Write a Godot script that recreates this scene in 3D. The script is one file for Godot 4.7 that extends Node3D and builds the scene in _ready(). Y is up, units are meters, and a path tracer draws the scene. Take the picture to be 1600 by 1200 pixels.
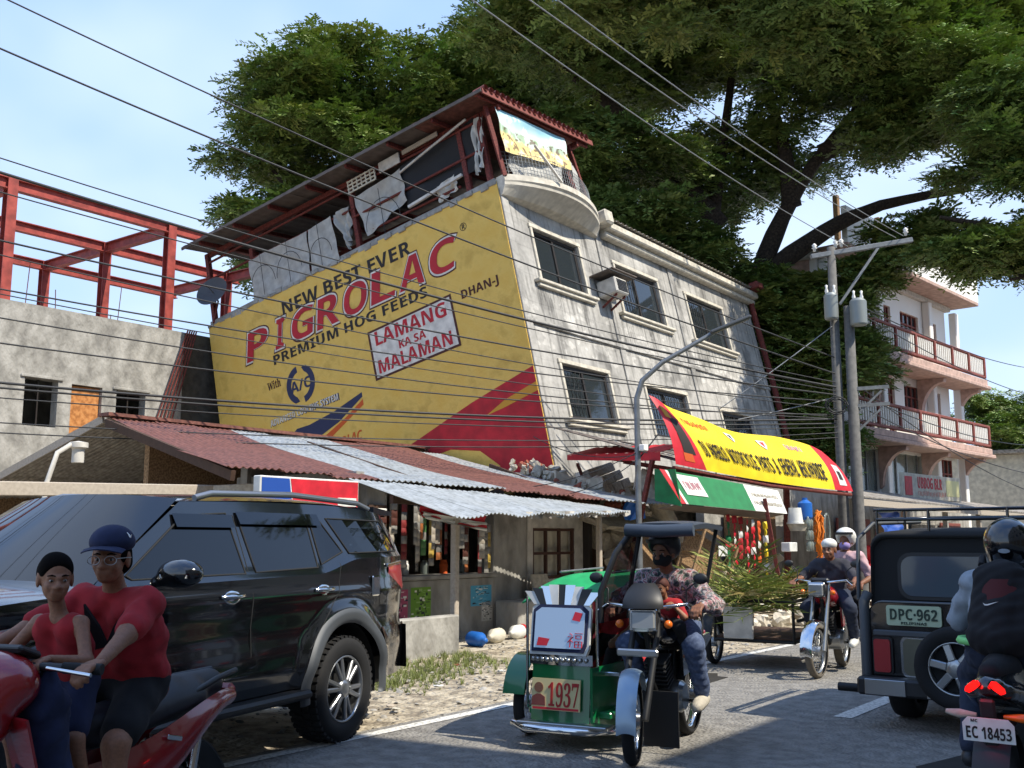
extends Node3D
# Street frame: x runs along the road away from the camera, y up, z from the shops towards the road; the left edge line is z = 0.
const RX := Vector3(0.6, 0, -0.8)
const RZ := Vector3(0.8, 0, 0.6)
var RT := Transform3D(Basis(RX, Vector3.UP, RZ), Vector3(-1.194, 0, -8.383))
var rng := RandomNumberGenerator.new()
var M := {}
var used := {}
const I := Transform3D.IDENTITY
const UP := Vector3.UP

# ---------- naming and nodes ----------
func numbered(n: String) -> String:
	if not used.has(n):
		used[n] = 0
		return n
	used[n] += 1
	return "%s_%03d" % [n, used[n]]

func meta(o: Node, label: String, cat: String, group := "") -> void:
	o.set_meta("label", label)
	o.set_meta("category", cat)
	if group: o.set_meta("group", group)

func thing(n: String, label: String, cat: String, xf := I, group := "") -> Node3D:
	var o := Node3D.new()
	o.name = numbered(n)
	add_child(o)
	o.transform = xf
	meta(o, label, cat, group)
	return o

func mesh_of(m) -> Mesh:
	if m is SurfaceTool:
		m.generate_normals()
		return m.commit()
	return m

func part(p: Node3D, n: String, m, mat: Material, xf := I) -> MeshInstance3D:
	var o := MeshInstance3D.new()
	o.name = n
	o.mesh = mesh_of(m)
	o.material_override = mat
	o.transform = xf
	p.add_child(o, true)
	return o

func solo(n: String, label: String, cat: String, m, mat: Material, xf := I, group := "") -> MeshInstance3D:
	var o := part(self, numbered(n), m, mat, xf)
	meta(o, label, cat, group)
	return o

func structure(n: String, m, mat: Material, xf := I) -> MeshInstance3D:
	var o := part(self, numbered(n), m, mat, xf)
	o.set_meta("kind", "structure")
	return o

func stuff(o: Node) -> Node:
	o.set_meta("kind", "stuff")
	return o

func copy_of(t: Node3D, label: String, xf: Transform3D) -> Node3D:
	var c: Node3D = t.duplicate()
	var base := str(t.name)
	var cut := base.rfind("_")
	if cut > 0 and base.substr(cut + 1).is_valid_int(): base = base.substr(0, cut)
	c.name = numbered(base)
	add_child(c)
	c.transform = xf
	if label: c.set_meta("label", label)
	return c

# ---------- transforms ----------
func at(x: float, y: float, z: float) -> Transform3D: return Transform3D(Basis(), Vector3(x, y, z))
func eul(x: float, y: float, z: float) -> Basis: return Basis.from_euler(Vector3(deg_to_rad(x), deg_to_rad(y), deg_to_rad(z)))
func xfm(p: Vector3, b: Basis) -> Transform3D: return Transform3D(b, p)
func rp(x: float, y: float, z: float) -> Vector3: return RT * Vector3(x, y, z)
func rt(x: float, y: float, z: float, turn := 0.0) -> Transform3D: return RT * Transform3D(Basis(UP, deg_to_rad(turn)), Vector3(x, y, z))
func V(x: float, y: float, z: float) -> Vector3: return Vector3(x, y, z)
func rf(a: float, b: float) -> float: return rng.randf_range(a, b)

# ---------- mesh building ----------
func S() -> SurfaceTool:
	var s := SurfaceTool.new()
	s.begin(Mesh.PRIMITIVE_TRIANGLES)
	s.set_smooth_group(-1)
	return s

func tri(s: SurfaceTool, a: Vector3, b: Vector3, c: Vector3) -> void:
	s.add_vertex(a); s.add_vertex(b); s.add_vertex(c)

func quad(s: SurfaceTool, a: Vector3, b: Vector3, c: Vector3, d: Vector3) -> void:
	tri(s, a, b, c); tri(s, a, c, d)

func quad_uv(s: SurfaceTool, a: Vector3, b: Vector3, c: Vector3, d: Vector3) -> void:
	var p := [a, b, c, d]
	var t := [Vector2(0, 0), Vector2(1, 0), Vector2(1, 1), Vector2(0, 1)]
	for i in [0, 1, 2, 0, 2, 3]:
		s.set_uv(t[i]); s.add_vertex(p[i])

# box centred at c, chamfered by bev
func box(s: SurfaceTool, c: Vector3, size: Vector3, b := Basis(), bev := 0.0) -> void:
	s.set_smooth_group(-1)
	var h := size * 0.5
	var q := {}
	for i in 8:
		var g := Vector3(1 if i & 1 else -1, 1 if i & 2 else -1, 1 if i & 4 else -1)
		for ax in 3:
			var v := g * (h - Vector3.ONE * bev)
			v[ax] = g[ax] * h[ax]
			q[i * 3 + ax] = c + b * v
	for ax in 3:
		var u := (ax + 1) % 3
		var w := (ax + 2) % 3
		for sg in 2:
			var k := sg << ax
			var a0 := k; var a1 := k | (1 << u); var a2 := k | (1 << u) | (1 << w); var a3 := k | (1 << w)
			if sg == 1: quad(s, q[a0 * 3 + ax], q[a3 * 3 + ax], q[a2 * 3 + ax], q[a1 * 3 + ax])
			else: quad(s, q[a0 * 3 + ax], q[a1 * 3 + ax], q[a2 * 3 + ax], q[a3 * 3 + ax])
	if bev > 0.0:
		for ax in 3:
			var u := (ax + 1) % 3
			var w := (ax + 2) % 3
			for m in 4:
				var k := ((m & 1) << u) | ((m >> 1) << w)
				var k2 := k | (1 << ax)
				var flip: bool = (m == 1 or m == 2)
				if flip: quad(s, q[k * 3 + u], q[k * 3 + w], q[k2 * 3 + w], q[k2 * 3 + u])
				else: quad(s, q[k * 3 + w], q[k * 3 + u], q[k2 * 3 + u], q[k2 * 3 + w])
		for i in 8:
			var odd: bool = ((i & 1) + ((i >> 1) & 1) + ((i >> 2) & 1)) % 2 == 1
			if odd: tri(s, q[i * 3], q[i * 3 + 2], q[i * 3 + 1])
			else: tri(s, q[i * 3], q[i * 3 + 1], q[i * 3 + 2])

func bx(size: Vector3, bev := 0.0, c := Vector3.ZERO) -> SurfaceTool:
	var s := S()
	box(s, c, size, Basis(), bev)
	return s

# a straight bar of rectangular section from a to b
func bar(s: SurfaceTool, a: Vector3, b: Vector3, w: float, h: float, bev := 0.0, up := UP) -> void:
	var z := (b - a).normalized()
	var x := up.cross(z)
	if x.length() < 0.01: x = Vector3.RIGHT.cross(z)
	x = x.normalized()
	box(s, (a + b) * 0.5, Vector3(w, h, a.distance_to(b)), Basis(x, z.cross(x), z), bev)

func barm(a: Vector3, b: Vector3, w: float, h: float, bev := 0.0) -> SurfaceTool:
	var s := S()
	bar(s, a, b, w, h, bev)
	return s

func tube(s: SurfaceTool, pts: Array, r, n := 8, cap := true) -> void:
	var rings := []
	var t0: Vector3 = (pts[1] - pts[0]).normalized()
	var nx := UP.cross(t0)
	if nx.length() < 0.05: nx = Vector3.RIGHT.cross(t0)
	nx = nx.normalized()
	for i in pts.size():
		var t: Vector3
		if i == 0: t = t0
		elif i == pts.size() - 1: t = (pts[i] - pts[i - 1]).normalized()
		else: t = ((pts[i + 1] - pts[i]).normalized() + (pts[i] - pts[i - 1]).normalized()).normalized()
		nx = (nx - t * nx.dot(t)).normalized()
		var ny := t.cross(nx)
		var rad: float = r[i] if r is Array else r
		var ring := []
		for k in n:
			var a := TAU * k / n
			ring.append(pts[i] + (nx * cos(a) + ny * sin(a)) * rad)
		rings.append(ring)
	loft(s, rings, true, cap)

func tubem(pts: Array, r, n := 8, cap := true) -> SurfaceTool:
	var s := S()
	tube(s, pts, r, n, cap)
	return s

func loft(s: SurfaceTool, rings: Array, closed := true, cap := true, smooth := true) -> void:
	var n: int = rings[0].size()
	s.set_smooth_group(0 if smooth else -1)
	for i in rings.size() - 1:
		for k in (n if closed else n - 1):
			var k2 := (k + 1) % n
			quad(s, rings[i][k], rings[i + 1][k], rings[i + 1][k2], rings[i][k2])
	if cap:
		s.set_smooth_group(-1)
		for e in [0, rings.size() - 1]:
			var c := Vector3.ZERO
			for v in rings[e]: c += v
			c /= n
			for k in n:
				if e == 0: tri(s, c, rings[e][k], rings[e][(k + 1) % n])
				else: tri(s, c, rings[e][(k + 1) % n], rings[e][k])
	s.set_smooth_group(-1)

# profile of Vector2(radius, height) turned about y
func lathe(s: SurfaceTool, prof: Array, n := 24, xf := I, sharp := true) -> void:
	for i in prof.size() - 1:
		s.set_smooth_group(i + 1 if sharp else 0)
		for k in n:
			var a := TAU * k / n
			var b := TAU * (k + 1) / n
			var p := func(q: Vector2, g: float) -> Vector3: return xf * Vector3(q.x * cos(g), q.y, q.x * sin(g))
			var A: Vector3 = p.call(prof[i], a)
			var B: Vector3 = p.call(prof[i + 1], a)
			var C: Vector3 = p.call(prof[i + 1], b)
			var D: Vector3 = p.call(prof[i], b)
			if prof[i].x < 1e-5: tri(s, A, B, C)
			elif prof[i + 1].x < 1e-5: tri(s, A, B, D)
			else: quad(s, A, B, C, D)
	s.set_smooth_group(-1)

func lathem(prof: Array, n := 24, xf := I, sharp := true) -> SurfaceTool:
	var s := S()
	lathe(s, prof, n, xf, sharp)
	return s

# outline in the xy plane pushed from z0 to z1
func extr(s: SurfaceTool, poly: Array, z0: float, z1: float, xf := I) -> void:
	s.set_smooth_group(-1)
	var pv := PackedVector2Array(poly)
	var ix := Geometry2D.triangulate_polygon(pv)
	for i in range(0, ix.size(), 3):
		var a := pv[ix[i]]; var b := pv[ix[i + 1]]; var c := pv[ix[i + 2]]
		tri(s, xf * V(a.x, a.y, z1), xf * V(b.x, b.y, z1), xf * V(c.x, c.y, z1))
		tri(s, xf * V(a.x, a.y, z0), xf * V(c.x, c.y, z0), xf * V(b.x, b.y, z0))
	for i in pv.size():
		var a := pv[i]; var b := pv[(i + 1) % pv.size()]
		quad(s, xf * V(a.x, a.y, z0), xf * V(b.x, b.y, z0), xf * V(b.x, b.y, z1), xf * V(a.x, a.y, z1))

func extrm(poly: Array, z0: float, z1: float, xf := I) -> SurfaceTool:
	var s := S()
	extr(s, poly, z0, z1, xf)
	return s

# parametric sheet f(u, v) -> Vector3 with u, v in 0..1
func sheet(s: SurfaceTool, f: Callable, nu: int, nv: int, smooth := true, uv := false) -> void:
	s.set_smooth_group(0 if smooth else -1)
	var g := []
	for i in nu + 1:
		var row := []
		for j in nv + 1: row.append(f.call(float(i) / nu, float(j) / nv))
		g.append(row)
	for i in nu:
		for j in nv:
			for q in [[0, 0], [1, 0], [1, 1], [0, 0], [1, 1], [0, 1]]:
				if uv: s.set_uv(Vector2(float(i + q[0]) / nu, 1.0 - float(j + q[1]) / nv))
				s.add_vertex(g[i + q[0]][j + q[1]])
	s.set_smooth_group(-1)

func sheetm(f: Callable, nu: int, nv: int, smooth := true, uv := false) -> SurfaceTool:
	var s := S()
	sheet(s, f, nu, nv, smooth, uv)
	return s

# sheet with a thickness t (normals by differences), closed at the rim
func slab(f: Callable, nu: int, nv: int, t: float) -> SurfaceTool:
	var s := S()
	var nrm := func(u: float, v: float) -> Vector3:
		var e := 0.01
		var du: Vector3 = f.call(minf(u + e, 1), v) - f.call(maxf(u - e, 0), v)
		var dv: Vector3 = f.call(u, minf(v + e, 1)) - f.call(u, maxf(v - e, 0))
		return du.cross(dv).normalized()
	var g := func(u: float, v: float) -> Vector3: return f.call(u, v) + nrm.call(u, v) * t
	sheet(s, f, nu, nv)
	sheet(s, g, nu, nv)
	for i in nu:
		for v in [0.0, 1.0]:
			var a := float(i) / nu; var b := float(i + 1) / nu
			quad(s, f.call(a, v), f.call(b, v), g.call(b, v), g.call(a, v))
	for j in nv:
		for u in [0.0, 1.0]:
			var a := float(j) / nv; var b := float(j + 1) / nv
			quad(s, f.call(u, a), f.call(u, b), g.call(u, b), g.call(u, a))
	return s

func ball(s: SurfaceTool, c: Vector3, r: Vector3, n := 12, b := Basis()) -> void:
	var prof := []
	for i in n / 2 + 1:
		var a := -PI / 2 + PI * i / (n / 2)
		prof.append(Vector2(maxf(cos(a), 0.0), sin(a)))
	lathe(s, prof, n, Transform3D(b * Basis.from_scale(r), c), false)

func ballm(c: Vector3, r: Vector3, n := 12) -> SurfaceTool:
	var s := S()
	ball(s, c, r, n)
	return s

# wall in the xy plane (front at z = 0, thickness t behind) with rectangular openings [x0, y0, x1, y1]
func wall(x0: float, y0: float, x1: float, y1: float, holes: Array, t: float) -> SurfaceTool:
	var s := S()
	var xs := [x0, x1]
	var ys := [y0, y1]
	for h in holes:
		for v in [h[0], h[2]]: if not xs.has(v): xs.append(v)
		for v in [h[1], h[3]]: if not ys.has(v): ys.append(v)
	xs.sort(); ys.sort()
	var open := func(i: int, j: int) -> bool:
		if i < 0 or j < 0 or i >= xs.size() - 1 or j >= ys.size() - 1: return true
		var cx: float = (xs[i] + xs[i + 1]) / 2; var cy: float = (ys[j] + ys[j + 1]) / 2
		for h in holes:
			if cx > h[0] and cx < h[2] and cy > h[1] and cy < h[3]: return true
		return false
	for i in xs.size() - 1:
		for j in ys.size() - 1:
			if open.call(i, j): continue
			var a: float = xs[i]; var b: float = xs[i + 1]; var c: float = ys[j]; var d: float = ys[j + 1]
			quad(s, V(a, c, 0), V(a, d, 0), V(b, d, 0), V(b, c, 0))
			quad(s, V(a, c, -t), V(b, c, -t), V(b, d, -t), V(a, d, -t))
			if open.call(i - 1, j): quad(s, V(a, c, -t), V(a, d, -t), V(a, d, 0), V(a, c, 0))
			if open.call(i + 1, j): quad(s, V(b, c, 0), V(b, d, 0), V(b, d, -t), V(b, c, -t))
			if open.call(i, j - 1): quad(s, V(a, c, 0), V(b, c, 0), V(b, c, -t), V(a, c, -t))
			if open.call(i, j + 1): quad(s, V(a, d, -t), V(b, d, -t), V(b, d, 0), V(a, d, 0))
	return s

# broken lump of concrete: box corners jittered
func lump(size: Vector3, j := 0.18) -> SurfaceTool:
	var s := S()
	var g := []
	var n := 3
	for i in n + 1:
		for k in n + 1:
			for m in n + 1:
				var p := Vector3(i, k, m) / n - Vector3.ONE * 0.5
				var l := p.length() / 0.87
				p *= 1.0 - 0.22 * l * l
				g.append((p + Vector3(rf(-j, j), rf(-j, j), rf(-j, j)) * 0.5) * size)
	var id := func(i: int, k: int, m: int) -> Vector3: return g[(i * (n + 1) + k) * (n + 1) + m]
	for a in n:
		for b in n:
			for e in [0, n]:
				quad(s, id.call(e, a, b), id.call(e, a + 1, b), id.call(e, a + 1, b + 1), id.call(e, a, b + 1))
				quad(s, id.call(a, e, b), id.call(a + 1, e, b), id.call(a + 1, e, b + 1), id.call(a, e, b + 1))
				quad(s, id.call(a, b, e), id.call(a + 1, b, e), id.call(a + 1, b + 1, e), id.call(a, b + 1, e))
	return s

# lettering fitted to a width and height, centred at c in the plane of basis b (x right, y up, z out)
func words(p: Node3D, n: String, txt: String, mat: Material, c: Vector3, w: float, h: float, b := Basis(), font := "Droid Sans", lean := 0.0, depth := 0.006, bold := true) -> MeshInstance3D:
	var t := TextMesh.new()
	var f := SystemFont.new()
	f.font_names = PackedStringArray([font])
	f.font_weight = 700 if bold else 400
	t.font = f
	t.text = txt
	t.font_size = 64
	t.pixel_size = 0.01
	t.curve_step = 2.0
	t.depth = 0.05
	var bb := t.get_aabb()
	var sx := w / bb.size.x
	var sy := h / bb.size.y
	var q := Basis(V(sx, 0, 0), V(lean * sy, sy, 0), V(0, 0, depth / 0.05))
	var o := part(p, n, t, mat)
	o.transform = Transform3D(b * q, c - b * (q * (bb.position + bb.size * 0.5)) + b * V(0, 0, depth * 0.5))
	return o

# print too blurred in the photograph to read: a row of short strokes
func strokes(p: Node3D, mat: Material, c: Vector3, w: float, h: float, b: Basis, n: int) -> void:
	var s := S()
	for i in n:
		var x := (float(i) + 0.5) / n * w - w / 2
		var d := w / n
		box(s, V(x - d * 0.22, rf(-0.08, 0.08) * h, 0.002), V(d * 0.26, h * rf(0.7, 1.0), 0.004))
		if i % 2 == 0: box(s, V(x + d * 0.1, h * [0.38, 0.0, -0.38][i % 3], 0.002), V(d * 0.4, h * 0.2, 0.0036))
		else: box(s, V(x + d * 0.26, rf(-0.1, 0.1) * h, 0.002), V(d * 0.22, h * rf(0.5, 0.9), 0.0036))
	part(p, "blurred_print", s, mat, Transform3D(b, c))

# ---------- materials ----------
func ntex(sd: int, freq: float, cols: Array, offs: Array, size := 512, normal := 0.0, type := FastNoiseLite.TYPE_SIMPLEX_SMOOTH, oct := 5) -> NoiseTexture2D:
	var n := FastNoiseLite.new()
	n.seed = sd
	n.frequency = freq
	n.noise_type = type
	n.fractal_octaves = oct
	var t := NoiseTexture2D.new()
	t.width = size; t.height = size
	t.seamless = true
	t.noise = n
	if normal > 0.0:
		t.as_normal_map = true
		t.bump_strength = normal
	else:
		var g := Gradient.new()
		g.offsets = PackedFloat32Array(offs)
		g.colors = PackedColorArray(cols)
		t.color_ramp = g
	return t

func C(h: String) -> Color: return Color.html(h)

func mk(col: Color, rough := 0.7, metal := 0.0, tex: Texture2D = null, sc := 1.0, world := false, nrm: Texture2D = null, ns := 0.5) -> StandardMaterial3D:
	var m := StandardMaterial3D.new()
	m.albedo_color = col
	m.roughness = rough
	m.metallic = metal
	m.cull_mode = BaseMaterial3D.CULL_DISABLED
	if tex or nrm:
		m.uv1_triplanar = true
		m.uv1_world_triplanar = world
		m.uv1_scale = Vector3.ONE * sc
	if tex: m.albedo_texture = tex
	if nrm:
		m.normal_enabled = true
		m.normal_texture = nrm
		m.normal_scale = ns
	return m

func glass(col: Color, alpha: float, rough := 0.03) -> StandardMaterial3D:
	var m := mk(Color(col.r, col.g, col.b, alpha), rough)
	m.transparency = BaseMaterial3D.TRANSPARENCY_ALPHA
	return m

func paint(col: Color, rough := 0.25, coat := 1.0) -> StandardMaterial3D:
	var m := mk(col, rough)
	m.clearcoat_enabled = true
	m.clearcoat = coat
	m.clearcoat_roughness = 0.05
	return m

# weathered plaster of the street front: mould, rain streaks under the sills, pale repairs along the floor band
func facade_picture() -> ImageTexture:
	var n := FastNoiseLite.new()
	n.seed = 31
	n.frequency = 1.0
	n.fractal_octaves = 4
	var w := 1024
	var h := 480
	var im := Image.create(w, h, false, Image.FORMAT_RGB8)
	var sills := [[0.7, 3.14, 1.95], [4.2, 7.0, 2.05], [8.1, 11.1, 2.1], [0.75, 3.25, 4.93], [8.6, 11.3, 5.17]]
	for j in h:
		var y := j * 6.2 / h
		for i in w:
			var x := i * 13.2 / w
			var v := 0.64 + 0.10 * n.get_noise_2d(x * 0.45, y * 0.4) + 0.06 * n.get_noise_2d(x * 2.2 + 50.0, y * 1.6) + 0.04 * n.get_noise_2d(x * 9.0, y * 7.0 + 20.0)
			v -= 0.14 * smoothstep(0.12, 0.5, n.get_noise_2d(x * 0.9 + 90.0, y * 0.6 + 7.0))
			v -= 0.13 * smoothstep(0.1, 0.55, n.get_noise_2d(x * 4.5, y * 0.35 + 60.0))
			var band := absf(y - 2.95 - 0.25 * n.get_noise_2d(x * 0.6, 3.0))
			if band < 0.55 and n.get_noise_2d(x * 1.6 + 11.0, y * 2.6) > 0.02 + band * 0.5: v += 0.08
			for q in sills:
				if x > q[0] and x < q[1] and y > q[2] and y < q[2] + 0.9 and n.get_noise_2d(x * 7.0, y * 0.5 + 30.0) > (y - q[2]) * 0.5 - 0.05: v -= 0.12
			if fposmod(y, 0.62) < 0.02 or fposmod(x + 0.6 * floorf(y / 0.62), 1.24) < 0.02: v -= 0.035
			im.set_pixel(i, j, Color(v, v * 0.985, v * 0.95))
	return ImageTexture.create_from_image(im)

func make_materials() -> void:
	var gr := func(a: float, b: float) -> Array: return [Color(a, a, a), Color(b, b, b)]
	var mott := ntex(3, 0.012, gr.call(0.85, 1.0), [0.2, 0.8])
	var fine := ntex(5, 0.06, gr.call(0.75, 1.0), [0.15, 0.8])
	var bump := ntex(7, 0.05, [], [], 512, 4.0)
	var rough_bump := ntex(8, 0.025, [], [], 512, 8.0)
	M.bump = bump
	var stain2 := ntex(12, 0.014, [C("7c7a75"), C("8f8d87"), C("9a9892"), C("a8a6a0")], [0.15, 0.4, 0.6, 0.88])
	M.facade = mk(C("ffffff"), 0.9, 0, facade_picture(), 1.0, false, bump, 0.25)
	M.facade.uv1_scale = V(1.0 / 13.2, 1.0 / 6.2, 1.0 / 9.06)
	M.concrete = mk(C("ffffff"), 0.92, 0, stain2, 0.4, false, bump, 0.4)
	M.concrete.uv1_scale = V(0.3, 0.16, 0.3)
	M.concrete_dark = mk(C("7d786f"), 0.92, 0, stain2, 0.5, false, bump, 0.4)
	M.rubble = mk(C("bfb7a6"), 0.95, 0, mott, 1.3, false, rough_bump, 0.6)
	M.rubble_pale = mk(C("d9d0bd"), 0.95, 0, mott, 1.0, false, rough_bump, 0.6)
	M.rubble_red = mk(C("a8604c"), 0.95, 0, mott, 1.3, false, rough_bump, 0.6)
	M.block = mk(C("b3aea3"), 0.95, 0, mott, 1.6, false, rough_bump, 0.5)
	M.trim = mk(C("cdc6b6"), 0.85, 0, mott, 0.7, false, bump, 0.2)
	M.yellow = mk(C("dfb95c"), 0.75, 0, ntex(21, 0.01, [C("e6e2d6"), C("ffffff"), C("fbf4e0")], [0.1, 0.4, 0.9]), 0.3, false, bump, 0.15)
	M.mural_red = mk(C("c01f2b"), 0.7, 0, mott, 0.4)
	M.mural_black = mk(C("26211f"), 0.75)
	M.mural_navy = mk(C("2a3050"), 0.75)
	M.mural_white = mk(C("e6dfd2"), 0.75, 0, mott, 0.5)
	M.mural_orange = mk(C("c8571f"), 0.75)
	M.mural_gold = mk(C("c9922e"), 0.75)
	M.mural_brown = mk(C("4a2116"), 0.75)
	M.rust = mk(C("ffffff"), 0.75, 0.1, ntex(31, 0.03, [C("4c1f19"), C("6b2c24"), C("7c3a30")], [0.2, 0.5, 0.8]), 1.0)
	M.steel_red = mk(C("ffffff"), 0.6, 0.1, ntex(32, 0.012, [C("7d332c"), C("963f37"), C("a5493f")], [0.2, 0.55, 0.85]), 0.5)
	M.roof_red = mk(C("ffffff"), 0.65, 0.1, ntex(33, 0.02, [C("5f3e36"), C("744a40"), C("85594d")], [0.2, 0.5, 0.85]), 0.6)
	M.roof_zinc = mk(C("ffffff"), 0.5, 0.35, ntex(34, 0.018, [C("858886"), C("a9adac"), C("bcc0c0")], [0.15, 0.45, 0.8]), 0.6)
	M.roof_old = mk(C("ffffff"), 0.6, 0.2, ntex(35, 0.02, [C("6d655c"), C("98928a"), C("b5b0a8")], [0.15, 0.5, 0.85]), 0.6)
	M.roof_under = mk(C("6f655e"), 0.8, 0.1, mott, 0.5)
	M.tarp = mk(C("b4b3ad"), 0.8, 0, mott, 0.6)
	M.tarp_white = mk(C("d9d6cc"), 0.8, 0, mott, 0.6)
	M.net_black = mk(C("2b2c2f"), 0.9, 0, fine, 2.0)
	M.wood = mk(C("ffffff"), 0.8, 0, ntex(41, 0.03, [C("6a5138"), C("8a6d4d"), C("a08460")], [0.2, 0.5, 0.8]), 1.5)
	M.wood_grey = mk(C("ffffff"), 0.85, 0, ntex(42, 0.03, [C("a1978a"), C("aaa092"), C("b0a698")], [0.2, 0.5, 0.8]), 1.2)
	M.wood_dark = mk(C("4a3426"), 0.85, 0, mott, 1.2)
	M.ply = mk(C("ffffff"), 0.8, 0, ntex(43, 0.02, [C("96602f"), C("b3763f"), C("bf864e")], [0.2, 0.5, 0.8]), 0.7)
	M.black_void = mk(C("16171a"), 0.95)
	M.frame_dark = mk(C("2f2a27"), 0.5, 0.3)
	M.frame_brown = mk(C("4b3128"), 0.6)
	M.pane = glass(C("30363a"), 0.82, 0.04)
	M.pane_light = glass(C("8c9690"), 0.6, 0.06)
	M.white_paint = mk(C("d2cec5"), 0.75, 0, mott, 0.6)
	M.white = mk(C("e4e2dc"), 0.5)
	M.cream = mk(C("d8d2c0"), 0.8, 0, mott, 0.5)
	M.pink = mk(C("c3a598"), 0.8, 0, mott, 0.5)
	M.maroon = mk(C("86453b"), 0.7, 0, mott, 0.7)
	M.asphalt = mk(C("ffffff"), 0.88, 0, ntex(51, 0.02, [C("716e69"), C("7f7c76"), C("8b8882")], [0.2, 0.5, 0.8], 1024), 0.25, true, ntex(52, 0.2, [], [], 512, 5.0), 0.7)
	M.dirt = mk(C("ffffff"), 0.95, 0, ntex(53, 0.012, [C("7a7061"), C("9a8f7c"), C("b0a590"), C("bfb5a1")], [0.15, 0.4, 0.65, 0.9], 1024), 0.3, true, ntex(54, 0.08, [], [], 512, 6.0), 1.0)
	M.slab = mk(C("ffffff"), 0.9, 0, ntex(55, 0.015, [C("8f887a"), C("a9a191"), C("b9b1a1")], [0.2, 0.5, 0.85]), 0.4, true, bump, 0.3)
	M.line_white = mk(C("ffffff"), 0.8, 0, ntex(56, 0.05, [C("8f8e88"), C("c9c7c0"), C("d6d4cd")], [0.25, 0.42, 0.7]), 0.8, true)
	M.pebble = mk(C("ffffff"), 0.9)
	M.pebble.vertex_color_use_as_albedo = true
	M.bark = mk(C("ffffff"), 0.95, 0, ntex(61, 0.03, [C("241d17"), C("3a3028"), C("4c4036")], [0.2, 0.5, 0.8]), 0.6, false, rough_bump, 1.0)
	M.wire = mk(C("26282b"), 0.6)
	M.wire_grey = mk(C("8d8f90"), 0.5, 0.5)
	M.galv = mk(C("83878a"), 0.5, 0.5, mott, 1.0)
	M.pole = mk(C("ffffff"), 0.85, 0, ntex(62, 0.02, [C("535250"), C("605f5c"), C("6c6a67")], [0.2, 0.5, 0.8]), 0.7, false, bump, 0.2)  # darkened so the colour takes in the tree shade on the poles
	M.chrome = mk(C("d9dbdc"), 0.12, 1.0)
	M.steel = mk(C("a9abab"), 0.3, 0.9)
	M.iron = mk(C("232425"), 0.5, 0.5)
	M.rubber = mk(C("1b1b1c"), 0.85, 0, fine, 4.0)
	M.tyre_dusty = mk(C("6b6459"), 0.9, 0, mott, 3.0)
	M.black_plastic = mk(C("1d1e20"), 0.5)
	M.black_matte = mk(C("191a1b"), 0.85)
	M.black_paint = paint(C("0f1013"), 0.2)
	M.suv_paint = paint(C("0b0c0f"), 0.15)
	M.suv_cladding = mk(C("484c50"), 0.55, 0.1)
	M.suv_glass = mk(C("08090b"), 0.03)
	M.suv_glass.metallic_specular = 0.55
	M.alloy = mk(C("9c9ea0"), 0.3, 0.85)
	M.alloy_dark = mk(C("3a3b3d"), 0.5, 0.5)
	M.red_lens = mk(C("9a1218"), 0.12)
	M.red_lens.clearcoat_enabled = true
	M.amber_lens = mk(C("d8681a"), 0.15)
	M.clear_lens = mk(C("c9cccb"), 0.08, 0.6)
	M.green_paint = paint(C("0c6b3a"), 0.3, 0.6)
	M.green_tarp = mk(C("12a05a"), 0.6, 0, mott, 0.8)
	M.green_sign = mk(C("0f7d45"), 0.6, 0, mott, 0.6)
	M.red_paint = paint(C("8e1218"), 0.25)
	M.red_sign = mk(C("c5202c"), 0.6, 0, mott, 0.6)
	M.red_cloth = mk(C("a8252b"), 0.95, 0, mott, 2.0)
	M.yellow_vinyl = mk(C("f2d520"), 0.55, 0, ntex(63, 0.01, gr.call(0.9, 1.0), [0.2, 0.8]), 0.5)
	M.red_vinyl = mk(C("d32233"), 0.55, 0, mott, 0.6)
	M.white_vinyl = mk(C("e6e6e0"), 0.55, 0, mott, 0.6)
	M.blue_vinyl = mk(C("1f4a9c"), 0.5)
	M.blue_plastic = mk(C("1f62b4"), 0.45)
	M.orange_rope = mk(C("dd7a1e"), 0.8)
	M.skin_brown = mk(C("845840"), 0.6, 0, mott, 9.0, false, bump, 0.15)
	M.skin_tan = mk(C("95664b"), 0.6, 0, mott, 9.0, false, bump, 0.15)
	for k in ["skin_brown", "skin_tan"]:
		M[k].subsurf_scatter_enabled = true
		M[k].subsurf_scatter_strength = 0.05
	M.hair = mk(C("120e0c"), 0.95, 0, fine, 6.0)
	M.hair.metallic_specular = 0.2
	M.denim = mk(C("ffffff"), 0.9, 0, ntex(64, 0.03, [C("3a4763"), C("4c5a78"), C("64728e")], [0.2, 0.5, 0.8]), 1.5)
	M.denim_dark = mk(C("2a3347"), 0.9, 0, mott, 2.0)
	M.black_cloth = mk(C("1a1a1d"), 0.95, 0, mott, 2.0)
	M.grey_cloth = mk(C("9aa3ac"), 0.95, 0, mott, 2.0)
	M.navy_cloth = mk(C("20294a"), 0.9, 0, mott, 3.0)
	M.charcoal_cloth = mk(C("3a3a42"), 0.95, 0, mott, 2.0)
	M.pink_cloth = mk(C("c9a7ad"), 0.95, 0, mott, 2.0)
	M.print_cloth = mk(C("ffffff"), 0.95, 0, ntex(65, 0.035, [C("16202c"), C("2d4436"), C("c9c2bd"), C("7a2f3a"), C("e3ddda"), C("232a44"), C("6d5a3a")], [0.2, 0.36, 0.42, 0.5, 0.58, 0.66, 0.8], 256, 0.0, FastNoiseLite.TYPE_CELLULAR, 2), 1.5)
	M.eye = mk(C("100c0a"), 0.2)
	M.eye_white = mk(C("9a9088"), 0.3)
	M.lip = mk(C("6b3a33"), 0.6)
	M.palm = mk(C("ffffff"), 0.6)
	M.palm.vertex_color_use_as_albedo = true
	M.palm.backlight_enabled = true
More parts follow.
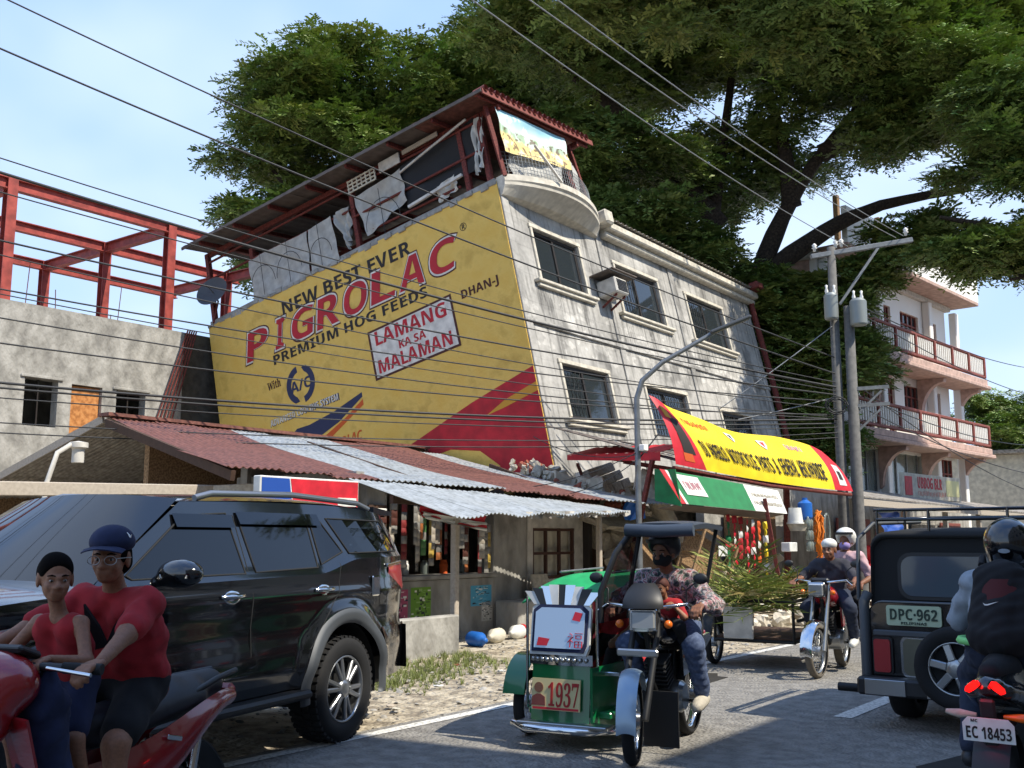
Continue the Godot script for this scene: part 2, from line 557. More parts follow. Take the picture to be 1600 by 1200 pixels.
	M.palm.backlight = Color(0.12, 0.16, 0.04)
	for k in ["leaf", "leaf_dark", "leaf_light"]:
		var lm := mk(C("ffffff"), 0.55)
		lm.vertex_color_use_as_albedo = true
		lm.backlight_enabled = true
		lm.backlight = Color(0.3, 0.38, 0.08)
		M[k] = lm

# ---------- the scene ----------
func _ready() -> void:
	rng.seed = 20240611
	make_view()
	make_materials()
	make_ground()
	leaning_building()
	roof_shed()
	crushed_storey()
	unfinished_building()
	white_building()
	store()
	shop_front()
	street_right()
	added_shade_houses()
	trees()
	poles_and_wires()
	suv()
	jeep()
	near_tricycle()
	cargo_tricycle()
	red_scooter()
	following_motorcycle()
	far_traffic()

func make_view() -> void:
	var cam := Camera3D.new()
	cam.name = "camera"
	cam.fov = 41.11
	cam.near = 0.1
	cam.far = 900.0
	add_child(cam)
	cam.position = V(0, 1.5, 0)
	cam.rotation_degrees = V(8.6, 0, 0)
	cam.current = true
	var env := Environment.new()
	env.background_mode = Environment.BG_SKY
	env.tonemap_mode = Environment.TONE_MAPPER_LINEAR
	env.tonemap_exposure = 1.42
	env.sdfgi_enabled = true
	env.ssao_enabled = true
	env.ssil_enabled = true
	var sky := Sky.new()
	var sm := PanoramaSkyMaterial.new()
	sm.panorama = sky_picture()
	sm.energy_multiplier = 0.95
	sky.sky_material = sm
	env.sky = sky
	var we := WorldEnvironment.new()
	we.name = "world_environment"
	we.environment = env
	add_child(we)
	var sun := DirectionalLight3D.new()
	sun.name = "sun"
	sun.light_energy = 1.5
	sun.light_color = Color(1.0, 0.965, 0.9)
	sun.light_angular_distance = 0.5
	sun.shadow_enabled = true
	add_child(sun)
	var to_sun := V(0.88, 1.3, 0.47).normalized()
	sun.look_at_from_position(to_sun * 50.0, Vector3.ZERO)

# blue air that pales towards the horizon, with thin high cloud
func sky_picture() -> ImageTexture:
	var n := FastNoiseLite.new()
	n.seed = 4
	n.frequency = 0.9
	n.fractal_octaves = 5
	var w := 768
	var h := 384
	var im := Image.create(w, h, false, Image.FORMAT_RGBAF)
	for y in h:
		var el := PI / 2 - PI * (y + 0.5) / h
		for x in w:
			var az := TAU * (x + 0.5) / w
			var d := V(cos(el) * sin(az), sin(el), cos(el) * cos(az))
			var c := Color(0.62, 0.84, 1.02)
			if el > 0.0:
				c = Color(0.62, 0.80, 1.0).lerp(Color(0.19, 0.38, 0.85), pow(sin(el), 0.6))
				var p := d / (d.y + 0.25)
				var q := n.get_noise_3d(p.x * 1.3, 0.0, p.z * 1.3) * 0.5 + 0.5
				q = smoothstep(0.38, 0.78, q)
				c = c.lerp(Color(0.86, 0.95, 1.05), q * 0.42)
			else:
				c = Color(0.3, 0.3, 0.29)
			im.set_pixel(x, y, c)
	return ImageTexture.create_from_image(im)

func make_ground() -> void:
	var s := S()
	sheet(s, func(u: float, v: float) -> Vector3: return V(-300 + 600 * u, -0.03, -350 + 600 * v), 8, 8)
	structure("ground", s, M.dirt)
	# road
	s = S()
	quad(s, V(-60, 0, 0), V(220, 0, 0), V(220, 0, 8.6), V(-60, 0, 8.6))
	structure("road", s, M.asphalt, RT)
	# verge of dirt and gravel with low swells
	var nz := FastNoiseLite.new()
	nz.seed = 9; nz.frequency = 0.35
	var hgt := func(x: float, z: float) -> float:
		return -0.004 + clampf(-z * 0.25, 0, 1) * (0.03 + 0.05 * nz.get_noise_2d(x, z)) + clampf((-z - 1.8) * 0.06, 0, 0.05)
	s = S()
	sheet(s, func(u: float, v: float) -> Vector3:
		var x := -30.0 + 90.0 * u
		var z := 0.02 - 5.0 * v
		return V(x, hgt.call(x, z), z + 0.06 * nz.get_noise_2d(x * 3.0, 7.0) * (1.0 - v)), 220, 16)
	structure("verge", s, M.dirt, RT)
	# edge line and centre dashes
	s = S()
	quad(s, V(-60, 0.005, 0.10), V(200, 0.005, 0.10), V(200, 0.005, 0.22), V(-60, 0.005, 0.22))
	structure("edge_line", s, M.line_white, RT)
	for i in 12:
		s = S()
		var a := -4.6 + 7.5 * i
		quad(s, V(a, 0.005, 2.74), V(a + 2.6, 0.005, 2.74), V(a + 2.6, 0.005, 2.9), V(a, 0.005, 2.9))
		structure("centre_dash", s, M.line_white, RT)
	# worn patches of newer and older asphalt
	for q in [[1.6, 4.6, 1.5, 0.8, "52514e"], [6.5, 3.9, 2.2, 0.7, "5a5956"], [-1.2, 2.2, 1.2, 0.6, "4f4e4c"], [10.5, 1.4, 1.8, 0.6, "6d6b66"], [4.1, 0.7, 0.9, 0.35, "57554f"]]:
		var poly := []
		for k in 14: poly.append(Vector2(q[2] * cos(TAU * k / 14.0) * rf(0.7, 1.05), q[3] * sin(TAU * k / 14.0) * rf(0.7, 1.1)))
		structure("asphalt_patch", extrm(poly, 0.0, 0.004, Transform3D(Basis(V(1, 0, 0), V(0, 0, -1), UP), V(q[0], 0.0005, q[1]))), mk(C(q[4]), 0.9, 0, M.asphalt.albedo_texture, 0.4, true), RT)
	# litter on the verge
	for k in 14:
		solo("litter_scrap", "small crumpled scrap of litter on the gravel verge", "litter", lump(V(0.09, 0.02, 0.07), 0.35), [M.white_vinyl, M.wood_grey, M.rubble_red, M.cream][k % 4], RT * Transform3D(eul(0, rf(0, 360), 0), V(rf(0.5, 8.0), 0.035, rf(-2.4, -0.3))), "litter on the verge")
	# concrete floor in front of the stores
	structure("store_floor", bx(V(7.5, 0.12, 2.2), 0.02, V(8.2, 0.02, -3.6)), M.slab, RT)
	# pebbles
	var pm := S()
	for i in 6:
		var a := TAU * i / 6
		var b := TAU * (i + 1) / 6
		tri(pm, V(0, 0.55, 0), V(cos(a), 0.1, sin(a) * 0.8), V(cos(b), 0.1, sin(b) * 0.8))
		tri(pm, V(0, -0.4, 0), V(cos(b), 0.1, sin(b) * 0.8), V(cos(a), 0.1, sin(a) * 0.8))
	var spots := []
	for i in 9000:
		var z := -pow(rng.randf(), 0.8) * 4.4 + 0.05
		var x := rf(-6, 13)
		if nz.get_noise_2d(x * 2.0, z * 2.0 + 40.0) * 0.9 + rf(-0.35, 0.35) < -0.05: continue
		var r := 0.012 + 0.03 * pow(rng.randf(), 3.0)
		var k := rf(0.1, 0.38)
		spots.append([Transform3D(eul(rf(-25, 25), rf(0, 360), rf(-25, 25)) * Basis.from_scale(V(r, r * 0.8, r)), V(x, hgt.call(x, z) + r * 0.2, z)), Color(k, k * 0.95, k * 0.86)])
	var o := scatter(self, numbered("gravel"), mesh_of(pm), M.pebble, spots)
	o.transform = RT
	stuff(o)
	meta(o, "loose grey gravel strewn over the dirt verge before the store", "gravel")
	# grass tuft patch by the low wall
	var gm := S()
	for i in 9:
		var a := rf(0, TAU)
		var l := rf(0.6, 1.0)
		var d := V(cos(a), 0, sin(a))
		var sd := V(-sin(a), 0, cos(a)) * 0.05
		tri(gm, d * 0.1 - sd, d * 0.1 + sd, d * (0.1 + 0.5 * l) + V(0, l, 0))
	spots = []
	for i in 700:
		var x := rf(1.6, 4.3)
		var z := -1.9 + (x - 3.0) * -0.22 + rng.randfn(0, 0.28)
		var r := rf(0.03, 0.1)
		var k := rf(0.7, 1.3)
		spots.append([Transform3D(eul(0, rf(0, 360), 0) * Basis.from_scale(V(r, r, r)), V(x, hgt.call(x, z), z)), Color(0.16 * k, 0.19 * k, 0.04 * k)])
	o = scatter(self, numbered("grass"), mesh_of(gm), M.leaf, spots)
	o.transform = RT
	stuff(o)
	meta(o, "low green grass growing along the gravel by the low concrete wall", "grass")

func scatter(p: Node, n: String, mesh: Mesh, mat: Material, spots: Array) -> MultiMeshInstance3D:
	var mm := MultiMesh.new()
	mm.transform_format = MultiMesh.TRANSFORM_3D
	mm.use_colors = true
	mm.mesh = mesh
	mm.instance_count = spots.size()
	for i in spots.size():
		mm.set_instance_transform(i, spots[i][0])
		mm.set_instance_color(i, spots[i][1])
	var o := MultiMeshInstance3D.new()
	o.name = n
	o.multimesh = mm
	o.material_override = mat
	p.add_child(o, true)
	return o

# ---------- the leaning building: local x along its street front, y up with 0 at the roof edge, z out of the street front ----------
var LB := Transform3D(Basis(V(0.57, 0.013, -0.822), V(-0.185, 0.976, -0.113), V(0.801, 0.216, 0.558)).orthonormalized(), V(-0.313, 8.649, -20.0))
# yellow side wall: columns (right along the wall, up, out of the wall)
var YB := Basis(V(0, 0, 1), V(0, 1, 0), V(-1, 0, 0))

func window(p: Node3D, r: Array, grille := 0, mat: Material = M.pane) -> Node3D:
	# r = [x0, y0, x1, y1] in the plane z = 0 of p, glass set back
	var w: float = r[2] - r[0]
	var h: float = r[3] - r[1]
	var o := Node3D.new()
	o.name = "window"
	p.add_child(o, true)
	o.position = V(r[0], r[1], 0)
	var s := S()
	for q in [[V(w / 2, 0.035, -0.09), V(w, 0.07, 0.08)], [V(w / 2, h - 0.035, -0.09), V(w, 0.07, 0.08)], [V(0.035, h / 2, -0.09), V(0.07, h - 0.14, 0.078)], [V(w - 0.035, h / 2, -0.09), V(0.07, h - 0.14, 0.078)], [V(w * 0.48, h / 2, -0.09), V(0.06, h - 0.14, 0.07)]]:
		box(s, q[0], q[1], Basis(), 0.006)
	part(o, "frame", s, M.frame_dark)
	for k in 2:
		var x0 := 0.07 if k == 0 else w * 0.48 + 0.03
		var x1 := w * 0.48 - 0.03 if k == 0 else w - 0.07
		part(o, "pane", bx(V(x1 - x0, h - 0.14, 0.006), 0, V((x0 + x1) / 2, h / 2, -0.10 + 0.02 * k)), mat)
	if grille > 0:
		s = S()
		var x1 := w * 0.46 if grille == 1 else w - 0.08
		var n := int((x1 - 0.1) / 0.14)
		for i in n:
			var x := 0.12 + (x1 - 0.12) * i / n
			var pts := []
			for j in 13: pts.append(V(x + 0.03 * sin(j * 1.4 + i), 0.08 + (h - 0.16) * j / 12.0, -0.03))
			tube(s, pts, 0.008, 5, false)
		for y in [h * 0.3, h * 0.7]: tube(s, [V(0.07, y, -0.03), V(x1, y, -0.03)], 0.008, 5, false)
		part(o, "grille", s, M.iron)
	return o

func moulding(p: Node3D, n: String, x0: float, x1: float, y: float, d := 0.14) -> void:
	part(p, n, bx(V(x1 - x0, 0.07, d), 0.012, V((x0 + x1) / 2, y, d / 2)), M.trim)
	part(p, n, bx(V(x1 - x0 - 0.14, 0.08, d * 0.6), 0.012, V((x0 + x1) / 2, y - 0.076, d * 0.3)), M.trim)

func leaning_building() -> void:
	var b := thing("leaning_building", "leaning three storey concrete building with yellow painted advertisement side wall", "building", LB)
	var L := 13.2
	var D := 9.06
	var wins := [[1.0, -1.9, 2.84, -0.74], [4.52, -2.0, 6.7, -0.78], [8.42, -2.06, 10.8, -0.8], [1.05, -4.88, 2.95, -3.74], [4.7, -5.0, 6.85, -3.82], [8.9, -5.12, 11.0, -4.02]]
	part(b, "front_wall", wall(0.02, -6.15, L, 0.0, wins, 0.22), M.facade)
	var dark := S()
	box(dark, V(L / 2, -3.1, -1.6), V(L - 0.6, 5.9, 0.1))
	part(b, "inner_wall", dark, M.concrete)
	var i := 0
	for w in wins:
		window(b, w, [0, 1, 1, 1, 2, 2][i])
		var fr := S()
		for q in [[w[0] - 0.05, (w[1] + w[3]) / 2, 0.08, w[3] - w[1]], [w[2] + 0.05, (w[1] + w[3]) / 2, 0.08, w[3] - w[1]], [(w[0] + w[2]) / 2, w[3] + 0.05, w[2] - w[0] + 0.22, 0.09]]:
			box(fr, V(q[0], q[1], 0.02), V(q[2], q[3], 0.05), Basis(), 0.008)
		part(b, "window_surround", fr, M.trim)
		if i != 4: moulding(b, "sill", w[0] - 0.3, w[2] + 0.3, w[1] - 0.09)
		i += 1
	# pilaster strips and floor band
	part(b, "floor_band", bx(V(L - 0.1, 0.1, 0.05), 0.01, V(L / 2, -2.95, 0.028)), M.facade)
	for x in [0.14, 3.95, 7.7, 12.9]:
		part(b, "pilaster", bx(V(0.24, 6.0, 0.036), 0.006, V(x, -3.1, 0.021)), M.facade)
	# side wall with the painted advertisement
	part(b, "side_wall", bx(V(0.22, 6.25, D), 0, V(0.11, -3.07, -D / 2 + 0.0)), M.yellow)
	part(b, "back_wall", bx(V(L - 0.3, 6.1, 0.2), 0, V(L / 2, -3.1, -D + 0.1)), M.concrete)
	part(b, "end_wall", bx(V(0.22, 6.1, D - 0.4), 0, V(L - 0.115, -3.08, -D / 2)), M.concrete)
	part(b, "roof_slab", bx(V(L - 0.04, 0.16, D - 0.1), 0, V(L / 2 + 0.01, 0.08, -D / 2)), M.concrete)
	for y in [-2.95, -6.0]:
		part(b, "floor_slab", bx(V(L - 0.5, 0.2, D - 0.6), 0, V(L / 2, y - 0.1, -D / 2)), M.concrete)
	# roughened top of the side wall
	var s := S()
	for k in 44:
		var z := -k * 0.206 - 0.1
		box(s, V(0.1 + rf(-0.02, 0.02), 0.05 + rf(-0.02, 0.03), z), V(0.24, rf(0.05, 0.13), 0.2), eul(rf(-6, 6), 0, rf(-5, 5)), 0.01)
	part(b, "wall_coping", s, M.concrete)
	# cornice, gutter and roof edge on the street side
	part(b, "cornice", bx(V(9.3, 0.2, 0.34), 0.03, V(8.75, 0.02, 0.17)), M.trim)
	part(b, "cornice", bx(V(9.3, 0.14, 0.2), 0.03, V(8.75, -0.15, 0.1)), M.trim)
	part(b, "corner_block", bx(V(0.34, 0.36, 0.42), 0.05, V(4.0, 0.16, 0.24)), M.trim)
	s = S()
	sheet(s, func(u: float, v: float) -> Vector3: return V(4.2 + 9.2 * u, 0.16 + v * 0.5 + 0.03 * sin(u * 9.2 * TAU / 0.22), 0.4 - v * 2.4), 260, 2)
	part(b, "tile_roof", s, M.roof_old)
	part(b, "downpipe", tubem([V(13.25, 0.2, 0.1), V(13.25, -3.0, 0.14), V(13.15, -5.4, 0.14)], 0.09, 10), M.rust)
	part(b, "gutter_end", bx(V(0.5, 0.22, 0.3), 0.03, V(13.1, 0.22, 0.45)), M.rust)
	# curved balcony
	var rim := func(t: float, k: float) -> Vector3:
		var x := 0.02 + 3.85 * t
		return V(x, 0, k * (0.12 + 0.6 * pow(sin(PI * clampf(t * 0.96 + 0.02, 0, 1)), 0.75)))
	var rings := []
	for j in 33:
		var t := j / 32.0
		var ring := []
		for q in [[0.0, -0.36], [0.35, -0.34], [0.7, -0.22], [0.9, -0.16], [0.93, -0.1], [1.0, -0.07], [1.0, 0.06], [0.0, 0.06]]:
			ring.append(rim.call(t, q[0]) + V(0, q[1] + 0.08, 0.003))
		rings.append(ring)
	s = S()
	loft(s, rings, true, true, false)
	part(b, "balcony", s, M.trim)
	# air conditioner box with hood
	var ac := part(b, "air_conditioner", bx(V(0.56, 0.38, 0.5), 0.03, V(3.62, -1.70, 0.27)), M.white_paint)
	s = S()
	for k in 8: box(s, V(3.62, -1.83 + k * 0.036, 0.525), V(0.46, 0.012, 0.02))
	part(ac, "louvre", s, M.frame_dark)
	part(ac, "hood", bx(V(1.15, 0.03, 0.62), 0.005, V(3.7, -1.40, 0.32)), M.roof_under, I)
	part(ac, "bracket", barm(V(3.42, -1.91, 0.45), V(3.42, -2.1, 0.03), 0.04, 0.04), M.rust)
	part(ac, "bracket", barm(V(3.8, -1.91, 0.45), V(3.8, -2.1, 0.03), 0.04, 0.04), M.rust)
	mural(b)

func flat_shape(p: Node3D, n: String, pts: Array, mat: Material, d := 0.004) -> void:
	# outline on the side wall, points are (local z, local y)
	part(p, n, extrm(pts, 0.0, d, Transform3D(YB, V(-0.001, 0, 0))), mat)

func mural(b: Node3D) -> void:
	var at_wall := func(z: float, y: float, d: float) -> Vector3: return V(-d, y, z)
	words(b, "lettering", "NEW BEST EVER", M.mural_black, at_wall.call(-4.45, -0.42, 0.002), 4.0, 0.33, YB, "Droid Sans", -0.02)
	# big name, white rim under a dark rim under red
	var big := "PIGROLAC"
	var cx := -4.45
	for k in 8:
		var z := -7.42 + 0.845 * k
		var wd := 0.72 if big[k] != "I" else 0.3
		if k > 1: z -= 0.14
		if k == 1: z -= 0.05
		words(b, "lettering", big[k], M.mural_brown, at_wall.call(z, -0.97, 0.002), wd + 0.1, 0.84, YB, "Droid Sans", 0.22, 0.003)
		words(b, "lettering", big[k], M.mural_white, at_wall.call(z, -0.97, 0.006), wd + 0.05, 0.78, YB, "Droid Sans", 0.22, 0.003)
		words(b, "lettering", big[k], M.mural_red, at_wall.call(z, -0.97, 0.010), wd - 0.02, 0.70, YB, "Droid Sans", 0.22, 0.003)
	words(b, "lettering", "®", M.mural_black, at_wall.call(-1.0, -0.55, 0.002), 0.17, 0.17, YB, "Droid Sans", 0.0, 0.004, false)
	words(b, "lettering", "PREMIUM HOG FEEDS", M.mural_black, at_wall.call(-4.58, -1.54, 0.002), 4.75, 0.24, YB)
	words(b, "lettering", "DHAN-J", M.mural_brown, at_wall.call(-0.88, -1.97, 0.002), 0.95, 0.24, YB)
	# slogan panel
	flat_shape(b, "painted_panel", [Vector2(-4.0, -1.86), Vector2(-1.62, -1.82), Vector2(-1.58, -2.97), Vector2(-3.97, -2.99)], M.mural_brown, 0.003)
	flat_shape(b, "painted_panel", [Vector2(-3.94, -1.91), Vector2(-1.67, -1.87), Vector2(-1.64, -2.92), Vector2(-3.91, -2.94)], M.mural_white, 0.006)
	words(b, "lettering", "LAMANG", M.mural_red, at_wall.call(-2.8, -2.08, 0.007), 2.0, 0.32, YB)
	words(b, "lettering", "KA SA", M.mural_red, at_wall.call(-2.8, -2.42, 0.007), 0.75, 0.18, YB)
	words(b, "lettering", "MALAMAN", M.mural_red, at_wall.call(-2.8, -2.72, 0.007), 2.05, 0.3, YB)
	# cooling badge
	words(b, "lettering", "With", M.mural_brown, at_wall.call(-7.05, -2.1, 0.002), 0.44, 0.2, YB, "Droid Serif")
	for k in 2:
		var arc := []
		var a0 := deg_to_rad(100 + 180 * k)
		for j in 15: arc.append(Vector2(-6.2 + 0.46 * cos(a0 + j * 0.175), -2.36 + 0.46 * sin(a0 + j * 0.175)))
		arc.append(Vector2(-6.2 + 0.40 * cos(a0 + 2.75), -2.36 + 0.40 * sin(a0 + 2.75)))
		for j in range(14, -1, -1): arc.append(Vector2(-6.2 + 0.31 * cos(a0 + j * 0.175), -2.36 + 0.31 * sin(a0 + j * 0.175)))
		flat_shape(b, "painted_arrow", arc, M.mural_navy, 0.004)
	words(b, "lettering", "A/C", M.mural_navy, at_wall.call(-6.2, -2.37, 0.002), 0.66, 0.26, YB)
	words(b, "lettering", "ADVANCED COOLING SYSTEM", M.mural_navy, at_wall.call(-6.21, -2.99, 0.002), 2.24, 0.17, YB)
	words(b, "lettering", "ADVANCED COOLING SYSTEM", M.mural_white, at_wall.call(-6.22, -2.985, 0.005), 2.2, 0.15, YB)
	# painted feed sack, mostly behind the store roof
	flat_shape(b, "painted_swoosh", [Vector2(-7.3, -3.75), Vector2(-6.5, -3.34), Vector2(-6.1, -3.36), Vector2(-5.3, -3.28), Vector2(-4.42, -3.1), Vector2(-4.42, -3.2), Vector2(-5.2, -3.55), Vector2(-6.4, -3.85)], M.mural_navy)
	flat_shape(b, "painted_swoosh", [Vector2(-6.0, -3.85), Vector2(-5.0, -3.52), Vector2(-4.42, -3.26), Vector2(-4.42, -3.38), Vector2(-5.1, -3.66), Vector2(-5.8, -3.95)], M.mural_orange)
	words(b, "lettering", "PIGROLAC", M.mural_orange, at_wall.call(-5.2, -4.0, 0.002), 1.2, 0.2, YB, "Droid Sans", 0.22)
	# red wedge with a gold stripe
	flat_shape(b, "painted_wedge", [Vector2(-0.01, -3.92), Vector2(-1.6, -4.2), Vector2(-3.4, -4.62), Vector2(-3.75, -5.0), Vector2(-2.3, -4.98), Vector2(-1.6, -5.2), Vector2(-1.2, -5.6), Vector2(-1.05, -6.18), Vector2(-0.01, -6.18)], M.mural_red, 0.003)
	flat_shape(b, "painted_stripe", [Vector2(-0.01, -4.24), Vector2(-0.8, -4.38), Vector2(-1.3, -4.56), Vector2(-0.8, -4.52), Vector2(-0.01, -4.42)], M.mural_gold, 0.006)

# ---------- steel shed and screens on the flat roof ----------
func hang(p: Node3D, n: String, a: Vector3, b: Vector3, c: Vector3, d: Vector3, mat: Material, sag := 0.08, wrin := 0.04, uv := false, sd := 0.0) -> MeshInstance3D:
	# cloth between top left a, top right b, bottom right c, bottom left d
	var nn := (b - a).cross(d - a).normalized()
	var f := func(u: float, v: float) -> Vector3:
		var q := a.lerp(b, u).lerp(d.lerp(c, u), 1.0 - v)
		return q + nn * (sag * sin(PI * u) * sin(PI * v) + wrin * sin(u * 17.0 + v * 6.0 + sd) * (0.3 + 0.7 * (1.0 - v)) * 0.5 + wrin * 0.5 * sin(u * 7.0 - v * 11.0 + sd * 2.0)) - UP * sag * 0.4 * sin(PI * u) * v
	return part(p, n, sheetm(f, 28, 16, true, uv), mat)

func roof_shed() -> void:
	var t := thing("rooftop_shed", "rusty steel rooftop shed with tarpaulin screens atop the leaning building", "shed", LB)
	var post := func(x: float, z: float, y1: float, w := 0.12) -> void:
		part(t, "post", barm(V(x, 0.05, z), V(x, y1, z), w, w, 0.01), M.rust)
	for q in [[0.1, -0.18, 1.72], [0.1, -0.72, 1.72], [0.1, -3.9, 1.85], [0.1, -5.0, 1.2], [0.1, -7.3, 1.5], [0.1, -8.9, 1.95], [3.3, -0.1, 1.9], [3.5, -3.9, 2.0], [3.5, -8.0, 2.1], [2.55, -0.1, 1.1]]:
		post.call(q[0], q[1], q[2])
	# roof: ribbed sheets
	for k in 10:
		var z0 := 0.42 - k * 0.95
		var f := func(u: float, v: float) -> Vector3:
			var x := -0.55 + 4.5 * u
			var z := z0 - 0.96 * v
			return V(x, 1.82 + 0.0714 * x + (0.4 - z) * 0.03 + 0.02 * absf(sin(v * PI * 4.0)) + (k % 2) * 0.006, z)
		part(t, "roof_sheet", slab(f, 3, 16, 0.012), M.roof_red if k < 2 else M.roof_under)
	for k in 8:
		part(t, "purlin", barm(V(-0.5, 1.72 + 0.037 * k, 0.3 - k * 1.25), V(3.9, 2.03 + 0.037 * k, 0.3 - k * 1.25), 0.06, 0.1), M.rust)
	for x in [0.12, 3.35]:
		part(t, "roof_beam", barm(V(x, 1.65 + 0.07 * x, 0.35), V(x, 1.93 + 0.07 * x, -9.0), 0.08, 0.12), M.rust)
	part(t, "fascia", barm(V(-0.56, 1.73, 0.43), V(3.96, 2.06, 0.43), 0.03, 0.12), M.maroon)
	part(t, "fascia", barm(V(-0.57, 1.75, 0.42), V(-0.57, 2.03, -9.05), 0.03, 0.07), M.roof_under)
	# ridge tiles along the street edge
	for k in 21:
		var x := -0.45 + k * 0.205
		part(t, "edge_tile", lathem([Vector2(0.075, 0), Vector2(0.075, 0.3), Vector2(0.0, 0.3)], 8, Transform3D(Basis(V(1, 0.07, 0), V(0, 0, -1), V(0, 1, 0)), V(x, 1.85 + 0.0714 * x, 0.48))), M.maroon)
	# rails
	for q in [[V(0.05, 0.9, -0.2), V(0.05, 0.9, -3.9)], [V(0.05, 0.35, -0.9), V(0.05, 0.4, -3.4)], [V(0.05, 1.55, -0.2), V(0.05, 1.7, -8.8)], [V(0.05, 1.1, -3.9), V(0.05, 1.25, -8.9)]]:
		part(t, "rail", tubem([q[0], q[1]], 0.03, 6), M.rust)
	part(t, "diagonal_rail", barm(V(-0.06, 0.42, -2.25), V(-0.06, 0.52, -0.75), 0.06, 0.06), M.white_paint)
	# screens on the advertisement side
	hang(t, "tarpaulin", V(0, 1.15, -5.3), V(0, 1.2, -4.55), V(0, 0.08, -4.45), V(0, 0.06, -5.35), M.tarp, 0.03, 0.02)
	hang(t, "tarpaulin", V(0.02, 1.22, -7.4), V(0, 1.15, -5.35), V(0, 0.06, -5.4), V(0.02, 0.1, -7.35), M.tarp, 0.05, 0.03)
	hang(t, "tarpaulin", V(0.02, 1.35, -3.8), V(-0.02, 1.42, -2.35), V(0, 0.62, -2.3), V(0, 0.28, -3.55), M.tarp, 0.1, 0.05)
	hang(t, "tarpaulin", V(0.0, 1.2, -4.5), V(0.0, 1.25, -3.95), V(0, 0.4, -4.0), V(0, 0.2, -4.15), M.tarp, 0.08, 0.1)
	hang(t, "shade_net", V(0.06, 1.5, -2.4), V(0.06, 1.7, -0.3), V(0.06, 0.55, -0.3), V(0.06, 0.5, -2.35), M.net_black, 0.06, 0.03)
	part(t, "net_hem", tubem([V(-0.03, 1.3, -2.35), V(-0.06, 1.45, -1.5), V(-0.06, 1.66, -0.4)], 0.028, 6), M.white_paint)
	hang(t, "plastic_sheet", V(0.02, 0.6, -1.5), V(0.02, 0.68, -1.0), V(0.02, 0.3, -0.95), V(0.02, 0.22, -1.5), M.tarp_white, 0.05, 0.05)
	hang(t, "hanging_cloth", V(0.02, 1.6, -0.32), V(0.05, 1.65, -0.05), V(0.0, 0.5, -0.2), V(0.0, 0.4, -0.45), M.tarp_white, 0.05, 0.1)
	# curved wire in the screens
	var s := S()
	for q in [[-4.95, 0.35], [-6.0, 0.42], [-6.9, 0.42], [-3.0, 0.5]]:
		var pts := []
		for j in 13: pts.append(V(-0.06, 0.35 + q[1] * 1.2 * sin(PI * j / 12.0), q[0] - q[1] * cos(PI * j / 12.0)))
		tube(s, pts, 0.009, 4, false)
		tube(s, [V(-0.06, 0.1, q[0]), V(-0.06, 1.2, q[0])], 0.009, 4, false)
	part(t, "wire_arch", s, M.wire)
	# lattice vent and boards under the eave
	s = S()
	for j in 4: box(s, V(-0.03, 1.46 + 0.09 * j, -3.45), V(0.03, 0.03, 0.85))
	for j in 7: box(s, V(-0.03, 1.6, -3.85 + 0.135 * j), V(0.028, 0.31, 0.03))
	part(t, "lattice", s, M.cream)
	part(t, "board", bx(V(0.03, 0.24, 0.6), 0, V(-0.02, 1.66, -2.6)), M.white_paint)
	part(t, "board", bx(V(0.03, 0.1, 1.0), 0, V(-0.02, 1.72, -1.7)), M.wood_grey)
	# tarpaulin banner with a landscape picture on the street side
	var bm := mk(C("ffffff"), 0.6)
	bm.albedo_texture = landscape_picture()
	hang(t, "printed_tarpaulin", V(0.05, 1.66, 0.3), V(2.85, 1.88, 0.3), V(2.68, 0.97, 0.38), V(0.0, 0.58, 0.36), bm, 0.08, 0.025, true)
	part(t, "front_post", barm(V(0.05, 0.1, 0.2), V(-0.05, 1.72, 0.12), 0.08, 0.08), M.rust)
	part(t, "front_post", barm(V(3.7, 0.05, 0.15), V(3.25, 1.9, 0.15), 0.08, 0.08), M.rust)
	part(t, "front_post", barm(V(2.7, 0.1, 0.4), V(2.6, 1.0, 0.3), 0.1, 0.08), M.rust)
	# mesh fence round the balcony
	s = S()
	for j in 41:
		var u := j / 40.0
		var x := 0.1 + 3.6 * u
		var z := 0.1 + 0.52 * pow(sin(PI * clampf(u * 0.96 + 0.02, 0, 1)), 0.75)
		tube(s, [V(x, 0.13, z), V(x, 0.7, z)], 0.006, 4, false)
	for y in 7:
		var pts := []
		for j in 25:
			var u := j / 24.0
			pts.append(V(0.1 + 3.6 * u, 0.16 + 0.088 * y, 0.1 + 0.52 * pow(sin(PI * clampf(u * 0.96 + 0.02, 0, 1)), 0.75)))
		tube(s, pts, 0.006, 4, false)
	part(t, "mesh_fence", s, M.galv)
	hang(t, "tarpaulin", V(0.3, 0.95, 0.2), V(2.2, 1.05, 0.35), V(2.3, 0.12, 0.38), V(0.35, 0.12, 0.22), M.tarp, 0.05, 0.06)
	hang(t, "tarpaulin", V(2.75, 1.3, 0.3), V(3.3, 1.4, 0.15), V(3.55, 0.12, 0.15), V(2.8, 0.12, 0.33), M.tarp, 0.05, 0.06)
	part(t, "brace", barm(V(0.6, 0.75, 0.72), V(1.4, 0.12, 0.74), 0.05, 0.04), M.white_paint)
	# back screens so that the shed reads as enclosed
	hang(t, "tarpaulin", V(3.4, 1.85, -0.3), V(3.4, 1.95, -8.5), V(3.4, 0.1, -8.5), V(3.4, 0.1, -0.3), M.net_black, 0.05, 0.05)
	# dish
	var d := thing("satellite_dish", "dark mesh satellite dish beside the rooftop shed", "dish", LB * Transform3D(eul(70, -70, 0), V(-0.1, 0.75, -8.6)))
	var prof := []
	for j in 8: prof.append(Vector2(0.42 * j / 7.0, 0.12 * pow(j / 7.0, 2.0)))
	part(d, "reflector", lathem(prof, 28, I, false), mk(C("55585c"), 0.6, 0.3))
	part(d, "arm", tubem([V(0, 0.02, 0), V(0, 0.42, 0.0)], 0.015, 6), M.galv)
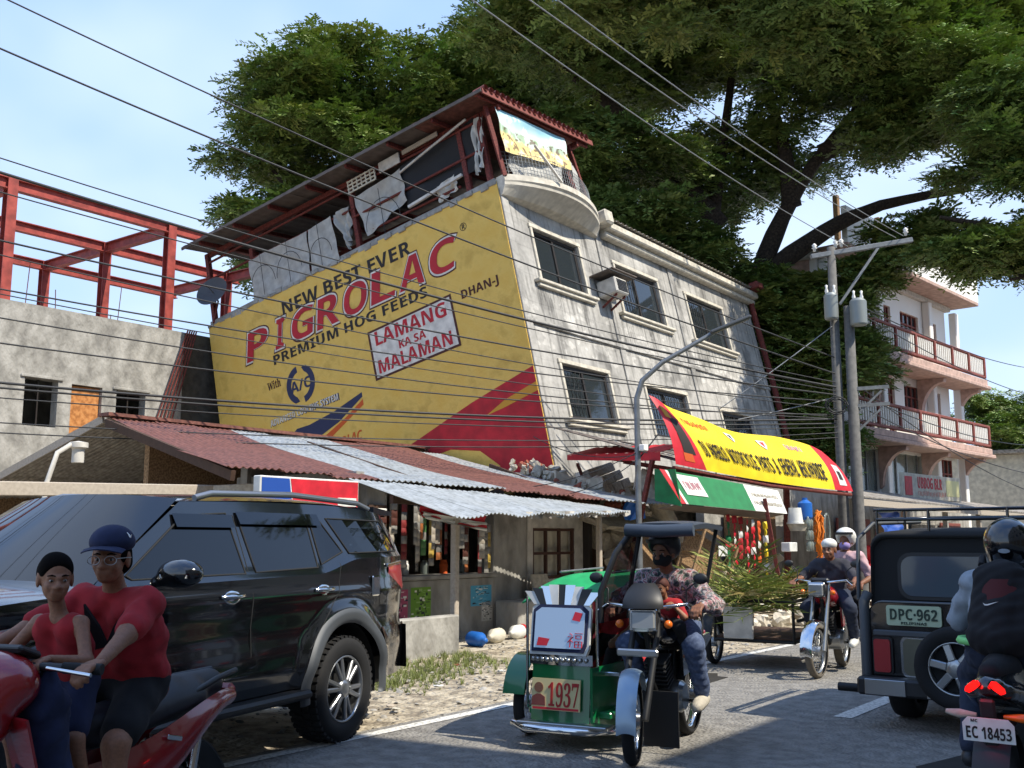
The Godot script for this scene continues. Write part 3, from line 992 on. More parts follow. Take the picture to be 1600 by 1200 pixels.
	part(d, "mast", tubem([V(0, -0.02, 0), V(0, -0.2, 0.1), V(0.0, -0.1, 0.85)], 0.025, 6), M.rust)

func landscape_picture() -> ImageTexture:
	# printed tarpaulin: sky, hills and cattle-coloured smudges, weathered
	var n := FastNoiseLite.new()
	n.seed = 77; n.frequency = 0.018
	var im := Image.create(256, 96, false, Image.FORMAT_RGB8)
	for y in 96:
		for x in 256:
			var v := y / 96.0 + 0.1 * n.get_noise_2d(x, y)
			var c := C("8fc0d0").lerp(C("c9d8d2"), smoothstep(0.0, 0.35, v))
			c = c.lerp(C("6f8a5a"), smoothstep(0.36, 0.44, v) * (0.5 + n.get_noise_2d(x * 2, 900)))
			c = c.lerp(C("d9c07e"), smoothstep(0.5, 0.6, v + 0.2 * n.get_noise_2d(x, 400)))
			if n.get_noise_2d(x * 2.2, y * 2.2 + 300) > 0.22 and v > 0.4: c = c.lerp(C("5b4a38"), 0.7)
			if n.get_noise_2d(x * 1.5 + 700, y * 1.5) > 0.3: c = c.lerp(C("e4e0d4"), 0.6)
			im.set_pixel(x, y, c)
	return ImageTexture.create_from_image(im)

# ---------- what is left of the ground floor ----------
func crushed_storey() -> void:
	var t := thing("crushed_ground_floor", "broken grey block walls of the crushed floor under the leaning building", "ruin", RT)
	# stump walls and tilted slab pieces
	part(t, "stump_wall", bx(V(0.3, 1.6, 6.5), 0.02, V(10.3, 0.8, -9.2)), M.concrete)
	part(t, "stump_wall", bx(V(12.5, 1.5, 0.3), 0.02, V(16.5, 0.75, -12.3)), M.concrete)
	part(t, "tilted_slab", bx(V(11.5, 0.22, 5.2), 0.03), M.concrete, Transform3D(eul(-12, 0, 0), V(16.3, 1.75, -7.7)))
	part(t, "cross_wall", bx(V(11.0, 2.4, 0.2), 0, V(16.5, 1.2, -6.6)), M.concrete)
	for q in [[10.4, -5.2, 14], [13.4, -5.4, -10], [16.6, -5.3, 8], [20.0, -5.4, -5]]:
		part(t, "broken_column", bx(V(0.32, 2.7, 0.32), 0.03, V(0, 1.3, 0)), M.concrete, Transform3D(eul(-8, 0, q[2]), V(q[0], 0, q[1])))
	# tilted panel of concrete blocks, each block a piece
	var px := Transform3D(eul(-20, 4, 12), V(10.75, 2.5, -4.35))
	for r in 4:
		for c in 4:
			if (r == 3 and c > 2) or (r == 0 and c == 0): continue
			part(t, "block", bx(V(0.385, 0.185, 0.14), 0.012), M.block, px * Transform3D(eul(rf(-2, 2), rf(-2, 2), rf(-1, 1)), V(c * 0.4 - 0.6 + (r % 2) * 0.2, r * 0.2 - 0.3, rf(-0.01, 0.02))))
	# rubble
	var mats := [M.rubble, M.rubble_pale, M.rubble, M.rubble_red]
	var shapes := []
	for k in 10: shapes.append(mesh_of(lump(V(1, 0.6, 0.8))))
	var pile := thing("rubble_heap", "heap of broken concrete and red brick spilling onto the rusted store roof", "rubble", RT)
	part(pile, "broken_slab", lump(V(1.9, 0.22, 3.4), 0.06), M.rubble, Transform3D(eul(20, -12, 0), V(9.95, 2.2, -4.4)))
	for k in 170:
		var u := rng.randf()
		var p := V(9.46, 2.84, -5.6).lerp(V(10.1, 1.93, -3.2), u) + V(rf(-0.25, 0.35), rf(-0.03, 0.14), rf(-0.3, 0.3))
		if k % 3 == 0: p = V(rf(9.4, 11.0), rf(1.5, 2.35), rf(-4.9, -3.3))
		part(pile, "chunk", shapes[k % 10], mats[k % 4], Transform3D(eul(rf(0, 360), rf(0, 360), rf(0, 360)) * Basis.from_scale(V(1, 1, 1) * rf(0.08, 0.26)), p))
	for k in 34:
		var q := V(rf(9.3, 11.2), 0, rf(-4.3, -2.7))
		q.y = clampf(2.3 * (-2.3 - q.z) / 2.0, 0.1, 2.2) * rf(0.75, 1.0)
		part(pile, "chunk", shapes[k % 10], [M.rubble_pale, M.rubble][k % 2], Transform3D(eul(rf(0, 360), rf(0, 360), rf(0, 360)) * Basis.from_scale(V(1, 1, 1) * rf(0.3, 0.55)), q))
	# bigger broken beams standing out of the heap
	for q in [[V(10.2, 2.3, -4.1), V(0.9, 0.22, 0.3), 20.0, -28.0], [V(10.3, 2.55, -4.5), V(0.8, 0.25, 0.35), 40.0, 12.0], [V(9.9, 2.5, -4.7), V(0.7, 0.25, 0.3), -20.0, -18.0], [V(10.35, 2.05, -2.95), V(1.3, 0.2, 0.26), -10.0, -62.0]]:
		part(pile, "beam_piece", lump(q[1] * 1.25, 0.1), M.rubble_pale, Transform3D(eul(rf(-15, 15), q[2], q[3]), q[0]))
	# street-level debris in front of the shop
	var low := thing("debris_heap", "pale heap of smashed boards and plaster in front of the crushed shop", "rubble", RT)
	for k in 150:
		var p := V(rf(8.9, 15.5), 0, rf(-4.4, -0.9))
		p.y = clampf((-0.8 - p.z) * 0.42, 0.02, 0.95) * (0.6 + 0.4 * sin(p.x * 1.7)) + rf(0, 0.12)
		if k % 3 == 0:
			part(low, "board", bx(V(rf(0.5, 1.3), 0.03, rf(0.08, 0.25)), 0.004), [M.wood_grey, M.white_paint, M.wood][k % 9 / 3], Transform3D(eul(rf(-50, 50), rf(0, 360), rf(-40, 40)), p + V(0, 0.08, 0)))
		else:
			part(low, "chunk", shapes[k % 10], mats[k % 3], Transform3D(eul(rf(0, 360), rf(0, 360), rf(0, 360)) * Basis.from_scale(V(1, 1, 1) * rf(0.1, 0.42)), p))

# ---------- unfinished building with red steel frame ----------
func unfinished_building() -> void:
	var b := thing("unfinished_building", "unfinished grey concrete building with red steel columns and beams on top", "building", RT * at(0, 0, -15.0))
	var k := 1.105
	# openings measured on the wall
	var wins := [[4.9, 3.86, 5.64, 4.87], [5.95, 3.0, 6.68, 4.85], [7.03, 3.86, 7.78, 4.84]]
	part(b, "front_wall", wall(-4.0, 0.0, 8.75, 6.45, wins, 0.25), M.concrete)
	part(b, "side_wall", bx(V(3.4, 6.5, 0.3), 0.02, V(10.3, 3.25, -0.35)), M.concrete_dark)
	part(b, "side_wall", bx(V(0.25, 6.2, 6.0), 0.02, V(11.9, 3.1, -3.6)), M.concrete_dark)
	part(b, "inner_wall", bx(V(15.7, 6, 0.1), 0, V(4.0, 3.05, -4.5)), M.concrete)
	part(b, "floor_slab", bx(V(15.6, 0.25, 7), 0.02, V(3.95, 6.2, -3.8)), M.concrete)
	part(b, "plywood_door", bx(V(0.71, 1.82, 0.03), 0, V(6.315, 3.92, -0.12)), M.ply)
	for w in [wins[0], wins[2]]:
		part(b, "window_bar", barm(V((w[0] + w[2]) / 2, w[1], -0.15), V((w[0] + w[2]) / 2, w[3], -0.15), 0.04, 0.03), M.frame_dark)
		part(b, "lintel", bx(V(w[2] - w[0] + 0.2, 0.06, 0.04), 0.01, V((w[0] + w[2]) / 2, w[3] + 0.04, 0.02)), M.concrete)
	var s := S()
	for i in 5: tube(s, [V(8.05 + 0.1 * i, 4.3, 0.1), V(8.75 + 0.06 * i, 6.5, 0.14)], 0.02, 5)
	part(b, "leaning_bars", s, M.rust)
	# steel: I sections
	var ibeam := func(n: String, a: Vector3, c: Vector3, w: float, h: float) -> void:
		var q := S()
		var z := (c - a).normalized()
		var x := UP.cross(z)
		if x.length() < 0.05: x = V(1, 0, 0)
		x = x.normalized()
		var y := z.cross(x)
		for f in [1, -1]: bar(q, a + y * f * h * 0.46, c + y * f * h * 0.46, w, h * 0.09, 0.0, UP if absf(z.y) < 0.9 else V(0, 0, 1))
		bar(q, a, c, w * 0.14, h * 0.84, 0.0, UP if absf(z.y) < 0.9 else V(0, 0, 1))
		part(b, n, q, M.steel_red)
	var xs := [0.3, 4.4, 8.35, 12.2]
	var zs := [-0.2, -3.0, -6.0]
	for x in xs:
		for z in zs: ibeam.call("column", V(x, 6.3, z), V(x, 9.12, z), 0.22, 0.21)
		ibeam.call("beam", V(x, 8.98, -0.32), V(x, 8.98, -5.9), 0.18, 0.26)
	for z in zs: ibeam.call("beam", V(-4, 9.0, z), V(12.6, 9.0, z), 0.17, 0.25)
	# reinforcing bars sticking up
	s = S()
	for i in 26:
		var x := rf(2.5, 9.5)
		var z := rf(-6.5, -2.5)
		tube(s, [V(x, 6.3, z), V(x + rf(-0.1, 0.3), rf(7.2, 8.6), z)], 0.012, 4)
	part(b, "rebar", s, M.rust)
	# timber across the front of the open house end
	var l := thing("timber_rail", "long grey timber rail on posts before the dark open house end", "rail", RT)
	part(l, "timber_beam", bx(V(8.6, 0.15, 0.07), 0.01), M.wood_grey, Transform3D(eul(0, 0, 1.5), V(-2.35, 1.97, -4.6)))
	for q in [[-1.9, -4.66], [1.6, -4.66], [-5.5, -4.66]]:
		part(l, "post", barm(V(q[0], 0, q[1]), V(q[0], 1.93, q[1]), 0.09, 0.09), M.wood_grey)
	var c := thing("service_conduit", "bent white service pipe with meter cap before the dark open house end", "pipe", RT)
	part(c, "pipe", tubem([V(0.3, 0, -5.5), V(0.3, 2.1, -5.5), V(0.42, 2.5, -5.5), V(0.6, 2.62, -5.5)], 0.03, 8), M.white_paint)
	part(c, "cap", lathem([Vector2(0.0, 0.0), Vector2(0.07, 0.0), Vector2(0.07, 0.16), Vector2(0.11, 0.18), Vector2(0.11, 0.24), Vector2(0, 0.26)], 12, at(0.68, 2.4, -5.5)), M.white_paint)

# ---------- corner store under the patched iron roof ----------
func corrugated(a: Callable, t: float, waves: int, nv: int) -> SurfaceTool:
	# a(u, v) gives the sheet's point; ribs run along v
	var f := func(u: float, v: float) -> Vector3: return a.call(u, v) + UP * t * sin(u * waves * TAU)
	return slab(f, waves * 6, nv, 0.006)

func store() -> void:
	var b := thing("corner_store", "low concrete corner store with dark counter opening and barred window", "store", RT)
	var z := -3.8
	# counter, pillars and walls
	part(b, "counter_wall", bx(V(2.35, 0.9, 0.18), 0.015, V(5.42, 0.48, z - 0.09)), M.concrete)
	part(b, "counter_top", bx(V(2.45, 0.06, 0.5), 0.01, V(5.42, 0.96, z - 0.2)), M.concrete)
	part(b, "pillar", bx(V(0.4, 2.25, 0.4), 0.015, V(4.03, 1.12, z - 0.2)), M.concrete)
	part(b, "pillar", bx(V(0.86, 2.1, 0.3), 0.015, V(7.03, 1.05, z - 0.15)), M.concrete)
	part(b, "low_bench", bx(V(2.3, 0.55, 0.45), 0.02, V(7.7, 0.3, z + 0.28)), M.concrete)
	part(b, "window_wall", wall(7.47, 0.1, 9.1, 2.0, [[7.62, 0.85, 8.85, 1.68]], 0.2), M.white_paint, at(0, 0, z))
	part(b, "back_wall", bx(V(6.2, 2.6, 0.15), 0, V(6.8, 1.3, -6.2)), M.concrete)
	part(b, "side_wall", bx(V(0.15, 2.4, 2.5), 0, V(3.85, 1.2, -5.2)), M.concrete)
	part(b, "side_wall", bx(V(0.15, 2.0, 2.2), 0, V(9.1, 1.0, -5.1)), M.concrete)
	part(b, "door", bx(V(0.62, 1.85, 0.05), 0.01, V(9.5, 0.95, z - 0.15)), M.wood_dark)
	part(b, "door_post", bx(V(0.12, 1.9, 0.12), 0.01, V(9.15, 0.95, z + 0.07)), M.frame_dark)
	# window with timber frame and bars
	var w := part(b, "window_frame", bx(V(1.23, 0.83, 0.04), 0, V(8.235, 1.265, z - 0.16)), M.cream)
	var s := S()
	for x in [7.65, 8.03, 8.42, 8.82]: box(s, V(x, 1.265, z - 0.04), V(0.045, 0.82, 0.05))
	for y in [0.88, 1.265, 1.65]: box(s, V(8.235, y, z - 0.035), V(1.22, 0.045, 0.045))
	part(w, "bars", s, M.frame_brown)
	# shelf goods inside: rows of small packs
	for r in 3:
		part(b, "shelf", bx(V(2.4, 0.03, 0.3), 0, V(5.4, 1.05 + 0.34 * r, -5.9)), M.wood)
	var cols := [M.red_sign, M.blue_vinyl, M.white_vinyl, M.yellow_vinyl, M.green_sign, M.mural_orange]
	var jar := mesh_of(lathem([Vector2(0, 0), Vector2(0.06, 0), Vector2(0.065, 0.14), Vector2(0.05, 0.17), Vector2(0.05, 0.2), Vector2(0, 0.2)], 12))
	for k in 12:
		solo("goods_jar", "small jar on the dark back shelves inside the corner store", "jar", jar, cols[k % 6], RT * at(4.35 + 0.19 * k, 1.065 + 0.34 * (k % 3), -5.88), "jars on the store shelves")
	for k in 5:
		solo("counter_jar", "glass jar standing on the store counter", "jar", jar, [M.pane_light, M.white_vinyl, M.pane_light, M.mural_orange, M.pane_light][k], RT * at(4.5 + 0.42 * k, 0.992, z - 0.3), "jars on the store counter")
	# roof: two tiers of corrugated sheets
	var t := thing("patched_iron_roof", "low corrugated iron roof patched in rust red and silver sheets", "roof", RT)
	for k in 12:
		var a0 := 2.6 + 0.72 * k
		var col: Material = M.roof_red if a0 < 4.1 else (M.roof_zinc if a0 < 6.5 else (M.roof_red if a0 < 8.9 else M.roof_zinc))
		var t0 := clampf((a0 + 0.76 - 9.72) / 1.3, 0.0, 0.8)
		var lift := 0.012 * (k % 2)
		var f := func(u: float, v: float) -> Vector3:
			var q := t0 + (1.0 - t0) * v
			var top := V(a0 + 0.76 * u, 3.3, -8.0)
			var bz := -3.95 + (a0 + 0.76 * u - 2.6) * 0.19
			var bot := V(a0 + 0.76 * u - 0.95, 2.34 - (a0 - 2.6) * 0.035, bz)
			return top.lerp(bot, q) + UP * (lift - 0.05 * sin(PI * q) + 0.012 * sin(q * 9.0 + k))
		part(t, "roof_sheet", corrugated(f, 0.013, 8, 8), col)
	for k in 7:
		var a0 := 3.15 + 0.7 * k
		var lift := 0.01 * (k % 2)
		var f2 := func(u: float, v: float) -> Vector3:
			var a := a0 + 0.74 * u
			var top := V(a, 2.25 - (a - 3.15) * 0.045, -3.45 + (a - 3.15) * 0.13)
			var bot := V(a + 0.05, 1.76 + (a - 3.15) * 0.03 + 0.02 * sin(a * 5.0), -1.75 - (a - 3.15) * 0.11)
			return top.lerp(bot, v) + UP * lift
		part(t, "eave_sheet", corrugated(f2, 0.012, 8, 4), M.roof_zinc)
	# ragged flashing hanging under the eave
	for k in 16:
		var a := 5.0 + 0.2 * k
		part(t, "flashing", sheetm(func(u: float, v: float) -> Vector3: return V(a + 0.22 * u, 1.80 + (a - 3.15) * 0.03 - v * (0.05 + 0.05 * absf(sin(k * 2.3 + u * 3.0))), -1.82 - (a - 3.15) * 0.11 + 0.03 * sin(u * 5.0 + k)), 4, 2), [M.white_paint, M.roof_zinc, M.roof_old][k % 3])
	for q in [[V(2.5, 3.2, -7.9), V(1.75, 2.24, -3.95)], [V(6.0, 3.1, -7.4), V(4.9, 2.1, -3.2)], [V(9.3, 2.85, -6.0), V(8.3, 2.0, -3.0)]]:
		part(t, "rafter", barm(q[0], q[1], 0.06, 0.12), M.wood_dark)
	part(t, "eave_beam", barm(V(3.2, 1.98, -2.75), V(8.2, 1.9, -2.75), 0.06, 0.1), M.wood_dark)
	part(t, "post", barm(V(4.45, 0, -2.78), V(4.45, 1.95, -2.78), 0.09, 0.09, 0.01), M.wood_grey)
	part(t, "post", barm(V(8.0, 0, -2.78), V(8.0, 1.9, -2.78), 0.08, 0.08, 0.01), M.wood_grey)
	part(t, "ridge_cap", barm(V(2.5, 3.34, -8.02), V(9.7, 3.34, -8.02), 0.3, 0.05), M.roof_red)
	# store's dim rear half under the roof, seen past the gable; brown wood adds to its shade
	part(b, "partition", bx(V(6.6, 3.0, 0.12), 0, V(6.3, 1.5, -7.6)), M.wood)
	part(b, "gable_wall", bx(V(0.14, 2.2, 1.9), 0.01, V(2.55, 1.1, -5.0)), M.block)
	# rear slope of the house roof and its back wall; the end towards the camera is open
	for k in 10:
		var a0 := 2.6 + 0.72 * k
		part(t, "roof_sheet", corrugated(func(u: float, v: float) -> Vector3: return V(a0 + 0.76 * u, 3.3, -8.02).lerp(V(a0 + 0.76 * u, 2.15, -12.6), v) + UP * 0.012 * (k % 2), 0.013, 8, 3), M.roof_old)
	part(t, "barge_board", barm(V(2.56, 3.28, -8.1), V(2.56, 2.14, -12.6), 0.04, 0.12), M.wood_grey)
	part(b, "rear_wall", bx(V(7.2, 2.3, 0.14), 0, V(6.2, 1.15, -12.4)), M.wood)  # wood chosen for its darker tone, adding interior shade by colour
	part(b, "end_wall", bx(V(0.14, 3.0, 4.4), 0, V(9.72, 1.5, -10.1)), M.wood)
	# low wall by the verge
	solo("low_wall", "low plastered concrete wall beside the roof post", "wall", bx(V(2.4, 0.56, 0.16), 0.02, V(3.05, 0.27, -2.6)), M.concrete, RT)
	# red and blue box sign
	var sg := thing("box_sign", "red and blue box sign hanging under the rusty eave", "sign", RT * at(2.08, 2.02, -3.0))
	part(sg, "box", bx(V(1.5, 0.34, 0.12), 0.01), M.white_vinyl)
	part(sg, "face", extrm([Vector2(-0.27, -0.15), Vector2(0.73, -0.15), Vector2(0.73, 0.15), Vector2(-0.32, 0.15)], 0.061, 0.066), M.red_vinyl)
	part(sg, "face", extrm([Vector2(-0.73, -0.15), Vector2(-0.29, -0.15), Vector2(-0.34, 0.15), Vector2(-0.73, 0.15)], 0.061, 0.066), M.blue_vinyl)
	part(sg, "face", bx(V(0.3, 0.1, 0.004), 0, V(0.55, -0.09, 0.069)), M.white_vinyl)
	# red pennant over the counter
	var pn := thing("pennant_banner", "small red and white printed banner strung under the silver eave", "banner", RT)
	hang(pn, "cloth", V(3.85, 1.97, -2.9), V(4.95, 1.86, -2.66), V(4.9, 1.62, -2.62), V(3.9, 1.78, -2.88), M.red_vinyl, 0.04, 0.03)
	hang(pn, "cloth", V(3.88, 1.86, -2.86), V(4.92, 1.72, -2.62), V(4.88, 1.6, -2.6), V(3.92, 1.76, -2.84), M.white_vinyl, 0.04, 0.03)
	strokes(pn, M.white_vinyl, V(4.55, 1.83, -2.66), 0.34, 0.06, Basis(UP, -0.2), 6)
	# hanging strips of sachets
	var tints := {"red": mk(C("7d2a2a"), 0.5), "white": mk(C("a39c90"), 0.5), "green": mk(C("4a7a45"), 0.5), "brown": M.mural_brown, "orange": mk(C("94582f"), 0.5), "yellow": mk(C("a08840"), 0.5), "silver": mk(C("8f8d88"), 0.35, 0.3)}
	var order := ["brown", "white", "red", "silver", "white", "orange", "green", "silver", "white", "yellow", "white", "orange", "red", "red", "brown", "silver", "brown", "orange", "white", "red", "brown", "yellow", "silver"]
	var sachet := mesh_of(sheetm(func(u: float, v: float) -> Vector3: return V(-0.05 + 0.1 * u, -0.105 * v, 0.016 * sin(PI * u) * sin(PI * v)), 4, 4))
	for k in order.size():
		var st := thing("sachet_strip", "strip of %s sachets hanging over the dark store counter" % order[k], "sachets", RT * Transform3D(eul(0, rf(-20, 20), 0), V(4.3 + 0.1 * k, 2.0 - 0.014 * k, z - 0.15 + rf(0, 0.35))), "sachet strips over the counter")
		for j in 4 + (k * 7) % 5: part(st, "sachet", sachet, tints[order[k]] if (j + k) % 3 else tints["silver"], at(0, -0.108 * j, 0))
	# goods rack on the pillar
	var rk := thing("snack_board", "board of brown and white snack packs on the store pillar", "board", RT * at(4.0, 1.5, z + 0.03))
	part(rk, "board", bx(V(0.34, 0.9, 0.03), 0), M.wood_dark)
	for j in 7: part(rk, "pack", bx(V(0.26, 0.09, 0.05), 0.012, V(0, 0.36 - 0.12 * j, 0.04)), [M.white_vinyl, M.mural_brown, M.rubble_red, M.cream][j % 4])
	# posters pasted on the counter wall
	var pos := [["pink poster with dark figures pasted on the store counter", 4.47, 0.5, 0.38, 0.62, C("b0506a")], ["green poster with a portrait pasted on the store counter", 4.93, 0.52, 0.42, 0.62, C("6f9a32")], ["torn blue and white poster pasted on the store counter", 6.28, 0.66, 0.5, 0.3, C("4f9fc0")], ["ragged white paper scrap pasted low on the store counter", 6.42, 0.42, 0.26, 0.28, C("b9b9b4")]]
	for k in 4:
		var q: Array = pos[k]
		var im := Image.create(48, 64, false, Image.FORMAT_RGB8)
		im.fill(q[5])
		for j in 60:
			var c: Color = [C("e8e4d8"), C("2b2f36"), q[5].lightened(0.25), q[5].darkened(0.4)][rng.randi() % 4]
			im.fill_rect(Rect2i(rng.randi_range(2, 40), rng.randi_range(2, 58), rng.randi_range(2, 9), rng.randi_range(1, 4)), c)
		var mt := mk(C("ffffff"), 0.8)
		mt.albedo_texture = ImageTexture.create_from_image(im)
		var s2 := S()
		quad_uv(s2, V(-q[3] / 2, q[4] / 2, 0), V(q[3] / 2, q[4] / 2, 0), V(q[3] / 2, -q[4] / 2, 0), V(-q[3] / 2, -q[4] / 2, 0))
		solo("poster", q[0], "poster", s2, mt, RT * at(q[1], q[2], z + 0.004))
	# bench board leaning, jugs on the floor
	solo("grey_slab", "grey square slab leaning against the store's low bench", "slab", bx(V(0.42, 0.4, 0.06), 0.01), M.rubble, RT * Transform3D(eul(-12, 0, 0), V(7.55, 0.75, z + 0.2)))
	var jug := [Vector2(0, 0), Vector2(0.09, 0), Vector2(0.1, 0.03), Vector2(0.1, 0.24), Vector2(0.06, 0.31), Vector2(0.035, 0.33), Vector2(0.035, 0.38), Vector2(0, 0.38)]
	var lie := func(x: float, zz: float, turn: float) -> Transform3D: return RT * Transform3D(eul(0, turn, 0) * eul(0, 0, 90), V(x, 0.175, zz))
	solo("jug", "blue plastic jug lying on the concrete before the store", "jug", lathem(jug, 16, I, false), M.blue_plastic, lie.call(5.0, -2.95, 70))
	solo("jug", "white plastic jug lying on the concrete before the store", "jug", lathem(jug, 16, I, false), M.cream, lie.call(5.65, -2.95, 15))
	var rj := thing("jug", "large white jug with red end lying before the store", "jug", lie.call(6.3, -3.05, 10))
	part(rj, "body", lathem(jug, 16, I, false), M.white_vinyl)
	part(rj, "base", lathem([Vector2(0, -0.01), Vector2(0.104, -0.01), Vector2(0.106, 0.06)], 16), M.red_vinyl)
	solo("floor_brick", "single orange brick lying on the gravel by the store floor", "brick", bx(V(0.22, 0.1, 0.12), 0.01), M.rubble_red, RT * Transform3D(eul(0, 20, 0), V(5.9, 0.1, -1.7)))

# ---------- motorcycle parts shop under its fallen awnings ----------
func shop_front() -> void:
	# long yellow banner stretched on the buckled awning
	var t := thing("shop_banner", "long yellow and red shop banner buckled over the crushed shop front", "banner", RT)
	var top := func(u: float) -> Vector3:
		var c := [V(8.99, 3.88, -2.38), V(9.64, 3.67, -2.17), V(11.25, 3.42, -1.86), V(12.9, 3.42, -1.6), V(14.14, 3.24, -1.33)]
		return c[0].cubic_interpolate(c[1], c[0], c[2], u * 4.0) if u < 0.25 else (c[1].cubic_interpolate(c[2], c[0], c[3], u * 4.0 - 1.0) if u < 0.5 else (c[2].cubic_interpolate(c[3], c[1], c[4], u * 4.0 - 2.0) if u < 0.75 else c[3].cubic_interpolate(c[4], c[2], c[4], minf(u * 4.0 - 3.0, 1.0))))
	var bot := func(u: float) -> Vector3: return V(9.17, 2.72, -2.0).lerp(V(14.41, 2.43, -0.85), u) + V(0, -0.06 * sin(PI * u), 0)
	var surf := func(u: float, v: float, o: float) -> Vector3:
		var q: Vector3 = bot.call(u).lerp(top.call(u), v)
		return q + V(0, 0, 0.10 * sin(PI * v) + 0.03 * sin(u * 23.0) * v) + V(0.12, 0.45, 0.88) * o
	var panel := func(n: String, u0: float, u1: float, v0: float, v1: float, o: float, mat: Material, nu := 12, nv := 6) -> void:
		part(t, n, sheetm(func(u: float, v: float) -> Vector3: return surf.call(lerpf(u0, u1, u), lerpf(v0, v1, v), o), nu, nv), mat)
	panel.call("cloth", 0.0, 0.15, 0.0, 1.0, 0.0, M.red_vinyl)
	panel.call("cloth", 0.15, 0.88, 0.0, 1.0, 0.0, M.yellow_vinyl, 40, 8)
	panel.call("cloth", 0.88, 1.0, 0.0, 1.0, 0.0, M.red_vinyl)
	# print: motorcycle smudge on the red ends, brand row, shop name
	panel.call("printed_figure", 0.055, 0.12, 0.2, 0.72, 0.006, M.mural_black)
	panel.call("printed_figure", 0.05, 0.10, 0.08, 0.2, 0.006, M.mural_orange)
	panel.call("printed_figure", 0.03, 0.075, 0.7, 0.86, 0.006, M.mural_gold)
	panel.call("printed_figure", 0.92, 0.97, 0.12, 0.6, 0.006, M.white_vinyl)
	panel.call("printed_figure", 0.93, 0.955, 0.25, 0.45, 0.010, M.mural_black)
	var letters := "DJ ANGELO MOTORCYCLE PARTS & GENERAL MERCHANDISE"
	var n := letters.length()
	for i in n:
		if letters[i] == " ": continue
		var u := 0.185 + 0.66 * (i + 0.5) / n
		var q: Vector3 = surf.call(u, 0.36, 0.008)
		var dx: Vector3 = (surf.call(u + 0.01, 0.36, 0.008) - surf.call(u - 0.01, 0.36, 0.008)).normalized()
		var dy: Vector3 = (surf.call(u, 0.46, 0.008) - surf.call(u, 0.26, 0.008)).normalized()
		words(t, "lettering", letters[i], M.mural_black, q, 0.058 if letters[i] != "J" else 0.045, 0.34, Basis(dx, dy, dx.cross(dy).normalized()), "Droid Sans", 0.0, 0.004)
	for k in 4:
		var u: float = [0.26, 0.42, 0.57, 0.74][k]
		var q: Vector3 = surf.call(u, 0.78, 0.008)
		var dx: Vector3 = (surf.call(u + 0.01, 0.78, 0.008) - surf.call(u - 0.01, 0.78, 0.008)).normalized()
		var dy: Vector3 = (surf.call(u, 0.85, 0.008) - surf.call(u, 0.7, 0.008)).normalized()
		var bs := Basis(dx, dy, dx.cross(dy).normalized())
		if k == 0: strokes(t, M.mural_orange, q, 0.62, 0.15, bs, 8)
		elif k == 3: strokes(t, mk(C("c79ab0"), 0.6), q, 0.62, 0.13, bs, 8)
		else:
			part(t, "emblem", extrm([Vector2(-0.13, 0.1), Vector2(0.13, 0.1), Vector2(0.1, -0.02), Vector2(0, -0.12), Vector2(-0.1, -0.02)], 0.0, 0.004, Transform3D(bs, q)), M.white_vinyl)
			part(t, "emblem", extrm([Vector2(-0.06, 0.06), Vector2(0.06, 0.06), Vector2(0, -0.07)], 0.005, 0.008, Transform3D(bs, q)), M.red_vinyl if k == 2 else M.mural_black)
	# awning roof that carries it
	var a := thing("buckled_awning", "buckled brown sheet metal awning behind the yellow banner", "awning", RT)
	for k in 7:
		var u0 := k / 7.0
		part(a, "awning_sheet", slab(func(u: float, v: float) -> Vector3:
			var q: Vector3 = surf.call(u0 + u / 7.0, 0.02, -0.03)
			return q + V(0, 0.05 + 0.75 * v + 0.012 * sin(u * 20.0), -2.6 * v) + V(0, -0.15 * sin(PI * v) * sin(3.0 * k), 0), 12, 5, 0.012), M.roof_old if k % 2 else M.roof_under)
	part(a, "lower_edge", tubem([bot.call(0.0) + V(0, -0.06, -0.05), bot.call(0.5) + V(0, -0.06, -0.05), bot.call(1.0) + V(0, -0.06, -0.05)], 0.04, 6), M.rust)
	for u in [0.1, 0.35, 0.6, 0.85]: part(a, "strut", barm(bot.call(u) + V(0, -0.05, -0.1), bot.call(u) + V(0.2, 0.4, -2.6), 0.05, 0.05), M.rust)
	part(a, "support_post", barm(V(14.2, 0, -2.2), V(14.1, 2.7, -2.1), 0.1, 0.1), M.rust)
	part(a, "support_post", barm(V(11.17, 0.0, -1.0), V(11.1, 2.2, -1.3), 0.06, 0.06), M.rust)
	part(a, "support_post", barm(V(9.2, 0.0, -3.2), V(9.1, 2.8, -2.4), 0.07, 0.07), M.rust)
	# red strip awning to the left of the banner
	var r := thing("red_awning", "narrow red sheet awning hanging below the grey leaning front", "awning", RT)
	part(r, "sheet", slab(func(u: float, v: float) -> Vector3: return V(9.69, 3.02, -4.5).lerp(V(9.1, 2.93, -2.25), u) + V(0.55 * v, 0.16 * v - 0.0 + 0.01 * sin(u * 60.0), 0.25 * v), 24, 3, 0.01), M.red_sign)
	part(r, "fascia", slab(func(u: float, v: float) -> Vector3: return V(9.69, 3.02, -4.5).lerp(V(9.1, 2.93, -2.25), u) + V(-0.01, -0.15 * v * (0.6 + 0.4 * u), 0), 10, 1, 0.01), M.red_sign)
	part(r, "bracket", barm(V(9.72, 2.85, -4.3), V(10.4, 2.6, -4.6), 0.05, 0.05), M.rust)
	# green awning sign
	var g := thing("green_awning_sign", "tilted green awning sign with white panel under the yellow banner", "sign", RT)
	var A := V(8.72, 2.62, -2.07); var B := V(11.77, 2.36, -1.33); var Cc := V(11.67, 1.94, -1.13); var Dd := V(8.93, 2.06, -1.79)
	var gs := func(u: float, v: float) -> Vector3: return Dd.lerp(Cc, u).lerp(A.lerp(B, u), v)
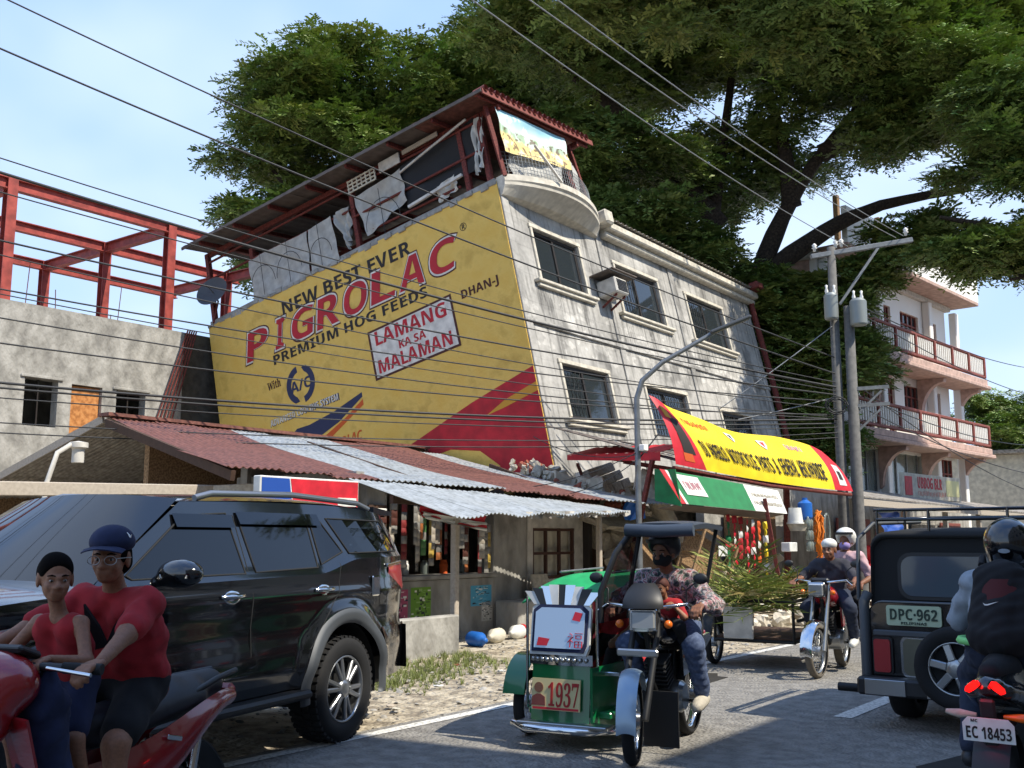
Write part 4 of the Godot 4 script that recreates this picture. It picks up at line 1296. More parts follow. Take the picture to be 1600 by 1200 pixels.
	var gp := func(nm: String, u0: float, u1: float, v0: float, v1: float, o: float, mat: Material) -> void:
		part(g, nm, slab(func(u: float, v: float) -> Vector3: return gs.call(lerpf(u0, u1, u), lerpf(v0, v1, v)) + V(-0.1, 0.2, 0.97) * o, 8, 3, 0.006), mat)
	gp.call("panel", 0.06, 0.68, 0.0, 1.0, 0.0, M.green_sign)
	gp.call("panel", 0.68, 1.0, 0.0, 1.0, 0.0, M.white_vinyl)
	gp.call("stripe", 0.0, 0.04, 0.0, 1.0, 0.0, M.red_sign)
	gp.call("stripe", 0.04, 0.06, 0.0, 1.0, 0.0, M.white_vinyl)
	gp.call("label_patch", 0.1, 0.28, 0.3, 0.92, 0.012, M.white_vinyl)
	var gx := (Cc - Dd).normalized()
	var gy := (A - Dd).normalized()
	var gb := Basis(gx, gy, gx.cross(gy).normalized())
	strokes(g, mk(C("c9949a"), 0.6), gs.call(0.19, 0.61) + V(0, 0, 0.024), 0.42, 0.17, gb, 7)
	strokes(g, M.rubble, gs.call(0.84, 0.66) + V(0, 0, 0.014), 0.75, 0.07, gb, 15)
	strokes(g, M.rubble, gs.call(0.84, 0.34) + V(0, 0, 0.014), 0.8, 0.08, gb, 16)
	part(g, "valance", slab(func(u: float, v: float) -> Vector3: return Dd.lerp(Cc, u) + V(0, -0.01 - 0.07 * v, -0.04 - 0.4 * v), 8, 1, 0.01), M.roof_under)
	part(g, "end_board", extrm([Vector2(0, 0), Vector2(0.5, 0.1), Vector2(0.5, 0.62), Vector2(0.1, 0.6)], -0.02, 0.0, Transform3D(Basis(V(0.1, 0, -1), UP, V(-1, 0, -0.1)), Dd + V(-0.02, -0.04, 0))), M.green_sign)
	# hanging goods
	var snack := mesh_of(sheetm(func(u: float, v: float) -> Vector3: return V(-0.06 + 0.12 * u, -0.13 * v, 0.03 * sin(PI * u) * sin(PI * v)), 4, 4))
	var tint := {"red": M.red_vinyl, "green and red": M.green_sign, "yellow": M.yellow_vinyl, "orange": M.mural_orange, "dark red": M.red_cloth}
	var keys := ["green and red", "red", "dark red", "red", "red", "orange", "yellow"]
	for k in 7:
		var st := thing("snack_strip", "long strip of %s snack packs hanging in the crushed shop" % keys[k], "snacks", RT * at(10.55 + 0.1 * k, 1.92 - 0.02 * k, -1.75 + 0.07 * k), "snack strips in the crushed shop")
		for j in 8 - (k % 3): part(st, "pack", snack, tint[keys[k]] if (j + k) % 4 else (M.red_vinyl if k == 0 else M.white_vinyl), Transform3D(eul(0, rf(-30, 30), rf(-8, 8)), V(0, -0.12 * j, 0)))
	var pail := [Vector2(0, 0), Vector2(0.11, 0), Vector2(0.14, 0.26), Vector2(0.155, 0.26), Vector2(0.155, 0.285), Vector2(0.13, 0.285), Vector2(0.1, 0.02), Vector2(0, 0.02)]
	solo("pail", "white plastic pail hanging at the end of the green awning", "pail", lathem(pail, 18), M.white_vinyl, RT * Transform3D(eul(180, 0, 0), V(11.84, 2.05, -1.05)))
	solo("wash_basin", "grey upturned basin hanging below the white pail", "basin", lathem([Vector2(0, 0), Vector2(0.13, 0), Vector2(0.18, 0.12), Vector2(0.2, 0.12)], 18), M.rubble, RT * at(11.85, 1.64, -1.02))
	solo("water_container", "blue plastic water container hanging beside the white pail", "container", lathem([Vector2(0, 0), Vector2(0.1, 0), Vector2(0.13, 0.05), Vector2(0.13, 0.3), Vector2(0.05, 0.36), Vector2(0.05, 0.4), Vector2(0, 0.4)], 12), M.blue_plastic, RT * at(12.2, 1.84, -1.0))
	var bt := mesh_of(lathem([Vector2(0, 0), Vector2(0.05, 0), Vector2(0.055, 0.14), Vector2(0.02, 0.19), Vector2(0.02, 0.22), Vector2(0, 0.22)], 10, I, false))
	for k in 6: solo("clear_bottle", "pale clear bottle bundled under the blue water container", "bottle", bt, M.pane_light, RT * at(12.1 + 0.11 * (k % 2), 1.28 + 0.2 * (k / 2), -0.92), "clear bottles hung by the shop")
	var rope := S()
	for k in 9:
		var pts := []
		var rr := rf(0.07, 0.13)
		for j in 17:
			var an := TAU * j / 16.0
			pts.append(V(12.45 + rr * cos(an) + rf(-0.01, 0.01), 1.62 + 0.38 * sin(an) + rf(-0.02, 0.02) - (0.1 if k > 6 else 0.0), -0.85 + rf(-0.06, 0.06)))
		tube(rope, pts, 0.014, 5, false)
	solo("rope_hank", "hanks of orange rope hanging by the utility pole", "rope", rope, M.orange_rope, RT)
	var hoop := []
	for j in 25: hoop.append(V(12.72 + 0.13 * cos(TAU * j / 24.0), 1.66 + 0.3 * sin(TAU * j / 24.0), -0.8))
	solo("hose_coil", "pale clear hose coil hanging beside the orange rope", "hose", tubem(hoop, 0.02, 6, false), M.pane_light, RT)
	solo("hanging_box", "small white carton on the brown shop post", "box", bx(V(0.34, 0.16, 0.16), 0.01), M.white_vinyl, RT * at(11.34, 1.36, -0.98))
	solo("shop_cabinet", "tilted glass display case with wooden frame in the crushed shop", "cabinet", display_case(), M.wood, RT * Transform3D(eul(0, -20, -24), V(10.0, 1.15, -1.9)))
	solo("paper_notice", "small white paper notice on the tilted display case", "notice", bx(V(0.2, 0.17, 0.006)), M.white_vinyl, RT * Transform3D(eul(0, -20, 0), V(10.0, 1.3, -1.6)))
	solo("leaning_board", "brown plywood board leaning in the crushed shop front", "board", bx(V(1.1, 1.6, 0.03), 0.004), M.wood, RT * Transform3D(eul(-14, 12, 9), V(9.6, 0.75, -2.7)))
	solo("blue_bundle", "blue plastic bundle caught in the wreckage under the green sign", "bundle", lump(V(0.34, 0.36, 0.3), 0.2), M.blue_plastic, RT * at(9.15, 1.98, -2.8))
	var inner := S()
	for k in 26: box(inner, V(rf(9.6, 14), rf(0.3, 1.9), rf(-4.8, -3.6)), V(rf(0.1, 0.5), rf(0.1, 0.4), rf(0.1, 0.3)), eul(rf(-20, 20), rf(0, 90), rf(-20, 20)))
	var im := solo("stock_pile", "jumbled brown cartons of shop stock inside the crushed shop front", "stock", inner, M.wood, RT)
	stuff(im)

func display_case() -> SurfaceTool:
	var s := S()
	for x in [-0.4, 0.4]:
		for z in [-0.2, 0.2]: box(s, V(x, 0, z), V(0.04, 0.8, 0.04))
	for y in [-0.38, 0.0, 0.38]:
		for z in [-0.2, 0.2]: box(s, V(0, y, z), V(0.76, 0.04, 0.036))
		for x in [-0.4, 0.4]: box(s, V(x, y, 0), V(0.036, 0.038, 0.36))
	box(s, V(0, 0, -0.2), V(0.76, 0.76, 0.01))
	return s

# ---------- white building with red balconies ----------
func white_building() -> void:
	var yaw := deg_to_rad(-43.0)
	# local x along its front (away), z out of the front
	var dx := V(sin(-yaw), 0, -cos(-yaw))
	var xf := Transform3D(Basis(dx, UP, dx.cross(UP)), V(10.4, 0, -34.0))
	var b := thing("balcony_building", "white and pink corner building with maroon balconies behind the utility pole", "building", xf)
	var L := 11.6
	var holes := []
	var fl := [[5.2, 8.1], [8.1, 11.0]]
	for k in 2:
		var y: float = fl[k][0]
		for q in [[1.0, 2.3, 0.9], [3.0, 4.0, 0.15], [5.0, 6.0, 0.15], [6.9, 8.7, 0.5], [9.6, 10.6, 0.9]]:
			holes.append([q[0], y + q[2], q[1], y + 2.2])
	holes.append([1.0, 2.9, 4.2, 4.7]); holes.append([5.0, 2.9, 9.0, 4.7]); holes.append([9.8, 2.4, 11.6, 4.7])
	part(b, "front_wall", wall(0, 0, L, 11.0, holes, 0.25), M.white)
	part(b, "inner_wall", bx(V(L - 0.5, 10.8, 0.1), 0, V(L / 2, 5.4, -1.6)), M.concrete)
	part(b, "side_wall", bx(V(0.25, 11, 9), 0, V(0.13, 5.5, -4.76)), M.pink)
	part(b, "side_wall", bx(V(0.25, 11, 9), 0, V(L - 0.13, 5.5, -4.76)), M.white_paint)
	part(b, "roof_slab", bx(V(L + 0.4, 0.2, 9.6), 0.02, V(L / 2, 11.1, -4.6)), M.white_paint)
	part(b, "parapet", bx(V(L + 0.8, 1.3, 0.2), 0.02, V(L / 2 + 0.3, 11.95, 1.1)), M.white)
	part(b, "parapet_floor", bx(V(L + 0.8, 0.15, 1.6), 0.02, V(L / 2 + 0.3, 11.26, 0.4)), M.pink)
	for h in holes:
		var w: float = h[2] - h[0]
		var o := Node3D.new()
		o.name = "window"
		b.add_child(o, true)
		o.position = V(h[0], h[1], -0.12)
		var hh: float = h[3] - h[1]
		var wide := w > 2.5
		part(o, "pane", bx(V(w, hh, 0.02), 0, V(w / 2, hh / 2, -0.03)), M.pane_light if wide else M.pane)
		var s := S()
		for i in 5: box(s, V(w * i / 4.0, hh / 2, 0), V(0.07 if i % 4 else 0.1, hh, 0.06))
		if not wide:
			for i in 5: box(s, V(w / 2, hh * i / 4.0, 0.002), V(w, 0.06, 0.055))
		part(o, "bars", s, M.maroon if not wide else M.galv)
	for k in 2:
		var y: float = fl[k][0]
		var d := 1.15
		part(b, "balcony_slab", bx(V(L + 1.4, 0.25, d), 0.03, V(L / 2 + 0.6, y - 0.12, d / 2 + 0.01)), M.pink)
		part(b, "balcony_edge", bx(V(L + 1.6, 0.16, d + 0.1), 0.03, V(L / 2 + 0.6, y - 0.33, d / 2 + 0.06)), M.pink)
		var rail := part(b, "balustrade", bx(V(L + 1.3, 0.1, 0.14), 0.02, V(L / 2 + 0.6, y + 0.92, d - 0.08)), M.maroon)
		part(rail, "lower_rail", bx(V(L + 1.3, 0.1, 0.14), 0.02, V(L / 2 + 0.6, y + 0.12, d - 0.08)), M.maroon)
		for i in 8:
			var x := 0.05 + (L + 1.1) * i / 7.0
			part(rail, "rail_post", bx(V(0.16, 0.8, 0.16), 0.02, V(x, y + 0.5, d - 0.08)), M.maroon)
			if i < 7:
				for j in 8: part(rail, "baluster", bx(V(0.09, 0.66, 0.07), 0.02, V(x + 0.22 + 0.2 * j, y + 0.52, d - 0.08)), M.white)
		# curved brackets under the balcony
		for i in 4:
			var x := 0.3 + 4.0 * i
			if x > L + 0.6: x = L + 0.6
			var pts := [Vector2(0, 0), Vector2(0, -1.5)]
			for j in 9:
				var a := PI / 2 * j / 8.0
				pts.append(Vector2(0.12 + 0.9 * (1.0 - cos(a)), -1.4 + 1.25 * sin(a)))
			pts.append(Vector2(1.05, 0))
			part(b, "bracket", extrm(pts, -0.15, 0.15, Transform3D(Basis(V(0, 0, 1), UP, V(-1, 0, 0)), V(x, y - 0.42, 0.02))), M.pink)
	for x in [0.3, 4.5, 9.3, 12.2]: part(b, "column", bx(V(0.35, 11, 0.3), 0.03, V(x, 5.5, 0.16)), M.white)
	for x in [3.5, 7.2, 11.6, 13.2]: part(b, "roof_post", bx(V(0.2, 2.2, 0.2), 0.02, V(x, 13.2, -0.8)), M.wood)
	part(b, "roof_glass", bx(V(7, 1.6, 0.04), 0, V(8, 12.9, -1.0)), M.pane_light)

func street_right() -> void:
	# row of low shop roofs beyond the pole
	var t := thing("shop_row", "row of dark low shops under a pale tin canopy beyond the pole", "shops", RT)
	part(t, "canopy", slab(func(u: float, v: float) -> Vector3: return V(15.2 + 24.0 * u, 2.36 + 0.5 * v + 0.012 * sin(u * 500.0), -1.1 - 2.6 * v), 160, 2, 0.03), M.roof_old)
	part(t, "fascia", bx(V(24, 0.14, 0.05), 0, V(27.2, 2.26, -1.1)), M.wood_grey)
	part(t, "back_wall", bx(V(24, 2.9, 0.2), 0, V(27.2, 1.45, -4.6)), M.concrete)
	for i in 7: part(t, "post", barm(V(15.6 + 3.7 * i, 0, -1.3), V(15.6 + 3.7 * i, 2.34, -1.3), 0.12, 0.12), [M.concrete, M.wood_grey][i % 2])
	for i in 6: part(t, "shutter", bx(V(2.9, 2.1, 0.06), 0.01, V(17.5 + 3.7 * i, 1.05, -4.4)), [M.wood, M.concrete, M.maroon][i % 3])
	# sign board
	var s := thing("hardware_sign", "white sign board with red lettering above the far tin canopy", "sign", Transform3D(Basis(V(0.682, 0, -0.731), UP, V(0.731, 0, 0.682)), V(12.9, 3.05, -31.6)))
	part(s, "board", bx(V(4.6, 0.75, 0.1), 0.01), M.cream)
	part(s, "emblem", bx(V(0.5, 0.55, 0.02), 0, V(-1.9, 0, 0.06)), M.red_vinyl)
	words(s, "lettering", "UBBOG BLR", M.red_vinyl, V(-0.25, 0.12, 0.052), 1.9, 0.34, Basis(), "Droid Sans", 0, 0.01)
	strokes(s, mk(C("cf8f80"), 0.6), V(-0.1, -0.2, 0.052), 2.2, 0.16, Basis(), 18)
	part(s, "side_panel", bx(V(1.1, 0.5, 0.012), 0.003, V(1.6, 0.02, 0.055)), mk(C("d8d49a"), 0.6))
	# far pale building and lower roofs at the end of the street
	var f := thing("pale_building", "plain cream building with green base roof at the street's far end", "building", RT * at(50.0, 0, -6.5))
	part(f, "wall", bx(V(12, 5.4, 7), 0.03, V(2, 2.7, 0)), M.cream)
	part(f, "roof", bx(V(12.6, 0.2, 7.6), 0.03, V(2, 5.5, 0)), M.roof_old)
	for i in 3:
		var w := part(f, "window", bx(V(1.2, 1.1, 0.06), 0.01, V(-2 + 3.6 * i, 3.6, 3.53)), M.frame_dark)
		part(w, "pane", bx(V(1.0, 0.9, 0.02), 0, V(-2 + 3.6 * i, 3.6, 3.57)), M.pane)
	part(f, "lower_roof", bx(V(8, 0.15, 3), 0.02, V(3, 2.6, 4.9)), M.green_sign)
	var st := thing("street_stall", "small stall with blue tarpaulin and heaped red goods under the far canopy", "stall", RT * at(18.6, 0, -1.9))
	part(st, "table", bx(V(2.6, 0.08, 0.9), 0.01, V(0, 0.85, 0)), M.wood)
	for x in [-1.2, 1.2]: part(st, "leg", bx(V(0.08, 0.82, 0.08), 0.005, V(x, 0.41, 0.3)), M.wood_dark)
	part(st, "goods", lump(V(2.4, 0.6, 0.8), 0.25), M.red_vinyl, at(0, 1.05, 0))
	hang(st, "tarpaulin", V(-1.2, 2.1, 0.6), V(0.2, 2.15, 0.6), V(0.2, 1.7, 0.7), V(-1.2, 1.65, 0.7), M.blue_vinyl, 0.1, 0.05)

# row of houses added outside the picture's right edge to shade the near lanes
func added_shade_houses() -> void:
	var rows := [[-16.0, 1.5, 13.4, "unseen tall grey plastered apartment house added to shade the road", M.concrete], [1.55, 14.0, 10.2, "unseen cream three storey shop house added to shade the road", M.cream], [14.05, 26.0, 6.2, "unseen low white two storey house added across the road", M.white_paint], [26.05, 44.0, 7.0, "unseen long pink shop house added across the road", M.pink]]
	for q in rows:
		var w: float = q[1] - q[0]
		var h: float = q[2]
		var holes := []
		var n := int(w / 2.4)
		for f in int(h / 3.0):
			for i in n:
				var x := (i + 0.5) * w / n
				if f == 0: holes.append([x - 0.9, 0.05, x + 0.9, 2.4])
				else: holes.append([x - 0.6, f * 3.1 + 1.0, x + 0.6, f * 3.1 + 2.3])
		# front faces the road: local z out of the wall is towards the shops
		var b := thing("added_shade_house", q[3], "building", RT * Transform3D(Basis(V(-1, 0, 0), UP, V(0, 0, -1)), V(q[1], 0, 10.5)))
		part(b, "front_wall", wall(0, 0, w, h, holes, 0.2), q[4])
		part(b, "side_wall", bx(V(0.2, h, 8), 0, V(0.1, h / 2, -4.22)), q[4])
		part(b, "side_wall", bx(V(0.2, h, 8), 0, V(w - 0.1, h / 2, -4.22)), q[4])
		part(b, "roof", bx(V(w - 0.01, 0.2, 8.5), 0.02, V(w / 2, h + 0.1, -4.0)), M.roof_old)
		part(b, "inner_wall", bx(V(w - 0.5, h - 0.2, 0.1), 0, V(w / 2, h / 2, -1.2)), M.concrete)
		for o in holes:
			if o[1] < 1.0: part(b, "shutter", bx(V(1.8, 2.35, 0.06), 0.01, V((o[0] + o[2]) / 2, 1.22, -0.12)), M.wood)
			else: part(b, "window_pane", bx(V(1.2, 1.3, 0.03), 0, V((o[0] + o[2]) / 2, (o[1] + o[3]) / 2, -0.12)), M.pane)

# ---------- trees ----------
func leaf_mesh(twigs: int, size: float) -> Mesh:
	# a spray: twigs fanning out and drooping, each lined with pairs of small leaflets
	var s := S()
	for i in twigs:
		var az := TAU * i / twigs + rf(-0.5, 0.5)
		var start := V(rf(-0.25, 0.25), rf(-0.2, 0.25), rf(-0.25, 0.25))
		var dir := V(cos(az), rf(-0.15, 0.4), sin(az)).normalized()
		var side := dir.cross(UP).normalized()
		var ln := rf(0.55, 1.0)
		for j in 7:
			var f := (j + 1) / 7.0
			var p := start + dir * ln * f - UP * 0.35 * f * f * ln
			for g in [-1.0, 1.0]:
				var k := rf(0.8, 1.2)
				s.set_color(Color(k, k, k))
				var l: Vector3 = (side * g + dir * 0.7 + V(rf(-0.35, 0.35), rf(-0.5, 0.3), rf(-0.35, 0.35))).normalized() * size * rf(0.75, 1.3)
				var w := (dir * 0.8 + UP * rf(-0.5, 0.5)).normalized() * size * rf(0.2, 0.32)
				for v in [p, p + l * 0.5 + w, p + l, p, p + l, p + l * 0.5 - w]: s.add_vertex(v)
	s.generate_normals()
	return s.commit()

func limb(pts: Array, r0: float, r1: float, n := 9) -> SurfaceTool:
	var out := []
	var rad := []
	var m: int = pts.size() - 1
	for i in m:
		for j in 4:
			var q: Vector3 = pts[i].cubic_interpolate(pts[i + 1], pts[maxi(i - 1, 0)], pts[mini(i + 2, m)], j / 4.0)
			out.append(q + V(rf(-1, 1), rf(-1, 1), rf(-1, 1)) * r1 * 0.2)
			rad.append(lerpf(r0, r1, (i + j / 4.0) / m) * rf(0.93, 1.07))
	out.append(pts[m]); rad.append(r1)
	return tubem(out, rad, n)

# clumps: array of [centre, radii, how many sprays, tint]
func crown(p: Node3D, mesh: Mesh, clumps: Array, size: float, mat: Material) -> void:
	var spots := []
	for c in clumps:
		var cen: Vector3 = c[0]
		var rad: Vector3 = c[1]
		for i in c[2]:
			var d := V(rng.randfn(), rng.randfn(), rng.randfn()).normalized()
			# mostly in the outer shell and the top, flat layers
			var q := d * pow(rng.randf(), 0.45)
			if q.y < -0.35: q.y = rf(-0.4, 0.1)
			var pos := cen + q * rad
			var k := rf(0.7, 1.3)
			var col: Color = c[3]
			spots.append([Transform3D(eul(rf(-25, 25), rf(0, 360), rf(-25, 25)) * Basis.from_scale(V(1, 0.8, 1) * size * rf(0.7, 1.35)), pos), Color(col.r * k * rf(0.85, 1.2), col.g * k, col.b * k)])
	stuff(scatter(p, "crown", mesh, mat, spots))

func clumps_in(cen: Vector3, rad: Vector3, n: int, cr: float, per: int, tints: Array, flat := 0.55) -> Array:
	var out := []
	for i in n:
		var d := V(rng.randfn(), rng.randfn(), rng.randfn()).normalized() * pow(rng.randf(), 0.4)
		var r := cr * rf(0.6, 1.35)
		out.append([cen + d * rad, V(r, r * flat, r), int(0.62 * per * r * r / (cr * cr)), tints[rng.randi() % tints.size()]])
	return out

# the street front stands in full sun: boughs that would shade it grow further back
func clear_of_front(cl: Array, o: Vector3) -> void:
	var inv := LB.affine_inverse()
	var s := inv.basis * V(0.88, 1.3, 0.47).normalized()
	for c in cl:
		for i in 12:
			var p: Vector3 = inv * (o + c[0])
			var t := p.z / s.z
			var q := p - s * t
			if t < 0.0 or q.x < -2.5 or q.x > 15.0 or q.y < -8.0 or q.y > 2.0: break
			c[0] += V(0.25, 0.45, -1.2)

# gaps in the high crown through which the sun reaches the low boughs
func open_to_sun(cl: Array, target: Vector3, r: float) -> void:
	var s := V(0.88, 1.3, 0.47).normalized()
	for c in cl:
		var d: Vector3 = c[0] - target
		var along := d.dot(s)
		if along < 2.6: continue
		var off := d - s * along
		if off.length() < r: c[0] += off.normalized() * (r - off.length()) + V(0.6, 1.2, -1.5)

func trees() -> void:
	var spray := leaf_mesh(6, 0.3)
	var g := [Color(0.17, 0.24, 0.058), Color(0.145, 0.215, 0.052), Color(0.2, 0.26, 0.062)]
	# tall tree behind the leaning building, left
	var t := thing("tall_tree", "tall spreading green tree rising behind the rooftop shed", "tree", at(-4.0, 0, -40.0))
	part(t, "trunk", limb([V(0, 0, 0), V(0.3, 6, 0), V(0, 12, 0), V(-0.5, 17, 0)], 0.7, 0.25), M.bark)
	for q in [[V(0, 8, 0), V(-2.5, 12, 0.5), V(-5.5, 16, 1)], [V(0, 9, 0), V(3, 13, 0), V(6, 17, 0)], [V(0, 12, 0), V(-2, 16, 0), V(-3, 20, 0)]]:
		part(t, "limb", limb(q, 0.3, 0.08, 7), M.bark)
	var cl := []
	cl += clumps_in(V(-2.5, 17.5, 0), V(5.0, 4.4, 4.0), 66, 1.25, 66, g)
	cl += clumps_in(V(-5.0, 14.0, 0), V(2.0, 4.5, 3), 26, 1.05, 52, g)
	cl += clumps_in(V(4.5, 20, 0), V(5.4, 3.6, 4.0), 52, 1.3, 66, g)
	cl += clumps_in(V(3.5, 16, -1), V(5.0, 4.0, 4.0), 40, 1.3, 66, g)
	crown(t, spray, cl, 0.62, M.leaf)
	# big rain tree behind the building, its limbs reaching over the street
	var r := thing("rain_tree", "huge dark rain tree with forked limbs behind the leaning building", "tree", at(8.2, 0, -33.5))
	part(r, "trunk", limb([V(-0.6, 0, 0), V(-0.7, 5, 0), V(-0.5, 8.5, 0), V(0.1, 10.5, 0)], 1.0, 0.62, 12), M.bark)
	for q in [[V(0, 10, 0), V(0.9, 12.2, 0.3), V(2.2, 14.3, 0.6), V(4.5, 17, 1)], [V(0.3, 10.3, 0), V(2.2, 11.6, 0.6), V(3.9, 12.3, 1.2), V(6.5, 12.6, 2)], [V(-0.5, 9.0, 0), V(-1.4, 11.5, 0), V(-1.0, 14.5, 0), V(-0.5, 18, 0)], [V(-0.6, 8.5, 0), V(-3.0, 10.2, 0.8), V(-5.0, 11.0, 1.5)], [V(1.2, 12.6, 0.3), V(1.0, 14.5, 0.5), V(0.4, 17, 0.5)], [V(-1.2, 12, 0), V(-4, 15, 1), V(-7.5, 17.5, 2)], [V(2.2, 14.3, 0.6), V(5, 15.5, 2), V(9, 16.5, 3)]]:
		part(r, "limb", limb(q, 0.36, 0.1, 8), M.bark)
	cl = []
	# high ceiling of leaves
	cl += clumps_in(V(-2.5, 18.5, 3), V(7, 2.6, 5), 84, 1.3, 62, g)
	cl += clumps_in(V(6.5, 17.6, 4), V(9.5, 2.6, 5), 130, 1.35, 66, g)
	cl += clumps_in(V(4.0, 16.0, 7.0), V(10.0, 1.4, 3.0), 76, 1.3, 66, g)
	cl += clumps_in(V(-2.0, 17.0, 6.0), V(5.0, 1.4, 3.0), 20, 1.6, 110, g)
	# lower sunlit masses over the front and right
	cl += clumps_in(V(-4.6, 10.9, 2.2), V(3.4, 1.3, 1.8), 20, 1.1, 100, g)
	cl += clumps_in(V(-5.0, 13.4, 2.5), V(2.8, 1.4, 1.8), 14, 1.1, 90, g)
	cl += clumps_in(V(0.6, 8.0, 1.0), V(3.6, 1.8, 1.5), 26, 1.0, 90, g)
	cl += clumps_in(V(0.9, 5.4, 0.5), V(1.5, 2.8, 1.2), 22, 0.8, 80, g)
	cl += clumps_in(V(5.2, 14.2, 4.0), V(3.6, 1.6, 2.0), 20, 1.2, 90, g)
	cl += clumps_in(V(4.4, 10.6, 2.5), V(2.6, 1.0, 1.2), 9, 0.7, 70, g)
	cl += clumps_in(V(2.4, 9.0, 3.2), V(1.4, 1.2, 0.9), 8, 0.55, 50, g)
	cl += clumps_in(V(2.2, 6.6, 3.0), V(0.7, 1.8, 0.6), 8, 0.5, 50, g)
	cl += clumps_in(V(-1.0, 14.2, -1), V(4, 2, 2), 16, 1.3, 80, g)
	clear_of_front(cl, r.position)
	open_to_sun(cl, V(-4.6, 11.2, 2.4), 3.4)
	open_to_sun(cl, V(5.2, 14.2, 4.0), 2.6)
	crown(r, spray, cl, 0.55, M.leaf)
	# tree standing right of the street, branches hanging into the view
	var n := thing("street_tree", "leafy tree with branches hanging over the white balcony building", "tree", at(16.2, 0, -27.0))
	part(n, "trunk", limb([V(0.5, 0, 0), V(0.4, 4, 0), V(0, 8, 0), V(-0.5, 12, 0)], 0.5, 0.2), M.bark)
	for q in [[V(0.2, 7, 0), V(-2, 9.5, 0), V(-4.5, 10.2, 0)], [V(0, 9, 0), V(-2, 12, 0), V(-3.5, 14, 0)], [V(0.2, 6.5, 0), V(-1.6, 8.4, 0.5), V(-3.2, 8.2, 1)]]:
		part(n, "limb", limb(q, 0.2, 0.05, 7), M.bark)
	cl = clumps_in(V(-2.2, 11.6, 0.5), V(3.6, 1.8, 1.8), 20, 0.85, 80, g)
	cl += clumps_in(V(-1.2, 9.2, 0.4), V(2.2, 1.4, 1.2), 16, 0.8, 80, g)
	cl += clumps_in(V(-3.6, 9.0, 0.6), V(1.8, 0.8, 1.0), 10, 0.6, 70, g)
	cl += clumps_in(V(-0.8, 14.0, 0), V(4.0, 2.0, 2.0), 24, 1.2, 110, g)
	crown(n, spray, cl, 0.46, M.leaf)
	var f := thing("far_tree", "rounded green tree beyond the street's far end", "tree", at(25.0, 0, -50.0))
	part(f, "trunk", limb([V(0, 0, 0), V(0, 3, 0), V(0.2, 6, 0)], 0.4, 0.2), M.bark)
	crown(f, spray, clumps_in(V(0.5, 6.6, 0), V(4.2, 2.6, 3.0), 28, 1.3, 100, g), 0.5, M.leaf)
	# small tree across the road, out of the picture, mirrored in the car windows
	var c := thing("kerb_tree", "small leafy tree on the far pavement across the road", "tree", RT * at(4.0, 0, 9.6))
	part(c, "trunk", limb([V(0, 0, 0), V(0.1, 2, 0), V(0, 4, 0.2), V(0.2, 5.5, 0)], 0.22, 0.08), M.bark)
	crown(c, spray, clumps_in(V(0, 6.0, 0), V(1.8, 1.5, 0.9), 16, 0.8, 60, g), 0.4, M.leaf)

